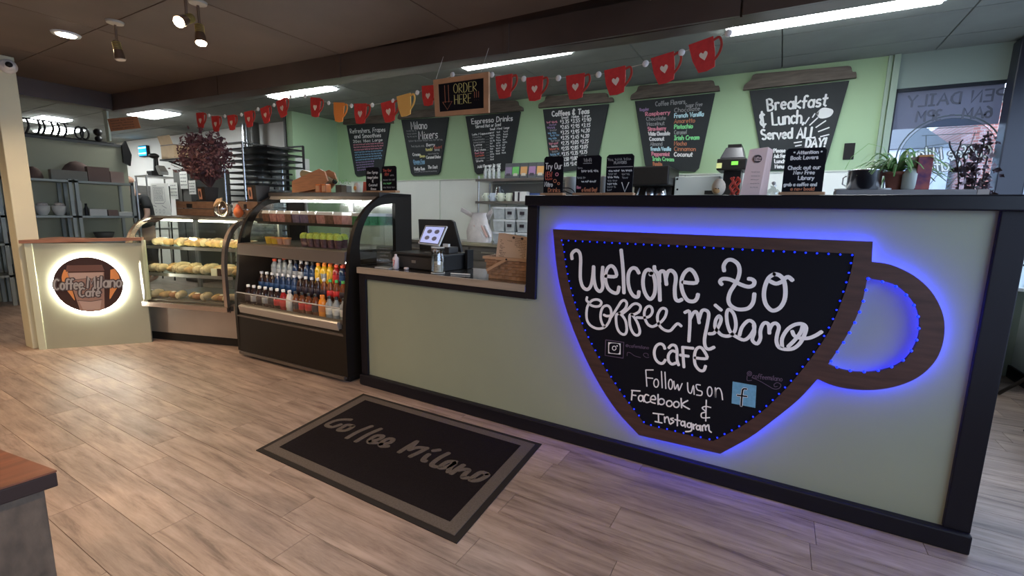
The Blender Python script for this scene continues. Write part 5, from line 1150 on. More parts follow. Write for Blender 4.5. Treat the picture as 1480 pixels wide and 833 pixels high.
def potpic(px, zt, lab, yy):
    x = onY(px, 275, yy).x; t = thing('black_pot', lab, 'pot', (x, yy, zt), world=True, group='square black pots with framed label')
    MB().box(x-.10, x+.09, yy-.07, yy+.10, zt, zt+.012).build('saucer', BLACKM, t)
    MB().hexa([(x-.06, yy-.055, zt+.012), (x+.06, yy-.055, zt+.012), (x+.06, yy+.065, zt+.012), (x-.06, yy+.065, zt+.012), (x-.072, yy-.067, zt+.15), (x+.072, yy-.067, zt+.15), (x+.072, yy+.077, zt+.15), (x-.072, yy+.077, zt+.15)]).build('pot', mat('matt_black_pot', (.02, .016, .014), .5), t)
    fq = lambda a, b, d: (a, yy-.056-d-(b-zt)*.085, b)
    MB().prism([(x-.055, zt+.02), (x+.005, zt+.02), (x+.005, zt+.13), (x-.055, zt+.13)], .001, .004, fq).build('framed_label', mat('tan_label', (.45, .22, .14), .6), t)
    MB().prism([(x-.025+.018*math.cos(i*PI/6), zt+.075+.036*math.sin(i*PI/6)) for i in range(12)], .005, .006, fq).build('label_oval', mat('dark_print'), t)
    return x, zt+.15
px_, pz = potpic(300, ht+.001, 'square black pot with framed label holding the dried plant', .24)
potpic(373, ht2+.001, 'square black pot with framed label, right of the dried plant', .22)
# dried purple plant
yy = .27
t = thing('dried_plant', 'big bushy dried plum coloured plant rising from the black pot', 'plant', (px_, yy, pz), world=True)
BR_ = mat('plum_twig', (.07, .03, .03), .8); LFM = [mat('plum_leaf', (.135, .055, .06), .7, noise=.3, nscale=20), mat('plum_leaf_pale', (.25, .14, .13), .7), mat('plum_leaf_dark', (.06, .025, .03), .7)]
cc = onY(296, 226, yy); base = Vector((px_, yy, pz-.01)); rx_ = .36; rz_ = .28; tips = []
for k in range(46):
    a = random.uniform(0, 2*PI); r_ = math.sqrt(random.random()); zt_ = random.uniform(-.8, 1)
    p = Vector((cc.x+rx_*r_*math.cos(a), yy+.2*r_*math.sin(a), cc.z+rz_*zt_*math.sqrt(max(.1, 1-r_*r_*.7))))
    if k < 3: p = onY(316+k*2, 190+k*5, yy)
    if k in (4, 5): p = onY(252-k, 238, yy)
    mid = base*.45+p*.55+Vector((random.uniform(-.04, .04), random.uniform(-.03, .03), -.02)); mid.x = (mid.x+px_)/2
    pts = cat([tuple(base), tuple(mid), tuple(p)], 4)
    cpts = [base, base.lerp(mid, .5), mid, mid.lerp(p, .5), p]
    MB().tube(cpts, [.005, .004, .003, .0025, .0015], 5).build('branch', BR_, t); tips.append((mid, p))
lf0 = []
def incrown():
    if random.random() < .25: m_, p = random.choice(tips); return m_.lerp(p, random.uniform(.3, 1.08))+Vector((random.gauss(0, .03), random.gauss(0, .03), random.gauss(0, .03)))
    while 1:
        a, b, c_ = random.uniform(-1, 1), random.uniform(-1, 1), random.uniform(-1, 1); r2_ = a*a+b*b+c_*c_
        if .15 < r2_ < 1+random.uniform(-.25, .1): return cc+Vector((a*.40, b*.22, c_*.25+.02*math.sin(a*9)))
off = WORLD[t.name]
for M_ in LFM:
    mb = MB().add([(0, -.022, 0), (.013, -.004, .006), (0, .026, -.002), (-.013, -.004, .006), (0, 0, -.003)], [(0, 1, 4), (1, 2, 4), (2, 3, 4), (3, 0, 4)]); mb.v = [(a+off.x, b+off.y, c_+off.z) for a, b, c_ in mb.v]
    lf0.append(mb.build('leaf', M_, t))
for k in range(297):
    q = incrown(); o = lf0[0 if k % 5 < 3 else (1 if k % 5 == 3 else 2)]
    if k > 6: o = o.copy(); COL.objects.link(o)
    s_ = random.uniform(1.0, 1.8); o.location = q-off; o.rotation_euler = (random.uniform(0, 6), random.uniform(0, 6), random.uniform(0, 6)); o.scale = (s_, s_, s_)
mb = MB()
for k in range(1500):
    q = incrown()
    u_ = Vector((random.gauss(0, 1), random.gauss(0, 1), random.gauss(0, 1))).normalized()*.02; v_ = u_.orthogonal().normalized()*.010
    mb.add([q-u_, q+v_, q+u_, q-v_+Vector((0, 0, .003))], [(0, 1, 2), (0, 2, 3)])
mb.build('small_leaves', LFM[0], t, kind='stuff')
# glass fish, orange flame, card
q = onY(318, 300, .10); t = thing('glass_fish_bowl', 'clear round glass bowl shaped like a fish with amber tail', 'ornament', (q.x, .12, TP), world=True)
MB().ball((q.x+.01, .12, TP+.082), .08, 20).build('bowl', glassmat('ornament_glass', (.90, .88, .82), .28, .03), t)
AMB = mat('amber_tail', (.60, .42, .26), .25)
MB().prism(cat([(q.x-.05, TP+.11), (q.x-.08, TP+.13), (q.x-.12, TP+.10), (q.x-.15, TP+.115), (q.x-.12, TP+.15), (q.x-.07, TP+.185), (q.x-.02, TP+.18)], 3), .115, .125).build('tail', AMB, t)
MB().prism([(q.x-.05, TP+.155), (q.x+.0, TP+.155), (q.x+.01, TP+.195), (q.x-.03, TP+.185)], .113, .127).build('fin', AMB, t)
MB().tube([(q.x+.01+.079*math.cos(i*PI/12), .12, TP+.082+.079*math.sin(i*PI/12)) for i in range(24)], .003, 6, closed=True).build('rim', AMB, t)
q = onY(343, 305, .09); t = thing('orange_candle', 'small orange flame shaped candle holder', 'candle', (q.x, .10, TP), world=True)
MB().ball((q.x, .10, TP+.052), .045, 14, sz=1.15).build('body', mat('orange_wax', (.80, .20, .06), .3), t); MB().lathe([(.03, .09), (.012, .12), (.001, .135)], (q.x-.012, .10, TP), 10).lathe([(.02, .09), (.01, .11), (.001, .125)], (q.x+.018, .10, TP), 10).build('tips', mat('dark_orange_wax', (.65, .10, .04), .4), t)
q = onY(339, 292, .20); solo('grey_card', MB().box(q.x-.035, q.x+.035, .20, .204, TP, TP+.14), mat('grey_card', (.5, .5, .52), .6), 'pale grey card standing behind the orange candle holder', 'card')

# ================================================================ ON THE LOW COUNTER
LC = .951
def lx(px, py, Y=None):
    return onZ(px, py, LC)
# card holder and 7 bottle
t = thing('acrylic_sign_holder', 'clear acrylic sign holder with white lettered insert by the drinks case', 'sign', (-2.67, .06, LC), world=True)
x0, x1, z0, z1 = fit(544, 357, 566, 385, .05, .01)
MB().box(x0, x1, .05, .056, LC, z1).build('acrylic_panel', glassmat('acrylic', (.9, .92, .9), .22, .04), t); MB().box(x0, x1, .03, .10, LC, LC+.006).build('acrylic_foot', mat('bright_acrylic', (.6, .6, .58), .1), t)
mb = MB()
for k in range(5): mb.ribbon(scrib(x0+.04, x1-.01, LC+.04+k*.026, .011), .003, lambda a, b, d: (a, d, b), .0495, .049)
mb.build('lettering', CH['g'], t)
p = onZ(571, 389, LC); t = thing('sanitizer_bottle', 'small white bottle with a red number seven on the low counter', 'bottle', (p.x, .06, LC), world=True)
x = onY(570, 380, .06).x
MB().lathe([(.018, 0), (.023, .005), (.023, .085), (.010, .098), (.010, .112), (.001, .114)], (x, .075, LC), 18).build('body', mat('pinkish_white', (.78, .66, .64), .4), t)
MB().ribbon([[(x-.010, LC+.068), (x+.010, LC+.068), (x-.002, LC+.025)]], .006, lambda a, b, d: (a, d, b), .052, .051).build('red_numeral', mat('red_print', (.6, .03, .06), .5), t)
p = onY(584, 389, .06); solo('tape_roll', MB().lathe([(.014, 0), (.018, .002), (.018, .016), (.010, .018)], (p.x-.005, .09, LC), 18), mat('pinkish_white'), 'small pale plug lying right of the white number seven bottle', 'plug')
# cash drawer, terminal
x0 = onY(566, 380, .16).x; x1 = onY(640, 385, .16).x
t = thing('cash_drawer', 'wide low black cash drawer on the low counter', 'cash drawer', ((x0+x1)/2, .16, LC), world=True)
zt = onY(600, 366, .16).z
MB().box(x0+.06, x1, .14, .48, LC, zt-.012).build('body', BLACKM, t, bevel=.004); MB().box(x0+.05, x1+.01, .13, .49, zt-.011, zt).build('top', mat('grey_black_plastic', (.04, .036, .034), .4), t)
MB().box(x0+.08, x1-.02, .132, .139, LC+.01, zt-.03).build('drawer_front', mat('grey_black_plastic'), t); MB().box((x0+x1)/2-.02, (x0+x1)/2+.02, .129, .132, LC+.05, LC+.07).build('lock', STEEL, t)
dzt = zt
S4 = [onY(607, 350, .22), onY(633, 353, .22), onY(643, 329, .30), onY(616, 328, .30)]
t = thing('payment_tablet', 'white rimmed payment tablet with lit screen, tilted on a stand', 'tablet', (S4[0].x+.08, .25, dzt), world=True)
n_ = (S4[1]-S4[0]).cross(S4[3]-S4[0]).normalized()
if n_.y > 0: n_ = -n_
fT = lambda a, b, d: tuple(S4[0]*(1-a)*(1-b)+S4[1]*a*(1-b)+S4[2]*a*b+S4[3]*(1-a)*b+n_*d)
MB().prism([(-.07, -.09), (1.07, -.09), (1.07, 1.09), (-.07, 1.09)], -.014, 0, fT).build('rim', mat('white_gloss', (.8, .8, .8), .2), t)
MB().prism([(-.03, -.04), (1.03, -.04), (1.03, 1.04), (-.03, 1.04)], .0, .002, fT).build('bezel', BLACKM, t)
MB().prism([(0, 0), (1, 0), (1, 1), (0, 1)], .002, .003, fT).build('screen', mat('tablet_screen', (.4, .42, .7), .3, emit=(.45, .50, .85), es=.3), t)
for a, b in ((.30, .70), (.70, .70), (.30, .30), (.70, .28)):
    MB().prism([(a+.13*math.cos(i*PI/7), b+.13*math.sin(i*PI/7)) for i in range(14)], .003, .0036, fT).build('screen_icon', mat('screen_dark', (.30, .30, .42), .5), t)
sc_ = (S4[0]+S4[1]+S4[2]+S4[3])/4
MB().bar((sc_.x-.01, .30, dzt+.002), sc_-n_*.016, .05, .02).box(sc_.x-.06, sc_.x+.05, .24, .36, dzt+.001, dzt+.008).build('stand', CRM, t)
p = onY(646, 358, .30); t = thing('card_reader', 'small black receipt printer beside the payment tablet', 'printer', (p.x, .33, dzt), world=True)
MB().box(p.x-.05, p.x+.035, .28, .40, dzt+.001, dzt+.05).build('body', mat('grey_black_plastic'), t, bevel=.006); MB().box(p.x-.02, p.x+.03, .275, .30, dzt+.052, dzt+.075).build('paper', mat('white_plastic'), t)
# black screen behind the till
q = [onY(607, 366, .50), onY(667, 366, .50), onY(654, 318, .50), onY(607, 317, .50)]
t = thing('register_screen', 'large black register screen seen from behind, with slanting right edge', 'screen', (q[0].x+.2, .50, LC), world=True)
MB().prism([(q[0].x, LC+.03), (q[1].x+.03, LC+.03), (q[2].x+.01, q[2].z-.015), (q[2].x-.02, q[2].z), (q[3].x-.02, q[3].z)], .50, .53).build('shell', mat('matt_black_plastic', (.018, .017, .017), .5), t, bevel=.004)
MB().box(q[0].x+.1, q[0].x+.25, .531, .60, LC-.0, LC+.04).build('foot', BLACKM, t)
x0_, x1_ = onY(660, 385, .45).x+.10, onY(676, 385, .45).x
solo('black_speaker_box', MB().box(x0_, x1_+.02, .42, .50, LC, onY(668, 361, .42).z), BLACKM, 'small black box standing right of the tip jar', 'box', bevel=.004)
# tip jar
p = onZ(662, 391, LC); JX, JY = p.x-.005, .068
t = thing('tip_jar', 'tall clear glass tip jar with white paper inside', 'jar', (JX, JY, LC), world=True)
GJ = glassmat('jar_glass', (.86, .89, .87), .22, .03)
MB().lathe([(.04, 0), (.048, .004), (.05, .02), (.05, .12), (.044, .14), (.043, .175), (.047, .18), (.047, .186)], (JX, JY, LC), 28).build('glass', GJ, t)
MB().tube([(JX+.047*math.cos(i*PI/12), JY+.047*math.sin(i*PI/12), LC+.186) for i in range(24)], .003, 6, closed=True).tube([(JX+.049*math.cos(i*PI/12), JY+.049*math.sin(i*PI/12), LC+.004) for i in range(24)], .003, 6, closed=True).build('glass_rim', mat('bright_acrylic'), t)
MB().lathe([(.030, .01), (.032, .085), (.001, .086)], (JX+.006, JY, LC), 14).build('rolled_paper', mat('cream_paper', (.66, .62, .52), .7), t)
mb = MB()
for k in range(3): mb.ribbon(scrib(JX-.02, JX+.03, LC+.03+k*.018, .01), .0025, lambda a, b, d: (a, d, b), JY-.0336, JY-.0342)
mb.build('lettering', DK, t)
for k in range(7):
    a = k*.9; c = Vector((JX+.046*math.cos(a), JY+.046*math.sin(a), LC+.15)); MB().ball(c, .008, 8, sy=.6).build('black_mark', BLACKM, t)
solo('pen', MB().tube([(JX+.10, JY+.02, LC+.005), (JX+.24, JY+.06, LC+.005)], .005, 8), mat('white_plastic'), 'white pen lying right of the tip jar', 'pen')
# menu basket
bx0, bx1 = onZ(709, 400, LC).x, -1.345
by = .075; z1 = onY(735, 374, by).z
t = thing('menu_basket', 'brown woven basket holding menus at the end of the low counter', 'basket', ((bx0+bx1)/2, by+.1, LC), world=True)
WK = mat('woven_wicker', (.36, .19, .10), .6, noise=.35, nscale=30); W_ = bx1-bx0; DPT = .21
MB().hexa([(bx0+.025, by+.02, LC), (bx1-.025, by+.02, LC), (bx1-.025, by+DPT-.02, LC), (bx0+.025, by+DPT-.02, LC), (bx0+.025, by+.02, LC+.008), (bx1-.025, by+.02, LC+.008), (bx1-.025, by+DPT-.02, LC+.008), (bx0+.025, by+DPT-.02, LC+.008)]).build('bottom', WK, t)
H_ = z1-LC
nb = 7
for k in range(nb):
    z = LC+.006+H_*k/nb; e = .022*(1-k/nb); mb = MB(); n2 = 12; th = .006
    ring_ = []
    for (xa, ya, xb, yb_) in ((bx0+e, by+e, bx1-e, by+e), (bx1-e, by+e, bx1-e, by+DPT-e), (bx1-e, by+DPT-e, bx0+e, by+DPT-e), (bx0+e, by+DPT-e, bx0+e, by+e)):
        for i in range(n2): ring_.append((xa+(xb-xa)*i/n2, ya+(yb_-ya)*i/n2, z+H_/nb/2))
    cx_, cy_ = (bx0+bx1)/2, by+DPT/2; pts = []
    for i, (x, y, zz_) in enumerate(ring_):
        s_ = 1 if (i+k) % 2 else -1; d = Vector((x-cx_, y-cy_, 0)).normalized()*.003*s_; pts.append(Vector((x, y, zz_))+d)
    N_ = len(pts); vs = [p+Vector((0, 0, -H_/nb*.44)) for p in pts]+[p+Vector((0, 0, H_/nb*.44)) for p in pts]
    vi = [Vector((p.x+(cx_-p.x)*.03, p.y+(cy_-p.y)*.03, p.z)) for p in vs]
    mb.add(vs+vi, [(i, (i+1) % N_, N_+(i+1) % N_, N_+i) for i in range(N_)]+[(2*N_+i, 2*N_+(i+1) % N_, 3*N_+(i+1) % N_, 3*N_+i) for i in range(N_)]+[(N_+i, N_+(i+1) % N_, 3*N_+(i+1) % N_, 3*N_+i) for i in range(N_)])
    mb.build('weaver', WK, t)
rimp = [(bx0, by), (bx1, by), (bx1, by+DPT), (bx0, by+DPT)]
RB = mat('basket_rim', (.48, .29, .17), .5)
MB().box(bx0-.006, bx1+.002, by-.008, by+.006, z1-.012, z1+.006).box(bx0-.006, bx1+.002, by+DPT-.006, by+DPT+.008, z1-.012, z1+.006).box(bx0-.008, bx0+.006, by+.006, by+DPT-.006, z1-.012, z1+.006).box(bx1-.008, bx1+.002, by+.006, by+DPT-.006, z1-.012, z1+.006).build('rim', RB, t)
hx = onY(733, 376, by).x
MB().bar((hx, by-.012, z1-.005), (bx0+.03, by-.014, LC+.055), .018, .004, up=(0, 1, 0)).build('handle', RB, t); MB().ball((hx, by-.013, z1-.006), .006, 8).build('rivet', BLACKM, t)
p3 = [onY(716, 377, .12), onY(762, 380, .12), onY(764, 344, .16), onY(721, 338, .16)]
PM = mat('kraft_menu_paper', (.66, .48, .34), .7, noise=.05, nscale=4)
def fM(o_): return lambda a, b, d: tuple(p3[0]*(1-a)*(1-b)+p3[1]*a*(1-b)+p3[2]*a*b+p3[3]*(1-a)*b+Vector((o_*.2, -d+o_, 0)))
for k in range(3):
    t = thing('paper_menu', ['front kraft paper menu in the basket, with two columns of print', 'middle kraft paper menu in the basket', 'rear kraft paper menu in the basket'][k], 'menu', (p3[0].x+.12, .14, LC+.012), group='paper menus in the basket', world=True)
    f_ = fM(k*.018); MB().prism([(-.02*k, -.35), (.98, -.35), (.98-.02*k, 1.0), (-.0+.02*k, 1.03)], 0, .002, f_).build('sheet', PM, t)
    if k == 0:
        mb = MB()
        for r_ in range(12):
            y = .84-r_*.066
            if r_ > 0: mb.ribbon(scrib(.10, .48, y, .03) if r_ % 3 else scrib(.14, .40, y, .045), .016, f_, .0022, .0026)
            mb.ribbon(scrib(.58, .94, y, .03), .016, f_, .0022, .0026)
        mb.build('print', mat('brown_ink', (.16, .10, .08), .7), t)
        for a in (.52, .80): MB().prism([(a+.045*math.cos(i*PI/6), .93+.05*math.sin(i*PI/6)) for i in range(12)], .0022, .003, f_).build('printed_dot', DK, t)
        MB().ribbon([[(.56, .93), (.76, .92)]], .012, f_, .0022, .0028).build('printed_line', DK, t)

# ================================================================ BACK WORKTOP AND SHELVES (seen between till and bar)
SY = 2.62
x0, x1 = onY(650, 380, SY).x, onY(800, 380, SY).x
t = thing('steel_worktable', 'stainless steel worktable with drawers behind the till', 'table', (-3.2, 3.0, 0), world=True)
zt = onY(690, 352, SY).z
DST = mat('dim_steel', (.16, .15, .14), .45, metal=.4, noise=.15, nscale=3)
MB().box(-4.9, 1.6, SY, 3.28, zt-.035, zt).build('top', STEEL, t); MB().box(-4.9, 1.6, SY+.03, 3.26, .1, zt-.04).build('cabinet', DST, t); MB().box(-4.9, 1.6, SY+.06, 3.26, 0, .1).build('plinth', BLACKM, t)
for k in range(4):
    xa = -4.85+k*.62
    d = MB().box(xa, xa+.58, SY+.012, SY+.029, zt-.22, zt-.06).build('drawer', DST, t); MB().box(xa+.18, xa+.40, SY, SY+.010, zt-.13, zt-.11).build('handle', STEEL, d)
    d = MB().box(xa, xa+.58, SY+.012, SY+.029, .14, zt-.24).build('door', DST, t)
ZT = zt
# wire/steel shelf unit
sx0, sx1 = onY(691, 280, 3.0).x, -1.75; FY = 2.98
zs1 = onY(730, 258, FY).z; zs2 = onY(730, 291, FY).z
t = thing('steel_shelf_unit', 'two tier stainless shelf unit against the white wall panel', 'shelf', ((sx0+sx1)/2, 3.12, ZT), world=True)
for z in (zs1, zs2): MB().box(sx0-.02, sx1, FY-.02, 3.30, z-.035, z).build('shelf', STEEL, t)
for x in (sx0, sx1-.05):
    for y in (FY, 3.27): MB().tube([(x+.02, y, ZT), (x+.02, y, zs1+.04)], .014, 10).build('upright', STEEL, t)
MB().box(sx0+.06, sx1-.05, 3.28, 3.30, zs2+.01, zs1-.05).build('back_sheet', mat('grey_sheet', (.30, .31, .30), .4, metal=.5), t)
# coffee bags on the top shelf
BG = mat('grey_foil_bag', (.16, .17, .18), .3, metal=.3)
cols = [('mauve', (.30, .24, .36)), ('green', (.20, .62, .16)), ('orange', (.72, .38, .14)), ('violet', (.40, .22, .40)), ('yellow orange', (.78, .42, .14))]
for i, px in enumerate((735.0, 745.2, 757, 769, 781)):
    x = onY(px, 248, FY+.02).x; w = .058
    t = thing('coffee_bag', 'grey foil coffee bag with %s label on the top shelf' % cols[i][0], 'bag', (x, FY+.05, zs1), group='coffee bags on the top steel shelf', world=True)
    MB().hexa([(x-w, FY+.01, zs1+.001), (x+w, FY+.01, zs1+.001), (x+w, FY+.08, zs1+.001), (x-w, FY+.08, zs1+.001), (x-w, FY+.035, zs1+.20), (x+w, FY+.035, zs1+.20), (x+w, FY+.045, zs1+.20), (x-w, FY+.045, zs1+.20)]).build('bag', BG, t)
    fb = lambda a, b, d: (a, FY+.01+(b-zs1)*.125-d, b)
    MB().box(0, 0, 0, 0, 0, 0) if False else MB().prism([(x-w*.85, zs1+.05), (x+w*.85, zs1+.05), (x+w*.85, zs1+.15), (x-w*.85, zs1+.15)], .001, .003, fb).build('label', mat(cols[i][0].replace(' ', '_')+'_bag_label', cols[i][1], .5), t)
    MB().prism([(x-w*.6, zs1+.03), (x+w*.6, zs1+.03), (x+w*.5, zs1+.065), (x-w*.5, zs1+.065)], .0035, .0045, fb).build('label_badge', mat('label_dark', (.08, .07, .09), .5) if i in (0, 3) else mat('cream_paper'), t)
for i, px in enumerate((700, 706, 712, 719)):
    x = onY(px, 248, FY+.02).x; t = thing('syrup_bottle', 'small silvery container on the top shelf, %s from the left end' % ORD[i], 'container', (x, FY+.05, zs1), group='silvery containers on the top steel shelf', world=True)
    MB().lathe([(.025, 0), (.03, .01), (.026, .10), (.014, .14), (.014, .16), (.001, .16)], (x, FY+.05, zs1+.001), 14).build('body', mat('foil_white', (.62, .64, .62), .35, metal=.3, noise=.4, nscale=50), t)
    MB().lathe([(.016, .161), (.016, .18), (.001, .18)], (x, FY+.05, zs1+.001), 10).build('cap', CAPS['white'], t)
# mugs / boxes on the lower shelf
for i, (a, b, c_, nm) in enumerate(((696, 704, (.68, .70, .56), 'cream'), (705, 714, (.58, .64, .72), 'pale blue'), (716, 727, (.70, .73, .58), 'cream green'), (728, 739, (.70, .73, .58), 'pale yellow'))):
    xa, xb = onY(a, 284, FY).x, onY(b, 284, FY+.02).x; h = onY((a+b)/2, 279, FY).z-zs2; xc = (xa+xb)/2; r = (xb-xa)/2*.92
    t = thing('mug', '%s mug on the lower steel shelf, %s from the left' % (nm, ORD[i]), 'mug', (xc, FY+.06, zs2), group='mugs on the lower steel shelf', world=True)
    MB().lathe([(r*.8, 0), (r, .01), (r, h), (r*.9, h), (r*.88, .02), (.001, .02)], (xc, FY+.06, zs2+.001), 20).build('body', mat(nm.replace(' ', '_')+'_ceramic', c_, .3), t)
    MB().tube([(xc-r*.5, FY+.06-r*.8, zs2+h*.8), (xc-r*.9, FY+.03-r, zs2+h*.6), (xc-r*.6, FY+.06-r*.85, zs2+h*.25)], .007, 8).build('handle', mat(nm.replace(' ', '_')+'_ceramic'), t)
for i, (a, b, y_, M_, nm, lb) in enumerate(((741, 744, 278, 'dark_label', 'black', 'narrow black carton standing beside the mugs'), (744, 748, 277, 'white_label', 'w', 'narrow white carton between black ones on the lower shelf'), (748.5, 750.5, 278, 'dark_label', 'b', 'thin black carton left of the white box'), (751, 761, 277, 'white_label', 'w', 'larger white box at the right of the mugs'))):
    xa, xb = onY(a, 284, FY).x, onY(b, 284, FY).x
    solo('carton', MB().box(xa, xb, FY+.0, FY+.08, zs2+.001, onY((a+b)/2, y_, FY).z), LBS['dark'] if M_ == 'dark_label' else LBS['white'], lb, 'box')
x = onY(720, 276, 3.18).x; t = thing('steel_jug', 'small shiny steel jug behind the mugs', 'jug', (x, 3.2, zs2), world=True); MB().lathe([(.05, 0), (.055, .02), (.05, .16), (.035, .2), (.04, .22), (.001, .21)], (x, 3.2, zs2+.001), 20).build('body', CRM, t); MB().tube([(x+.05, 3.2, zs2+.17), (x+.08, 3.2, zs2+.15), (x+.052, 3.2, zs2+.05)], .006, 8).build('handle', CRM, t)
x = onY(776, 278, FY).x; solo('blue_box', MB().box(x-.12, x+.09, FY+.02, FY+.15, zs2+.001, zs2+.11), mat('dark_blue_card', (.04, .07, .20), .5), 'dark blue box at the right of the lower steel shelf', 'box')
# clear bins, 3 x 2 visible
BIN = mat('milky_bin', (.52, .55, .56), .25, noise=.15, nscale=20); BINL = mat('white_bin_lid', (.72, .74, .75), .35)
bz = ZT+.001
colsb = ((712, 729), (729, 744), (746, 763))
for r_ in range(4):
    for c_i, (a, b) in enumerate(colsb):
        zb = bz+r_*.165
        xa, xb = onY(a, 330, 2.80).x+.006, onY(b, 330, 2.80).x-.006
        if zb+.155 > zs2-.045: continue
        t = thing('storage_bin', 'milky bin with %slid, %s column, %s layer up' % ('black label and white ' if c_i else 'plain ', ('left', 'middle', 'right')[c_i], ORD[r_]), 'bin', ((xa+xb)/2, 2.9, zb), group='stacked storage bins on the worktable', world=True)
        MB().hexa([(xa+.012, 2.81, zb), (xb-.012, 2.81, zb), (xb-.012, 3.05, zb), (xa+.012, 3.05, zb), (xa, 2.80, zb+.13), (xb, 2.80, zb+.13), (xb, 3.06, zb+.13), (xa, 3.06, zb+.13)]).build('tub', BIN, t)
        MB().box(xa-.004, xb+.004, 2.795, 3.065, zb+.131, zb+.158).build('lid', BINL, t)
        if c_i: MB().box((xa+xb)/2-.035, (xa+xb)/2+.03, 2.793, 2.799, zb+.06, zb+.10).build('label', LBS['dark'], t)
# plastic bag
c = onY(695, 320, 2.72); t = thing('plastic_bag', 'white plastic carrier bag full of goods with upright handles', 'bag', (c.x, 2.78, ZT), world=True)
x0, x1 = onY(675, 330, 2.72).x, onY(709, 330, 2.72).x; zt_ = onY(690, 308, 2.72).z
BAGM = mat('white_film_bag', (.74, .68, .66), .35, noise=.12, nscale=14, bump=.7)
mb = MB(); n = 22; vs = []
lay = [(0, .96), (.1, 1.04), (.35, 1.0), (.6, .86), (.8, .66), (.93, .55), (1.0, .62)]
for h, s_ in lay:
    for k in range(n):
        a = 2*PI*k/n; w = 1+.07*math.sin(k*5+h*9)+random.uniform(-.03, .03)
        vs.append(((x0+x1)/2+(x1-x0)/2*s_*w*math.cos(a), 2.725+.07*s_*w*math.sin(a), ZT+.004+(zt_-ZT)*h))
m_ = len(lay); mb.add(vs, [(i*n+k, i*n+(k+1) % n, (i+1)*n+(k+1) % n, (i+1)*n+k) for i in range(m_-1) for k in range(n)], True); mb.add(vs[:n], [tuple(range(n))]).build('bag', BAGM, t)
for s_, (a, b) in ((-1, (667, 300)), (1, (710, 302))):
    q = onY(a, b, 2.74); q0 = Vector(((x0+x1)/2+s_*.05, 2.78, zt_-.05)); q1 = Vector(((x0+x1)/2+s_*.12, 2.79, zt_-.09))
    MB().add([q0, q1, q+Vector((.02*s_, .0, -.05)), q, q0+Vector((0, .02, 0)), q1+Vector((0, .02, 0)), q+Vector((.02*s_, .015, -.05)), q+Vector((0, .015, 0))], [(0, 1, 2, 3), (7, 6, 5, 4), (0, 3, 7, 4), (1, 5, 6, 2), (3, 2, 6, 7)]).build('handle', BAGM, t)
for k in range(4):
    a = onY(686+k*5, 326, 2.68); b = onY(694+k*5, 343, 2.68); MB().tube([a, b], .016, 8).build('wrapped_stick', mat('pale_wrapped', (.78, .76, .78), .4) if k % 2 else mat('pinkish_wrapped', (.66, .42, .38), .5), t)
solo('steel_tray', MB().box(onY(668, 346, 2.64).x, onY(712, 346, 2.64).x, 2.64, 2.70, ZT+.001, ZT+.012), STEEL, 'flat steel tray under the front of the plastic bag', 'tray')

# ================================================================ MACHINES BEHIND THE BAR
def bxz(px0, py0, px1, py1, Y): return onY(px0, (py0+py1)/2, Y).x, onY(px1, (py0+py1)/2, Y).x, onY((px0+px1)/2, py1, Y).z, onY((px0+px1)/2, py0, Y).z
x0, x1, z0, z1 = bxz(906, 240, 960, 283, SY)
z0 = ZT+.001
t = thing('espresso_machine', 'black and chrome coffee machine behind the small chalkboards', 'coffee machine', ((x0+x1)/2, 2.85, z0), world=True)
hz = z1-.20
MB().box(x0-.03, x1+.04, SY+.02, 3.2, hz, z1).build('head', BLACKM, t, bevel=.015); MB().box(x0, x1+.02, SY+.32, 3.2, z0+.06, hz-.001).build('body', BLACKM, t); MB().box(x0-.02, x1+.03, SY+.12, 3.2, z0, z0+.06).build('drip_base', DST, t)
for k in range(2):
    cx_ = x0+(x1-x0)*(.52+.3*k)
    MB().lathe([(.045, 0), (.06, .02), (.06, .14), (.05, .20), (.03, .22)], (cx_, SY+.22, hz-.235), 18).build('chrome_server', CRM, t)
MB().tube([(x0+.1, SY+.16, hz-.02), (x0+.09, SY+.13, hz-.10), (x0+.10, SY+.12, hz-.24)], .01, 8).build('spout', CRM, t)
for k in range(2): MB().box(x0+.0, x0+.09, SY+.112, SY+.12, z1-.07-k*.035, z1-.055-k*.035).build('lit_button', mat('yellow_button', (.6, .6, .25), .4, emit=(.7, .7, .25), es=.1), t)
for k in range(2): MB().ball((x0+.25+k*.13, SY+.115, z1-.10), .018, 8, sy=.3).build('round_sticker', mat('orange_red_cap' if k == 0 else 'cream_paper'), t)
# white rolls glimpsed between the chalkboards
for i, (a, b, y_) in enumerate(((818, 832, 256), (868, 880, 256))):
    x0, x1, z0_, z1_ = bxz(a, y_, b, 282, .26)
    xc = (x0+x1)/2; t = thing('paper_roll' if i else 'paper_roll', 'white roll glimpsed %s of the wi-fi chalkboard' % ('right' if i else 'left'), 'roll', (xc, .28, BT), world=True)
    rr_ = (x1-x0)/2+.012; MB().lathe([(rr_*.95, 0), (rr_, .004), (rr_, z1_-BT-.006), (rr_*.95, z1_-BT), (rr_*.3, z1_-BT), (.001, z1_-BT-.01)], (xc, .28, BT+.001), 20).build('roll', mat('soft_white', (.72, .74, .70), .8), t)
mb = MB().tube(cat([(x, .16, z) for x, z in [(onY(a, b, .16).x, onY(a, b, .16).z) for a, b in ((812, 272), (822, 272), (828, 275), (831, 281), (822, 279), (815, 276), (812, 281))]], 4), .003, 6)
solo('black_cable', mb, BLACKM, 'thin black cable curling between the two left chalkboards', 'cable')
x0, x1, z0, z1 = bxz(968, 255, 1040, 284, SY+.3)
t = thing('riveted_panel', 'pale grey riveted metal machine side right of the coffee machine', 'machine', ((x0+x1)/2, SY+.4, ZT), world=True)
MB().box(x0+.05, x1, SY+.3, 3.25, ZT+.001, z1).build('cabinet', mat('pale_grey_metal', (.55, .58, .55), .35, metal=.3), t, bevel=.01)
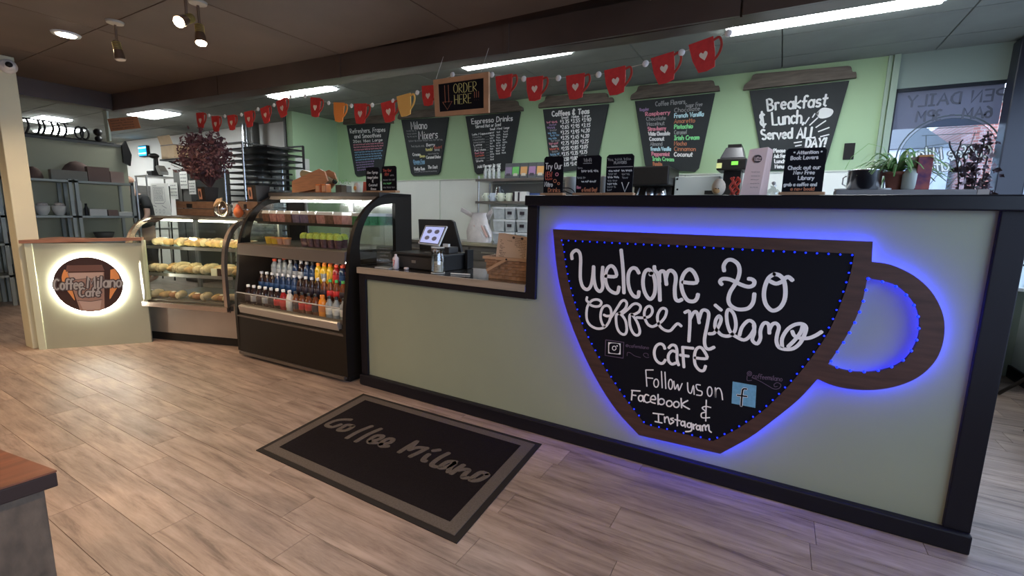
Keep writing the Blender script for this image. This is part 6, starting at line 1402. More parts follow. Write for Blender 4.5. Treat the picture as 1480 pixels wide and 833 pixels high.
for a, b in ((979, 259), (979, 274)): q = onY(a, b, SY+.3); MB().ball((q.x, SY+.298, q.z), .012, 8, sy=.4).build('rivet', BLACKM, t)
MB().box(x1-.14, x1+.0, SY+.26, SY+.298, z0+.02, z0+.06).build('black_latch', BLACKM, t)
# grinder
c = onY(1060, 240, 2.4); x0, x1, z0, z1 = bxz(1037, 206, 1080, 250, 2.4); w = x1-x0
t = thing('coffee_grinder', 'black coffee grinder with lit green display and lidded hopper', 'grinder', (c.x, 2.85, ZT), world=True)
x0, x1, _, z1 = bxz(1037, 206, 1080, 250, SY+.1); zm_ = onY(1058, 229, SY+.1).z; zb_ = onY(1058, 246, SY+.1).z; w = x1-x0
MB().hexa([(x0+.02, SY+.1, zm_+.0), (x1-.02, SY+.1, zm_), (x1-.02, SY+.42, zm_), (x0+.02, SY+.42, zm_), (x0+w*.25, SY+.14, z1-.04), (x1-w*.18, SY+.14, z1-.04), (x1-w*.18, SY+.38, z1-.04), (x0+w*.25, SY+.38, z1-.04)]).build('hopper', mat('smoky_hopper', (.07, .065, .07), .2), t, bevel=.01)
MB().box(x0+w*.3, x1-w*.25, SY+.16, SY+.36, z1-.039, z1-.01).build('hopper_lid', BLACKM, t)
MB().box(x0, x1, SY+.08, SY+.46, zb_, zm_-.001).build('head', BLACKM, t, bevel=.01); MB().box(x0+.06, x1-.05, SY+.2, SY+.46, ZT+.001, zb_-.001).build('body', BLACKM, t)
MB().box(x0+w*.5, x1-w*.28, SY+.07, SY+.08, (zb_+zm_)/2-.01, (zb_+zm_)/2+.025).build('display', mat('green_display', (.1, .5, .05), .4, emit=(.30, .85, .10), es=.3), t)
MB().box(x0+w*.0, x0+w*.18, SY+.07, SY+.08, zb_+.02, zb_+.07).build('side_light', mat('yellow_button'), t)
# small glass tap/pot behind brochure
q = onY(1120, 268, .45); t = thing('glass_cruet', 'small clear glass cruet behind the pink brochure', 'jar', (q.x, .30, BT), world=True); q = onY(1118, 268, .30)
MB().lathe([(.025, 0), (.034, .005), (.034, .03), (.02, .045), (.012, .05), (.014, .065)], (q.x, .30, BT), 18).build('glass', glassmat('jar_glass'), t); MB().ball((q.x, .30, BT+.075), .010, 10).build('stopper', mat('bright_acrylic'), t)
x = onY(1004, 280, .2).x; solo('white_tray_lid', MB().box(x-.05, x+.06, .17, .24, BT, BT+.005), mat('white_plastic'), 'flat white lid lying on the bar top left of the plush egg', 'lid')

# ================================================================ KITCHEN BEHIND THE CASES
KY = 2.2
def kbox(name, rect, Y, D, m_, lab, cat_, bevel=0, zb=None, group=None):
    x0, x1, z0, z1 = fit(*rect, Y, D); return solo(name, MB().box(x0, x1, Y, Y+D, zb if zb is not None else z0, z1), m_, lab, cat_, group, bevel)
# dark refrigerator side with papers
x0, x1, z0, z1 = fit(252, 243, 333, 300, 1.9, .7)
t = thing('grey_cabinet', 'dark grey kitchen cabinet with papers on its front, behind the dried plant', 'cabinet', ((x0+x1)/2, 2.2, 0), world=True)
GC = mat('dark_grey_cabinet', (.13, .13, .115), .5); MB().box(x0, x1, 1.9, 2.6, .06, z1).build('body', GC, t); MB().box(x0+.02, x1-.02, 1.95, 2.58, 0, .06).build('plinth', BLACKM, t); MB().box((x0+x1)/2-.008, (x0+x1)/2+.008, 1.89, 1.899, .1, z1-.03).build('door_gap', BLACKM, t)
for i, (r_, lb) in enumerate((((246, 264, 257, 288), 'narrow white sheet left of the dried plant, lowest of three'), ((260, 248, 271, 273), 'white sheet with black spots, highest of three'), ((273, 261, 283, 281), 'white sheet just left of the black pot'))):
    xa, xb, za, zb = fit(*r_, 1.88, .004); t = thing('paper_notice', lb, 'paper', ((xa+xb)/2, 1.88, za), group='paper sheets on the dark grey cabinet', world=True)
    MB().box(xa, xb, 1.88, 1.884, za, zb).build('sheet', mat('paper_white', (.74, .74, .68), .7), t); mb = MB()
    for k in range(4): mb.ribbon(scrib(xa+.02, xb-.02, zb-.06-k*(zb-za)*.2, .02), .006, lambda a, b, d: (a, d, b), 1.8795, 1.8785)
    mb.build('print', mat('grey_ink', (.25, .25, .25), .7), t)
# big floor plan sheet on an easel-like panel
xa, xb, za, zb = fit(218, 265, 244, 312, 1.8, .01)
t = thing('plan_poster', 'large white poster with a drawn plan and ruled lines, leaning in the kitchen', 'poster', ((xa+xb)/2, 1.5, za), world=True)
fL = lambda a, b, d: (a+(b-za)*-.06, 1.8-d+(b-za)*.05, b)
MB().prism([(xa, za-.1), (xb+.06, za-.1), (xb, zb), (xa, zb)], -.008, 0, fL).build('sheet', mat('paper_white'), t)
w_, h_ = xb-xa, zb-za; mb = MB(); mb.ribbon([[(xa+.14*w_, zb-.12*h_), (xa+.78*w_, zb-.12*h_), (xa+.80*w_, zb-.55*h_), (xa+.70*w_, zb-.62*h_), (xa+.2*w_, zb-.62*h_), (xa+.16*w_, zb-.5*h_), (xa+.14*w_, zb-.12*h_)], [(xa+.1*w_, zb-.07*h_), (xa+.36*w_, zb-.07*h_)], [(xa+.1*w_, zb-.68*h_), (xa+.28*w_, zb-.72*h_)], [(xa+.6*w_, zb-.68*h_), (xa+.85*w_, zb-.76*h_)]], .010, fL, .0005, .0012)
for k in range(8): mb.ribbon(scrib(xa+.2*w_, xa+.72*w_, zb-(.18+k*.05)*h_, .02), .005, fL, .0005, .0012)
for k in range(3): mb.ribbon([ring(.035, 10, xa+(.25+.22*k)*w_, zb-.86*h_)], .006, fL, .0005, .0012)
mb.build('drawing', mat('grey_ink'), t)
MB().bar((xa+.1, 1.83, 0), (xa+.1, 1.88, zb-.05), .02).bar((xb-.1, 1.83, 0), (xb-.1, 1.88, zb-.05), .02).build('easel_legs', BLACKM, t)
# worktop shelf with black grinder stand, steel kit
x0, x1, z0, z1 = fit(194, 252, 252, 256, 1.95, .5)
zk = onY(222, 252, 1.9).z
t = thing('kitchen_shelf', 'steel kitchen shelf on thin legs carrying black equipment', 'shelf', ((x0+x1)/2, 2.2, 0), world=True)
MB().box(x0, x1-.02, 1.95, 2.5, zk-.03, zk).build('shelf', STEEL, t); MB().box(x0, x1-.02, 1.95, 2.5, .92, .95).build('worktop', STEEL, t)
for x in (x0+.02, x1-.05):
    for y in (1.97, 2.47): MB().tube([(x, y, 0), (x, y, zk-.031)], .016, 8).build('leg', STEEL, t)
q = onY(216, 236, 2.1); t = thing('drink_mixer', 'tall black drink mixer standing on the kitchen shelf', 'mixer', (q.x, 2.15, zk), world=True)
zt_ = onY(216, 221, 2.1).z
MB().box(q.x-.12, q.x+.10, 2.08, 2.28, zk+.001, zk+.10).build('base', BLACKM, t, bevel=.01); MB().bar((q.x-.02, 2.2, zk+.1), (q.x+.02, 2.2, zt_-.08), .05).bar((q.x+.09, 2.2, zk+.1), (q.x+.08, 2.2, zt_-.08), .03).build('column', BLACKM, t); MB().ball((q.x+.02, 2.18, zt_-.05), .09, 14, sz=.6).build('motor_head', BLACKM, t); MB().box(q.x-.16, q.x-.06, 2.06, 2.12, zk+.001, zk+.04).build('white_knob', mat('white_plastic'), t)
p0, p1, z0, z1 = fit(199, 210, 214, 226, 2.86, .05)
t = thing('lit_menu_screen', 'small glowing blue screen on the kitchen wall', 'screen', ((p0+p1)/2, 2.9, z0), world=True)
MB().box(p0, p1, 2.88, 2.945, z0, z1).build('housing', BLACKM, t); MB().box(p0+.015, p1-.015, 2.874, 2.879, z0+.015, z1-.015).build('blue_panel', mat('blue_screen', (.02, .3, .6), .4, emit=(.01, .22, .60), es=1.0), t)
for k in (.28, .78): MB().box(p0+.02, p1-.02, 2.868, 2.873, z0+(z1-z0)*k-.012, z0+(z1-z0)*k+.012).build('light_bar', mat('cyan_bar', (.5, .8, 1), .4, emit=(.25, .75, 1.0), es=3), t)
for i, (r_, nm, lb) in enumerate((((225, 240, 243, 252), 'steel_hopper', 'bent grey steel hood on the kitchen shelf left of the dried plant'), ((196, 258, 208, 268), 'steel_bowl', 'small steel bowl on the kitchen worktop'))):
    xa, xb, za, zb = fit(*r_, 2.0, .13)
    za = zk+.001 if i == 0 else za
    if i == 0: solo(nm, MB().prism([(xa, zb), (xa+.06, zb+.02), (xb, zb-.1), (xb, za), (xb-.08, za), (xb-.1, zb-.14), (xa+.03, zb-.06)], 2.0, 2.13), STEEL, lb, 'equipment')
    else: solo(nm, MB().lathe([(.06, 0), (.11, .08), (.12, .085), (.001, .08)], ((xa+xb)/2, 2.1, .951), 18), STEEL, lb, 'bowl')
kbox('steel_canister', (200, 268, 216, 290, ), 2.0, .25, STEEL, 'wide steel canister on the kitchen worktop beside the poster', 'canister', zb=.951)
# cardboard box with flap on wall shelf
x0, x1, z0, z1 = fit(231, 207, 285, 228, 2.3, .45)
zsh = z0
t = thing('wall_shelf', 'dark wall shelf under the cardboard box', 'shelf', ((x0+x1)/2, 2.6, zsh-.03), world=True); MB().box(x0-.05, x1+.4, 2.3, 2.95, zsh-.035, zsh-.002).build('board', BLACKM, t); MB().bar((x0+.1, 2.93, zsh-.2), (x0+.1, 2.4, zsh-.036), .03).bar((x1, 2.93, zsh-.2), (x1, 2.4, zsh-.036), .03).build('bracket', BLACKM, t)
CB_ = mat('cardboard', (.50, .35, .20), .75, noise=.08, nscale=8)
t = thing('cardboard_box', 'open cardboard box with one raised flap, on a shelf behind the dried plant', 'box', ((x0+x1)/2, 2.5, zsh), world=True)
MB().box(x0, x1, 2.32, 2.74, zsh, z1).build('carton', CB_, t); xf = onY(248, 190, 2.32).x
MB().hexa([(x0, 2.32, z1), (xf, 2.32, z1), (xf, 2.326, z1), (x0, 2.326, z1), (x0-.02, 2.28, z1+.17), (xf-.02, 2.28, z1+.17), (xf-.02, 2.286, z1+.17), (x0-.02, 2.286, z1+.17)]).build('flap', CB_, t)
MB().box(x0-.002, x1+.002, 2.316, 2.742, z1-.02, z1-.0).build('dark_seam', mat('brown_tape', (.14, .09, .06), .6), t)
# bun rack with trays
x0, x1, z0, z1 = fit(330, 205, 392, 305, 1.5, .65)
xm_ = onY(352, 250, 1.5).x
t = thing('bun_rack', 'silver framed tray rack full of black baking trays', 'rack', ((x0+x1)/2, 1.8, 0), world=True)
RA, RBx = onY(331, 250, 1.5).x-.12, xm_+.55
for x in (RA, xm_+.02, RBx):
    for y in (1.5, 2.1):
        if x == RBx and y < 2: continue
        MB().tube([(x, y, .0), (x, y, z1)], .018, 8).build('upright', CRM if x != RBx else BLACKM, t)
MB().tube([(RA, 1.5, z1), (xm_+.02, 1.5, z1)], .018, 8).tube([(RA, 2.1, z1), (RBx, 2.1, z1)], .014, 8).tube([(xm_+.02, 1.5, z1), (xm_+.02, 2.1, z1)], .014, 8).build('top_rail', CRM, t)
MB().tube([(RA, 1.5, onY(340, 297, 1.5).z), (xm_+.02, 1.5, onY(340, 297, 1.5).z)], .018, 8).build('lower_rail', CRM, t)
MB().box(RA, RBx, 1.55, 2.1, .05, .08).build('foot_frame', BLACKM, t)
k = 0; z = z1-.06
while z > .5:
    deep = k < 4; MB().box(RA+.03, (RBx if deep else xm_+.30), 1.53, 2.08, z-.022, z).build('baking_tray', mat('black_tray', (.03, .028, .028), .35, metal=.4) if k % 2 == 0 or deep else mat('dull_tray', (.16, .16, .16), .4, metal=.6), t)
    z -= .085; k += 1
# white duct pipes
for i, (a, b, M_, lb) in enumerate(((352, 359, 'pipe_white', 'bright vertical steel duct pipe behind the tray rack'), (365, 372, 'pipe_grey', 'dark grey vertical duct pipe behind the tray rack'))):
    xa, xb = onY(a, 195, 2.8).x, onY(b, 195, 2.8).x
    solo('duct_pipe', MB().tube([((xa+xb)/2, 2.8, 1.2), ((xa+xb)/2, 2.8, 2.95)], (xb-xa)/2, 14), CRM if i == 0 else GC, lb, 'pipe')
# steel refrigerator
x0, x1, z0, z1 = fit(358, 234, 409, 300, 2.2, .5)
t = thing('refrigerator', 'stainless steel refrigerator behind the drinks case', 'refrigerator', ((x0+x1)/2, 2.45, 0), world=True)
MB().box(x0, x1, 2.2, 2.75, .08, z1).build('body', mat('soft_steel', (.42, .43, .42), .4, metal=.7, noise=.15, nscale=2), t, bevel=.01); MB().box(x0+.03, x1-.03, 2.23, 2.7, 0, .08).build('plinth', BLACKM, t)
d = MB().box(x0+.02, x1-.20, 2.18, 2.199, .15, z1-.03).build('door', mat('soft_steel'), t); MB().bar((x1-.24, 2.15, .9), (x1-.24, 2.15, 1.5), .02).build('handle', BLACKM, d)
x0b, x1b, z0b, z1b = fit(403, 234, 427, 300, 2.3, .35)
x1b = min(x1b, -7.25); x0b = min(x0b, x1b-.25); t = thing('water_cooler', 'narrow grey appliance with a clear container on top, by the green wall', 'appliance', ((x0b+x1b)/2, 2.45, 0), world=True)
MB().box(x0b+.10, x1b-.03, 2.3, 2.65, 0, z1b).build('body', mat('grey_appliance', (.24, .25, .24), .5), t); MB().box(x0b+.065, x0b+.095, 2.29, 2.65, 0, z1b).build('black_edge', BLACKM, t)
xa, xb, za, zb = fit(398, 222, 422, 234, 2.35, .2); xc, rr_ = (x0b+x1b)/2, .14
MB().lathe([(rr_, z1b+.001), (rr_, zb-.02), (rr_*.8, zb), (.001, zb)], (xc, 2.47, 0), 18).build('clear_container', glassmat('cloudy_plastic', (.70, .72, .72), .2, .3), t)
# sheet on the green wall stub, white cards in front of the fridge
p = onX(431, 246, -6.995); solo('wall_paper_sheet', MB().box(-6.998, -6.992, 2.46, 2.72, 1.85, 2.23), mat('paper_white'), 'white paper sheet taped to the end of the green wall', 'paper')
for i, (r_, lb) in enumerate((((372, 256, 388, 287), 'white paper shape on the refrigerator door, left of two'), ((388, 261, 402, 287), 'white paper shape with dark dot on the refrigerator door, right of two'))):
    x0_, x1_, z0_, z1_ = fit(*r_, 2.13, .02)
    t = thing('white_carton', lb, 'bag', ((x0_+x1_)/2, 2.14, z0_), world=True)
    MB().prism([(x0_, z0_), (x1_, z0_), (x1_, z1_-.08), (x1_-.08, z1_), (x0_+.08, z1_), (x0_-.01, z1_-.1)], 2.165, 2.179).build('paper', mat('paper_white'), t)
    if i: MB().ball(((x0_+x1_)/2, 2.16, (z0_+z1_)/2+.02), .02, 8, sy=.3).build('dark_mark', BLACKM, t)
# storage shelves along the partition, left of the kitchen
def sX(px, py, X=-9.0): return onX(px, py, X)
ZSH = [1.735, 1.225, .85, .42]
def unit(y0, y1, lab):
    t = thing('storage_shelves', lab, 'shelf', (-9.2, (y0+y1)/2, 0), group='grey steel storage shelves along the partition', world=True)
    M_ = mat('grey_shelf_metal', (.30, .32, .29), .45, metal=.4)
    for y in (y0+.02, y1-.02):
        for x in (-9.0, -9.44): MB().box(x-.02, x+.02, y-.02, y+.02, 0, 1.75).build('upright', M_, t)
    for z in ZSH: MB().box(-9.46, -8.98, y0, y1, z-.03, z).build('shelf', M_, t)
    return t
unit(-1.95, -1.22, 'grey steel shelf unit left of the cream post'); unit(-1.2, -.50, 'grey steel shelf unit just left of the cream post, far back'); unit(-.48, .23, 'grey steel shelf unit right of the cream post'); unit(.26, .98, 'grey steel shelf unit at the right end of the partition')
SK = [mat('brown_sack', (.16, .10, .08), .9, noise=.3, nscale=8), mat('grey_board_stack', (.26, .25, .21), .8), mat('mauve_box', (.24, .16, .13), .8), mat('bowl_white', (.62, .60, .54), .4)]
def onshelf(name, px0, px1, h, lev, M_, lab, cat_, shape='box', X=-9.05):
    y0, y1 = onX(px0, 300, X).y, onX(px1, 300, X).y; z = ZSH[lev]+.001; c = (y0+y1)/2; r = (y1-y0)/2
    if shape == 'box': mb = MB().box(X-(.28 if lev else .10), X, y0, y1, z, z+h)
    elif shape == 'bowl': mb = MB().lathe([(r*.5, 0), (r*.85, h*.4), (r, h), (r*.93, h), (r*.4, h*.2), (.001, h*.15)], (X-r, c, z), 20)
    elif shape == 'heap': mb = MB().ball((X-.15, c, z), 1, 18, sx=.14, sy=r, sz=h); mb.v = [(a, b, max(q, z)) for a, b, q in mb.v]
    elif shape == 'jug': mb = MB().lathe([(r*.8, 0), (r*.85, h*.6), (r*.5, h*.8), (r*.55, h), (.001, h*.97)], (X-.1, c, z), 16)
    return solo(name, mb, M_, lab, cat_)
onshelf('cloth_heap', 46, 74, .17, 0, SK[0], 'brown heap of cloth on top of the left shelf unit', 'cloth', 'heap')
onshelf('board_stack', 80, 132, .14, 0, SK[1], 'pale stack of flat boards on the shelf tops', 'stack'); onshelf('cloth_heap', 98, 148, .30, 0, SK[0], 'large dark brown heap of cloth behind the mauve box', 'cloth', 'heap', X=-9.16)
onshelf('mauve_carton', 133, 164, .22, 0, SK[2], 'mauve brown carton on top of the right shelf unit', 'box'); onshelf('pale_carton', 165, 184, .17, 0, mat('pinkish_carton', (.45, .32, .26), .8), 'pale pinkish carton at the very right of the shelf tops', 'box')
for i, (a, b) in enumerate(((52, 76), (77, 100))): onshelf('white_bowl', a, b, .14, 1, SK[3], 'white bowl heaped with napkins on the middle shelf, %s one' % ('left', 'right')[i], 'bowl', 'bowl')
for i, (a, b) in enumerate(((54, 75), (79, 99))): 
    y0, y1 = onX(a, 300, -9.05).y, onX(b, 300, -9.05).y; r = (y1-y0)/2
    solo('napkin_heap', MB().ball((-9.05-r, (y0+y1)/2, ZSH[1]+.155), r*.8, 12, sz=.5), mat('pale_napkin', (.66, .58, .52), .9, noise=.3, nscale=30, bump=.6), 'pale heap of napkins in the %s white bowl' % ('left', 'right')[i], 'napkins')
onshelf('white_bowl', 3, 19, .12, 1, SK[3], 'white bowl on the shelf left of the cream post', 'bowl', 'bowl')
onshelf('white_jug', 111, 124, .30, 1, SK[3], 'tall white jug at the left of the right shelf unit', 'jug', 'jug'); onshelf('black_canister', 125, 132, .18, 1, BLACKM, 'black canister beside the tall white jug', 'jug', 'jug', X=-9.0)
onshelf('flat_carton', 129, 154, .10, 1, SK[3], 'low white carton on the middle shelf', 'box'); onshelf('brown_carton', 156, 170, .09, 1, SK[2], 'small brown carton right of the low white carton', 'box'); onshelf('paper_stack', 171, 193, .06, 1, SK[3], 'loose stack of white papers at the shelf end', 'paper')
onshelf('wire_basket', 136, 166, .12, 2, mat('dark_wire', (.08, .08, .07), .6), 'dark basket low on the right shelf unit', 'basket', 'bowl')
onshelf('grey_tub', 10, 24, .14, 2, mat('pinkish_carton'), 'pinkish folded cloth on the shelf left of the post', 'cloth'); onshelf('dark_tub', 10, 24, .12, 3, BLACKM, 'dark tub low on the shelf left of the post', 'tub')
# dark panel at the far left edge
solo('dark_door_panel', MB().box(-8.3, -8.2, -2.0, -1.35, 0, 1.25), mat('plum_black_panel', (.03, .022, .026), .5), 'dark plum coloured low panel at the far left edge', 'panel')
# row of black hook shapes on the partition top
t = thing('hook_rack', 'row of dark metal hooks and bars along the top of the partition wall', 'rack', (-9.56, .3, 2.372), world=True)
MB().tube([(-9.56, -.6, 2.385), (-9.56, 1.0, 2.385)], .012, 8).tube([(-9.56, -.35, 2.60), (-9.56, .45, 2.60)], .010, 8).build('rail', BLACKM, t)
for i, px in enumerate((40, 56, 63, 75, 84, 94)):
    y = onX(px, 190, -9.56).y; MB().tube(cat([(-9.56, y-.02, 2.39), (-9.56, y+.02, 2.50), (-9.56, y, 2.60)], 3), .015, 8).build('hook', BLACKM, t)
for i, px in enumerate((114, 122)): 
    y = onX(px, 190, -9.56).y
    MB().tube([(-9.56, y+.05*math.cos(a*PI/6), 2.49+.09*math.sin(a*PI/6)) for a in range(12)], .014, 6, closed=True).build('loop', BLACKM, t)
for px in (141,): y = onX(px, 190, -9.56).y; MB().ball((-9.56, y, 2.53), .06, 10).ball((-9.56, y, 2.43), .05, 10).build('finial', BLACKM, t)
# leaning pale green board and orange notice
q = [onY(148, 150, .06), onY(154, 150, .06), onY(160, 204, .06), onY(156, 206, .06)]
solo('green_signboard', MB().prism([(p.x, p.z) for p in q], .05, .07), mat('pale_green_slat', (.50, .60, .48), .6), 'narrow pale green board hanging under the corner of the dark beam', 'board')
q = [onY(160, 190, .05), onY(203, 185, .05), onY(198, 168, .05), onY(155, 172, .05)]
t = thing('orange_notice', 'orange paper notice with lines of writing hanging below the beam', 'paper', (q[0].x+.3, .05, q[0].z), world=True)
fN = lambda a, b, d: tuple(q[0]*(1-a)*(1-b)+q[1]*a*(1-b)+q[2]*a*b+q[3]*(1-a)*b+Vector((0, d, 0)))
MB().prism([(0, 0), (1, 0), (1, 1), (0, 1)], 0, .004, fN).build('sheet', mat('orange_paper', (.62, .30, .17), .7), t); mb = MB()
for k in range(4): mb.ribbon(scrib(.1, .9, .12+k*.21, .10), .03, lambda a, b, d: fN(a, b, d), -.001, -.0016)
mb.build('print', mat('brown_ink'), t)
# long hanging light cord bits and partition phone
p = onX(182, 222, -9.49); solo('wall_phone', MB().prism([(p.y-.06, p.z-.15), (p.y+.03, p.z-.2), (p.y+.06, p.z-.02), (p.y+.0, p.z+.2), (p.y-.06, p.z+.12)], -9.49, -9.44, lambda a, b, d: (d, a, b)), BLACKM, 'black wall telephone handset at the end of the partition', 'telephone')

# ================================================================ PERSON in the kitchen
PX, PY = -9.98, 1.5
SKN = mat('skin', (.52, .33, .25), .5); SH = mat('black_tshirt', (.018, .018, .018), .8)
t = thing('person', 'person in a black t-shirt and tan cap at work behind the shelves', 'person', (PX, PY, 0), 0, world=True)
def skin(name, pts, edges, radii, m_, root=0):
    me = bpy.data.meshes.new(name); off = WORLD[t.name]; me.from_pydata([tuple(Vector(p)-off) for p in pts], edges, []); o = bpy.data.objects.new(name, me); COL.objects.link(o); o.parent = t
    md = o.modifiers.new('skin', 'SKIN')
    for i, r_ in enumerate(radii): me.skin_vertices[0].data[i].radius = (r_, r_) if not isinstance(r_, tuple) else r_
    me.skin_vertices[0].data[root].use_root = True
    md.use_smooth_shade = True; s_ = o.modifiers.new('sub', 'SUBSURF'); s_.levels = 2; s_.render_levels = 2; me.materials.append(m_); return o
hip = Vector((PX+.02, PY, 1.0)); ch = Vector((PX-.04, PY-.06, 1.42)); nk = Vector((PX-.14, PY-.10, 1.60)); hd = Vector((PX-.22, PY-.14, 1.74))
B_ = [hip, (hip+ch)/2, ch, nk, hd, hd+Vector((-.02, -.01, .09))]
r_ = [(.16, .12), (.15, .11), (.18, .12), .06, .085, .08]; ed = [(0, 1), (1, 2), (2, 3), (3, 4), (4, 5)]
def add_(p, r__, frm): B_.append(Vector(p)); r_.append(r__); ed.append((frm, len(B_)-1)); return len(B_)-1
WRI = {}
for s_ in (-1, 1):
    sh = add_(ch+Vector((.19*s_, .02, .09)), .062, 2); el = add_(ch+Vector((.27*s_, -.0, -.21)), .043, sh); wv = ch+Vector((.22*s_, -.16, -.42)); WRI[s_] = wv; wr = add_(wv, .028, el); add_(wv+Vector((-.005*s_, -.05, -.045)), (.036, .02), wr)
    kn = add_((hip.x+.11*s_, hip.y-.02, .54), .062, 0); an = add_((hip.x+.12*s_, hip.y+.02, .10), .04, kn); add_((hip.x+.13*s_, hip.y-.13, .045), .036, an)
skin('body', B_, ed, r_, SKN)
T_ = [hip+Vector((0, 0, -.05)), (hip+ch)/2, ch, nk-Vector((-.02, -.01, .03))]; tr = [(.24, .17), (.235, .17), (.25, .17), .08]; te = [(0, 1), (1, 2), (2, 3)]
for s_ in (-1, 1):
    T_.append(ch+Vector((.19*s_, .02, .09))); tr.append(.085); te.append((2, len(T_)-1)); T_.append(ch+Vector((.24*s_, .01, -.10))); tr.append(.07); te.append((len(T_)-2, len(T_)-1))
skin('black_tshirt', T_, te, tr, SH)
L_ = [hip+Vector((0, 0, -.02))]; lr_ = [(.25, .19)]; le = []
for s_ in (-1, 1):
    L_.append(Vector((hip.x+.11*s_, hip.y-.02, .54))); lr_.append(.105); le.append((0, len(L_)-1)); L_.append(Vector((hip.x+.12*s_, hip.y+.02, .11))); lr_.append(.07); le.append((len(L_)-2, len(L_)-1))
skin('dark_trousers', L_, le, lr_, mat('dark_trousers', (.03, .03, .035), .8))
MB().ball(hd+Vector((-.01, 0, .10)), .108, 16, sz=.7).build('cap', mat('tan_cap', (.42, .24, .16), .8), t); MB().ball(hd+Vector((-.03, -.10, .08)), .07, 12, sz=.15).build('cap_peak', mat('tan_cap'), t)
for s_ in (-1, 1):
    MB().ball(hd+Vector((-.02+.035*s_, -.083, .02)), .011, 8).build('eye', BLACKM, t); MB().ball(hd+Vector((-.01+.088*s_, .0, .01)), .022, 8, sx=.4, sz=1.3).build('ear', SKN, t)
    wv = WRI[s_]
    for k in range(5):
        if k < 4: a_ = wv+Vector(((-.028+.018*k), -.085, -.065)); l = (.07, .078, .072, .058)[k]; MB().tube([a_, a_+Vector((0, -l*.5, -l*.35)), a_+Vector((0, -l*.75, -l*.85))], [.009, .0085, .007], 8).build('finger', SKN, t)
        else: a_ = wv+Vector((-.035*s_, -.045, -.04)); MB().tube([a_, a_+Vector((-.02*s_, -.03, -.01)), a_+Vector((-.022*s_, -.055, -.025))], [.011, .010, .008], 8).build('thumb', SKN, t)
MB().ball(hd+Vector((-.02, -.098, -.01)), .016, 8, sz=1.4).build('nose', SKN, t); MB().ball(hd+Vector((-.02, -.088, -.05)), .02, 8, sy=.3, sz=.25).build('mouth', mat('lip', (.35, .12, .1), .5), t)

# second small black-topped appliance: steel upright pole before the person
solo('steel_pole', MB().tube([onX(196, 262, -8.6), Vector((-8.6, onX(196, 262, -8.6).y, 0))], .016, 8), STEEL, 'thin steel pole in front of the person in black', 'pole')

# ================================================================ NEAR TABLE at the lower left, chair leg at the right
tz = .80
q = [onZ(82, 680, tz), onZ(0, 648, tz), onZ(-60, 624, tz), onZ(-90, 760, tz)]
cr_ = onZ(82, 680, tz)
t = thing('wooden_table', 'rustic wooden table corner with reddish top and grey weathered leg', 'table', (cr_.x-.5, cr_.y-.4, 0), world=True)
e1 = (onZ(0, 650, tz)-cr_); e1 = e1.normalized(); e2 = (onZ(0, 706, tz)-cr_).normalized()
A_ = cr_; B2 = A_+e1*1.0; D2 = A_+e2*.7; C2_ = B2+e2*.7
TM = mat('red_brown_table_top', (.17, .06, .03), .35, noise=.4, nscale=5, stretch=(8, 1.2, 1))
def slab(P_, z0, z1): return [Vector((p.x, p.y, z0)) for p in P_]+[Vector((p.x, p.y, z1)) for p in P_]
MB().hexa(slab([A_, B2, C2_, D2], tz-.004, tz)).build('top', TM, t)
MB().hexa(slab([A_, B2, C2_, D2], tz-.038, tz-.0045)).build('dark_edge', mat('dark_brown_apron', (.03, .018, .015), .6, spec=.2), t, bevel=.003)
ins = lambda k: [A_+(e1+e2)*k, B2+(e2-e1)*k, C2_-(e1+e2)*k, D2+(e1-e2)*k]
GRW = mat('weathered_grey_wood', (.10, .07, .046), .8, noise=.5, nscale=14, bump=.6, stretch=(2, 2, 1))
I = ins(.02); J = ins(.085)
MB().hexa(slab(I, tz-.13, tz-.039)).build('apron', mat('dark_brown_apron', (.05, .03, .024), .6), t)
for k in range(4):
    p = I[k]; c_ = sum(I, Vector())/4; d = (c_-p); a_ = e1 if k in (0, 3) else -e1; b_ = e2 if k in (0, 1) else -e2
    P4 = [p-(a_+b_)*.004, p+a_*.09-b_*.004, p+(a_+b_)*.09, p+b_*.09-a_*.004]
    MB().hexa(slab(P4, 0, tz-.04)).build('leg', GRW, t, bevel=.004)
MB().ball(I[0]+e2*.12+Vector((0, 0, -.08))-e1*.004, .010, 8).build('bolt', STEEL, t)
# cafe table feet by the right window
t = thing('cafe_table', 'black legged small cafe table beyond the bar end, by the window', 'table', (1.78, 2.5, 0), world=True)
MB().lathe([(.13, .72), (.14, .73), (.14, .75), (.001, .75)], (1.80, 2.2, 0), 28).build('top', BLACKM, t)
f0 = onZ(1443, 571, 0)
MB().tube([(f0.x, f0.y, .012), (1.80, 2.2, .40), (1.80, 2.2, .72)], .014, 8).build('leg', BLACKM, t)
for dx, dy in ((.12, .2), (.12, -.2), (-.1, -.2)): MB().tube([(1.80+dx, 2.2+dy, .012), (1.80, 2.2, .40)], .014, 8).build('leg', BLACKM, t)
for i, (a, b) in enumerate(((1455, 548), (1476, 600))):
    pass
f0 = onZ(1476, 600, 0)
t = thing('bar_chair', 'black chair with slanting legs at the right edge', 'chair', (f0.x+.2, f0.y+.1, 0), world=True)
cxx, cyy = 1.74, 1.55
for sx_ in (-1, 1):
    for sy_ in (-1, 1): MB().tube([(cxx+.17*sx_, cyy+.19*sy_, .012), (cxx+.13*sx_, cyy+.15*sy_, .45)], .013, 8).build('leg', BLACKM, t)
MB().box(cxx-.19, cxx+.19, cyy-.2, cyy+.2, .452, .48).build('seat', BLACKM, t, bevel=.01); MB().box(cxx+.16, cxx+.18, cyy-.19, cyy+.19, .481, .85).build('backrest', BLACKM, t, bevel=.006)

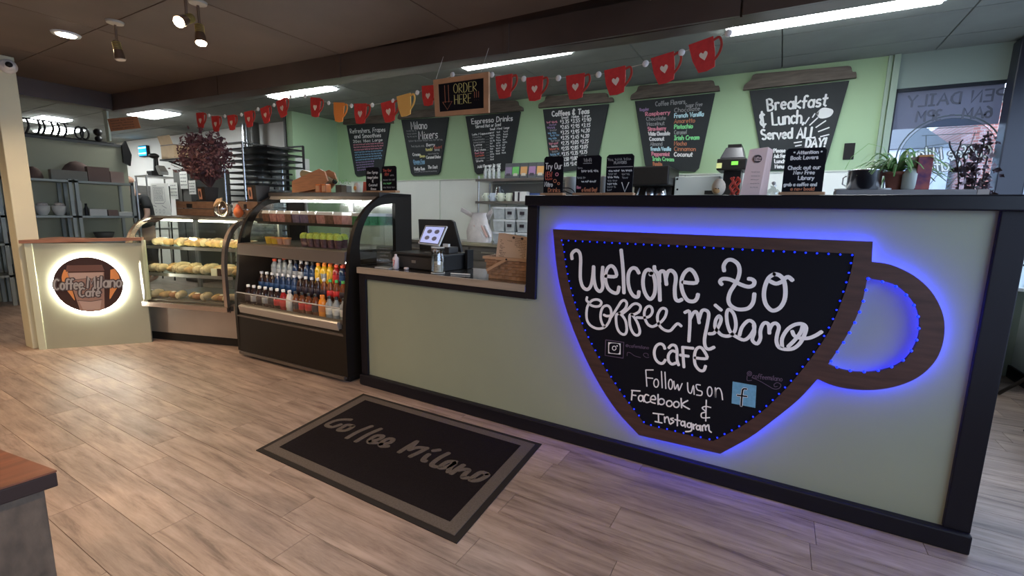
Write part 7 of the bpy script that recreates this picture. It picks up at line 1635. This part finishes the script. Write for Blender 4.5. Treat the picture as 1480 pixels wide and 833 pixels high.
# ================================================================ OUTSIDE
t = thing('brick_building', 'red brick building across the street seen through the shop window', 'building', (3.2, 15, 0), world=True)
BRK = bpy.data.materials.new('brick_facade'); BRK.use_nodes = True; nt = BRK.node_tree; bt = nt.nodes.new('ShaderNodeTexBrick'); tc = nt.nodes.new('ShaderNodeTexCoord'); mp = nt.nodes.new('ShaderNodeMapping'); mp.inputs['Rotation'].default_value = (PI/2, 0, 0)
bt.inputs['Color1'].default_value = (.36, .11, .08, 1); bt.inputs['Color2'].default_value = (.28, .09, .07, 1); bt.inputs['Mortar'].default_value = (.4, .33, .3, 1); bt.inputs['Scale'].default_value = 3
nt.links.new(tc.outputs['Object'], mp.inputs[0]); nt.links.new(mp.outputs[0], bt.inputs[0]); nt.links.new(bt.outputs[0], nt.nodes['Principled BSDF'].inputs['Base Color'])
MB().box(4.3, 12, 15, 20, -.069, 4.6).build('wall', BRK, t)
for k in range(5):
    f_ = MB().box(4.9+k*1.4, 5.6+k*1.4, 14.93, 14.99, 1.2, 3.0).build('window', mat('white_plastic'), t); MB().box(4.97+k*1.4, 5.53+k*1.4, 14.90, 14.92, 1.27, 2.93).build('pane', mat('dark_pane', (.08, .10, .13), .1), f_)
MB().box(4.25, 12.1, 14.8, 15.2, 4.601, 4.75).build('cornice', mat('pale_trim'), t)
t = thing('white_building', 'pale building across the street left of the brick one', 'building', (0, 17, 0), world=True)
MB().box(-9, 4.15, 16, 22, -.069, 3.6).build('wall', mat('pale_render', (.6, .62, .66), .8), t); MB().prism([(-9.2, 3.61), (4.15, 3.61), (3.0, 4.6), (-8, 4.6)], 15.9, 22).build('roof', mat('slate_roof', (.18, .19, .2), .7), t)
for k in range(5): f_ = MB().box(-7+k*2, -6.2+k*2, 15.93, 15.99, 1.0, 2.4).build('window', mat('dark_pane'), t)
solo('pavement', MB().box(-20, 25, 3.6, 30, -.12, -.07), mat('street_asphalt', (.22, .22, .23), .8, noise=.1, nscale=3), 'grey street and pavement outside the windows', 'street')
solo('side_pavement', MB().box(2.2, 25, -30, 3.5, -.12, -.07), mat('street_asphalt'), 'grey pavement outside the right window', 'street')
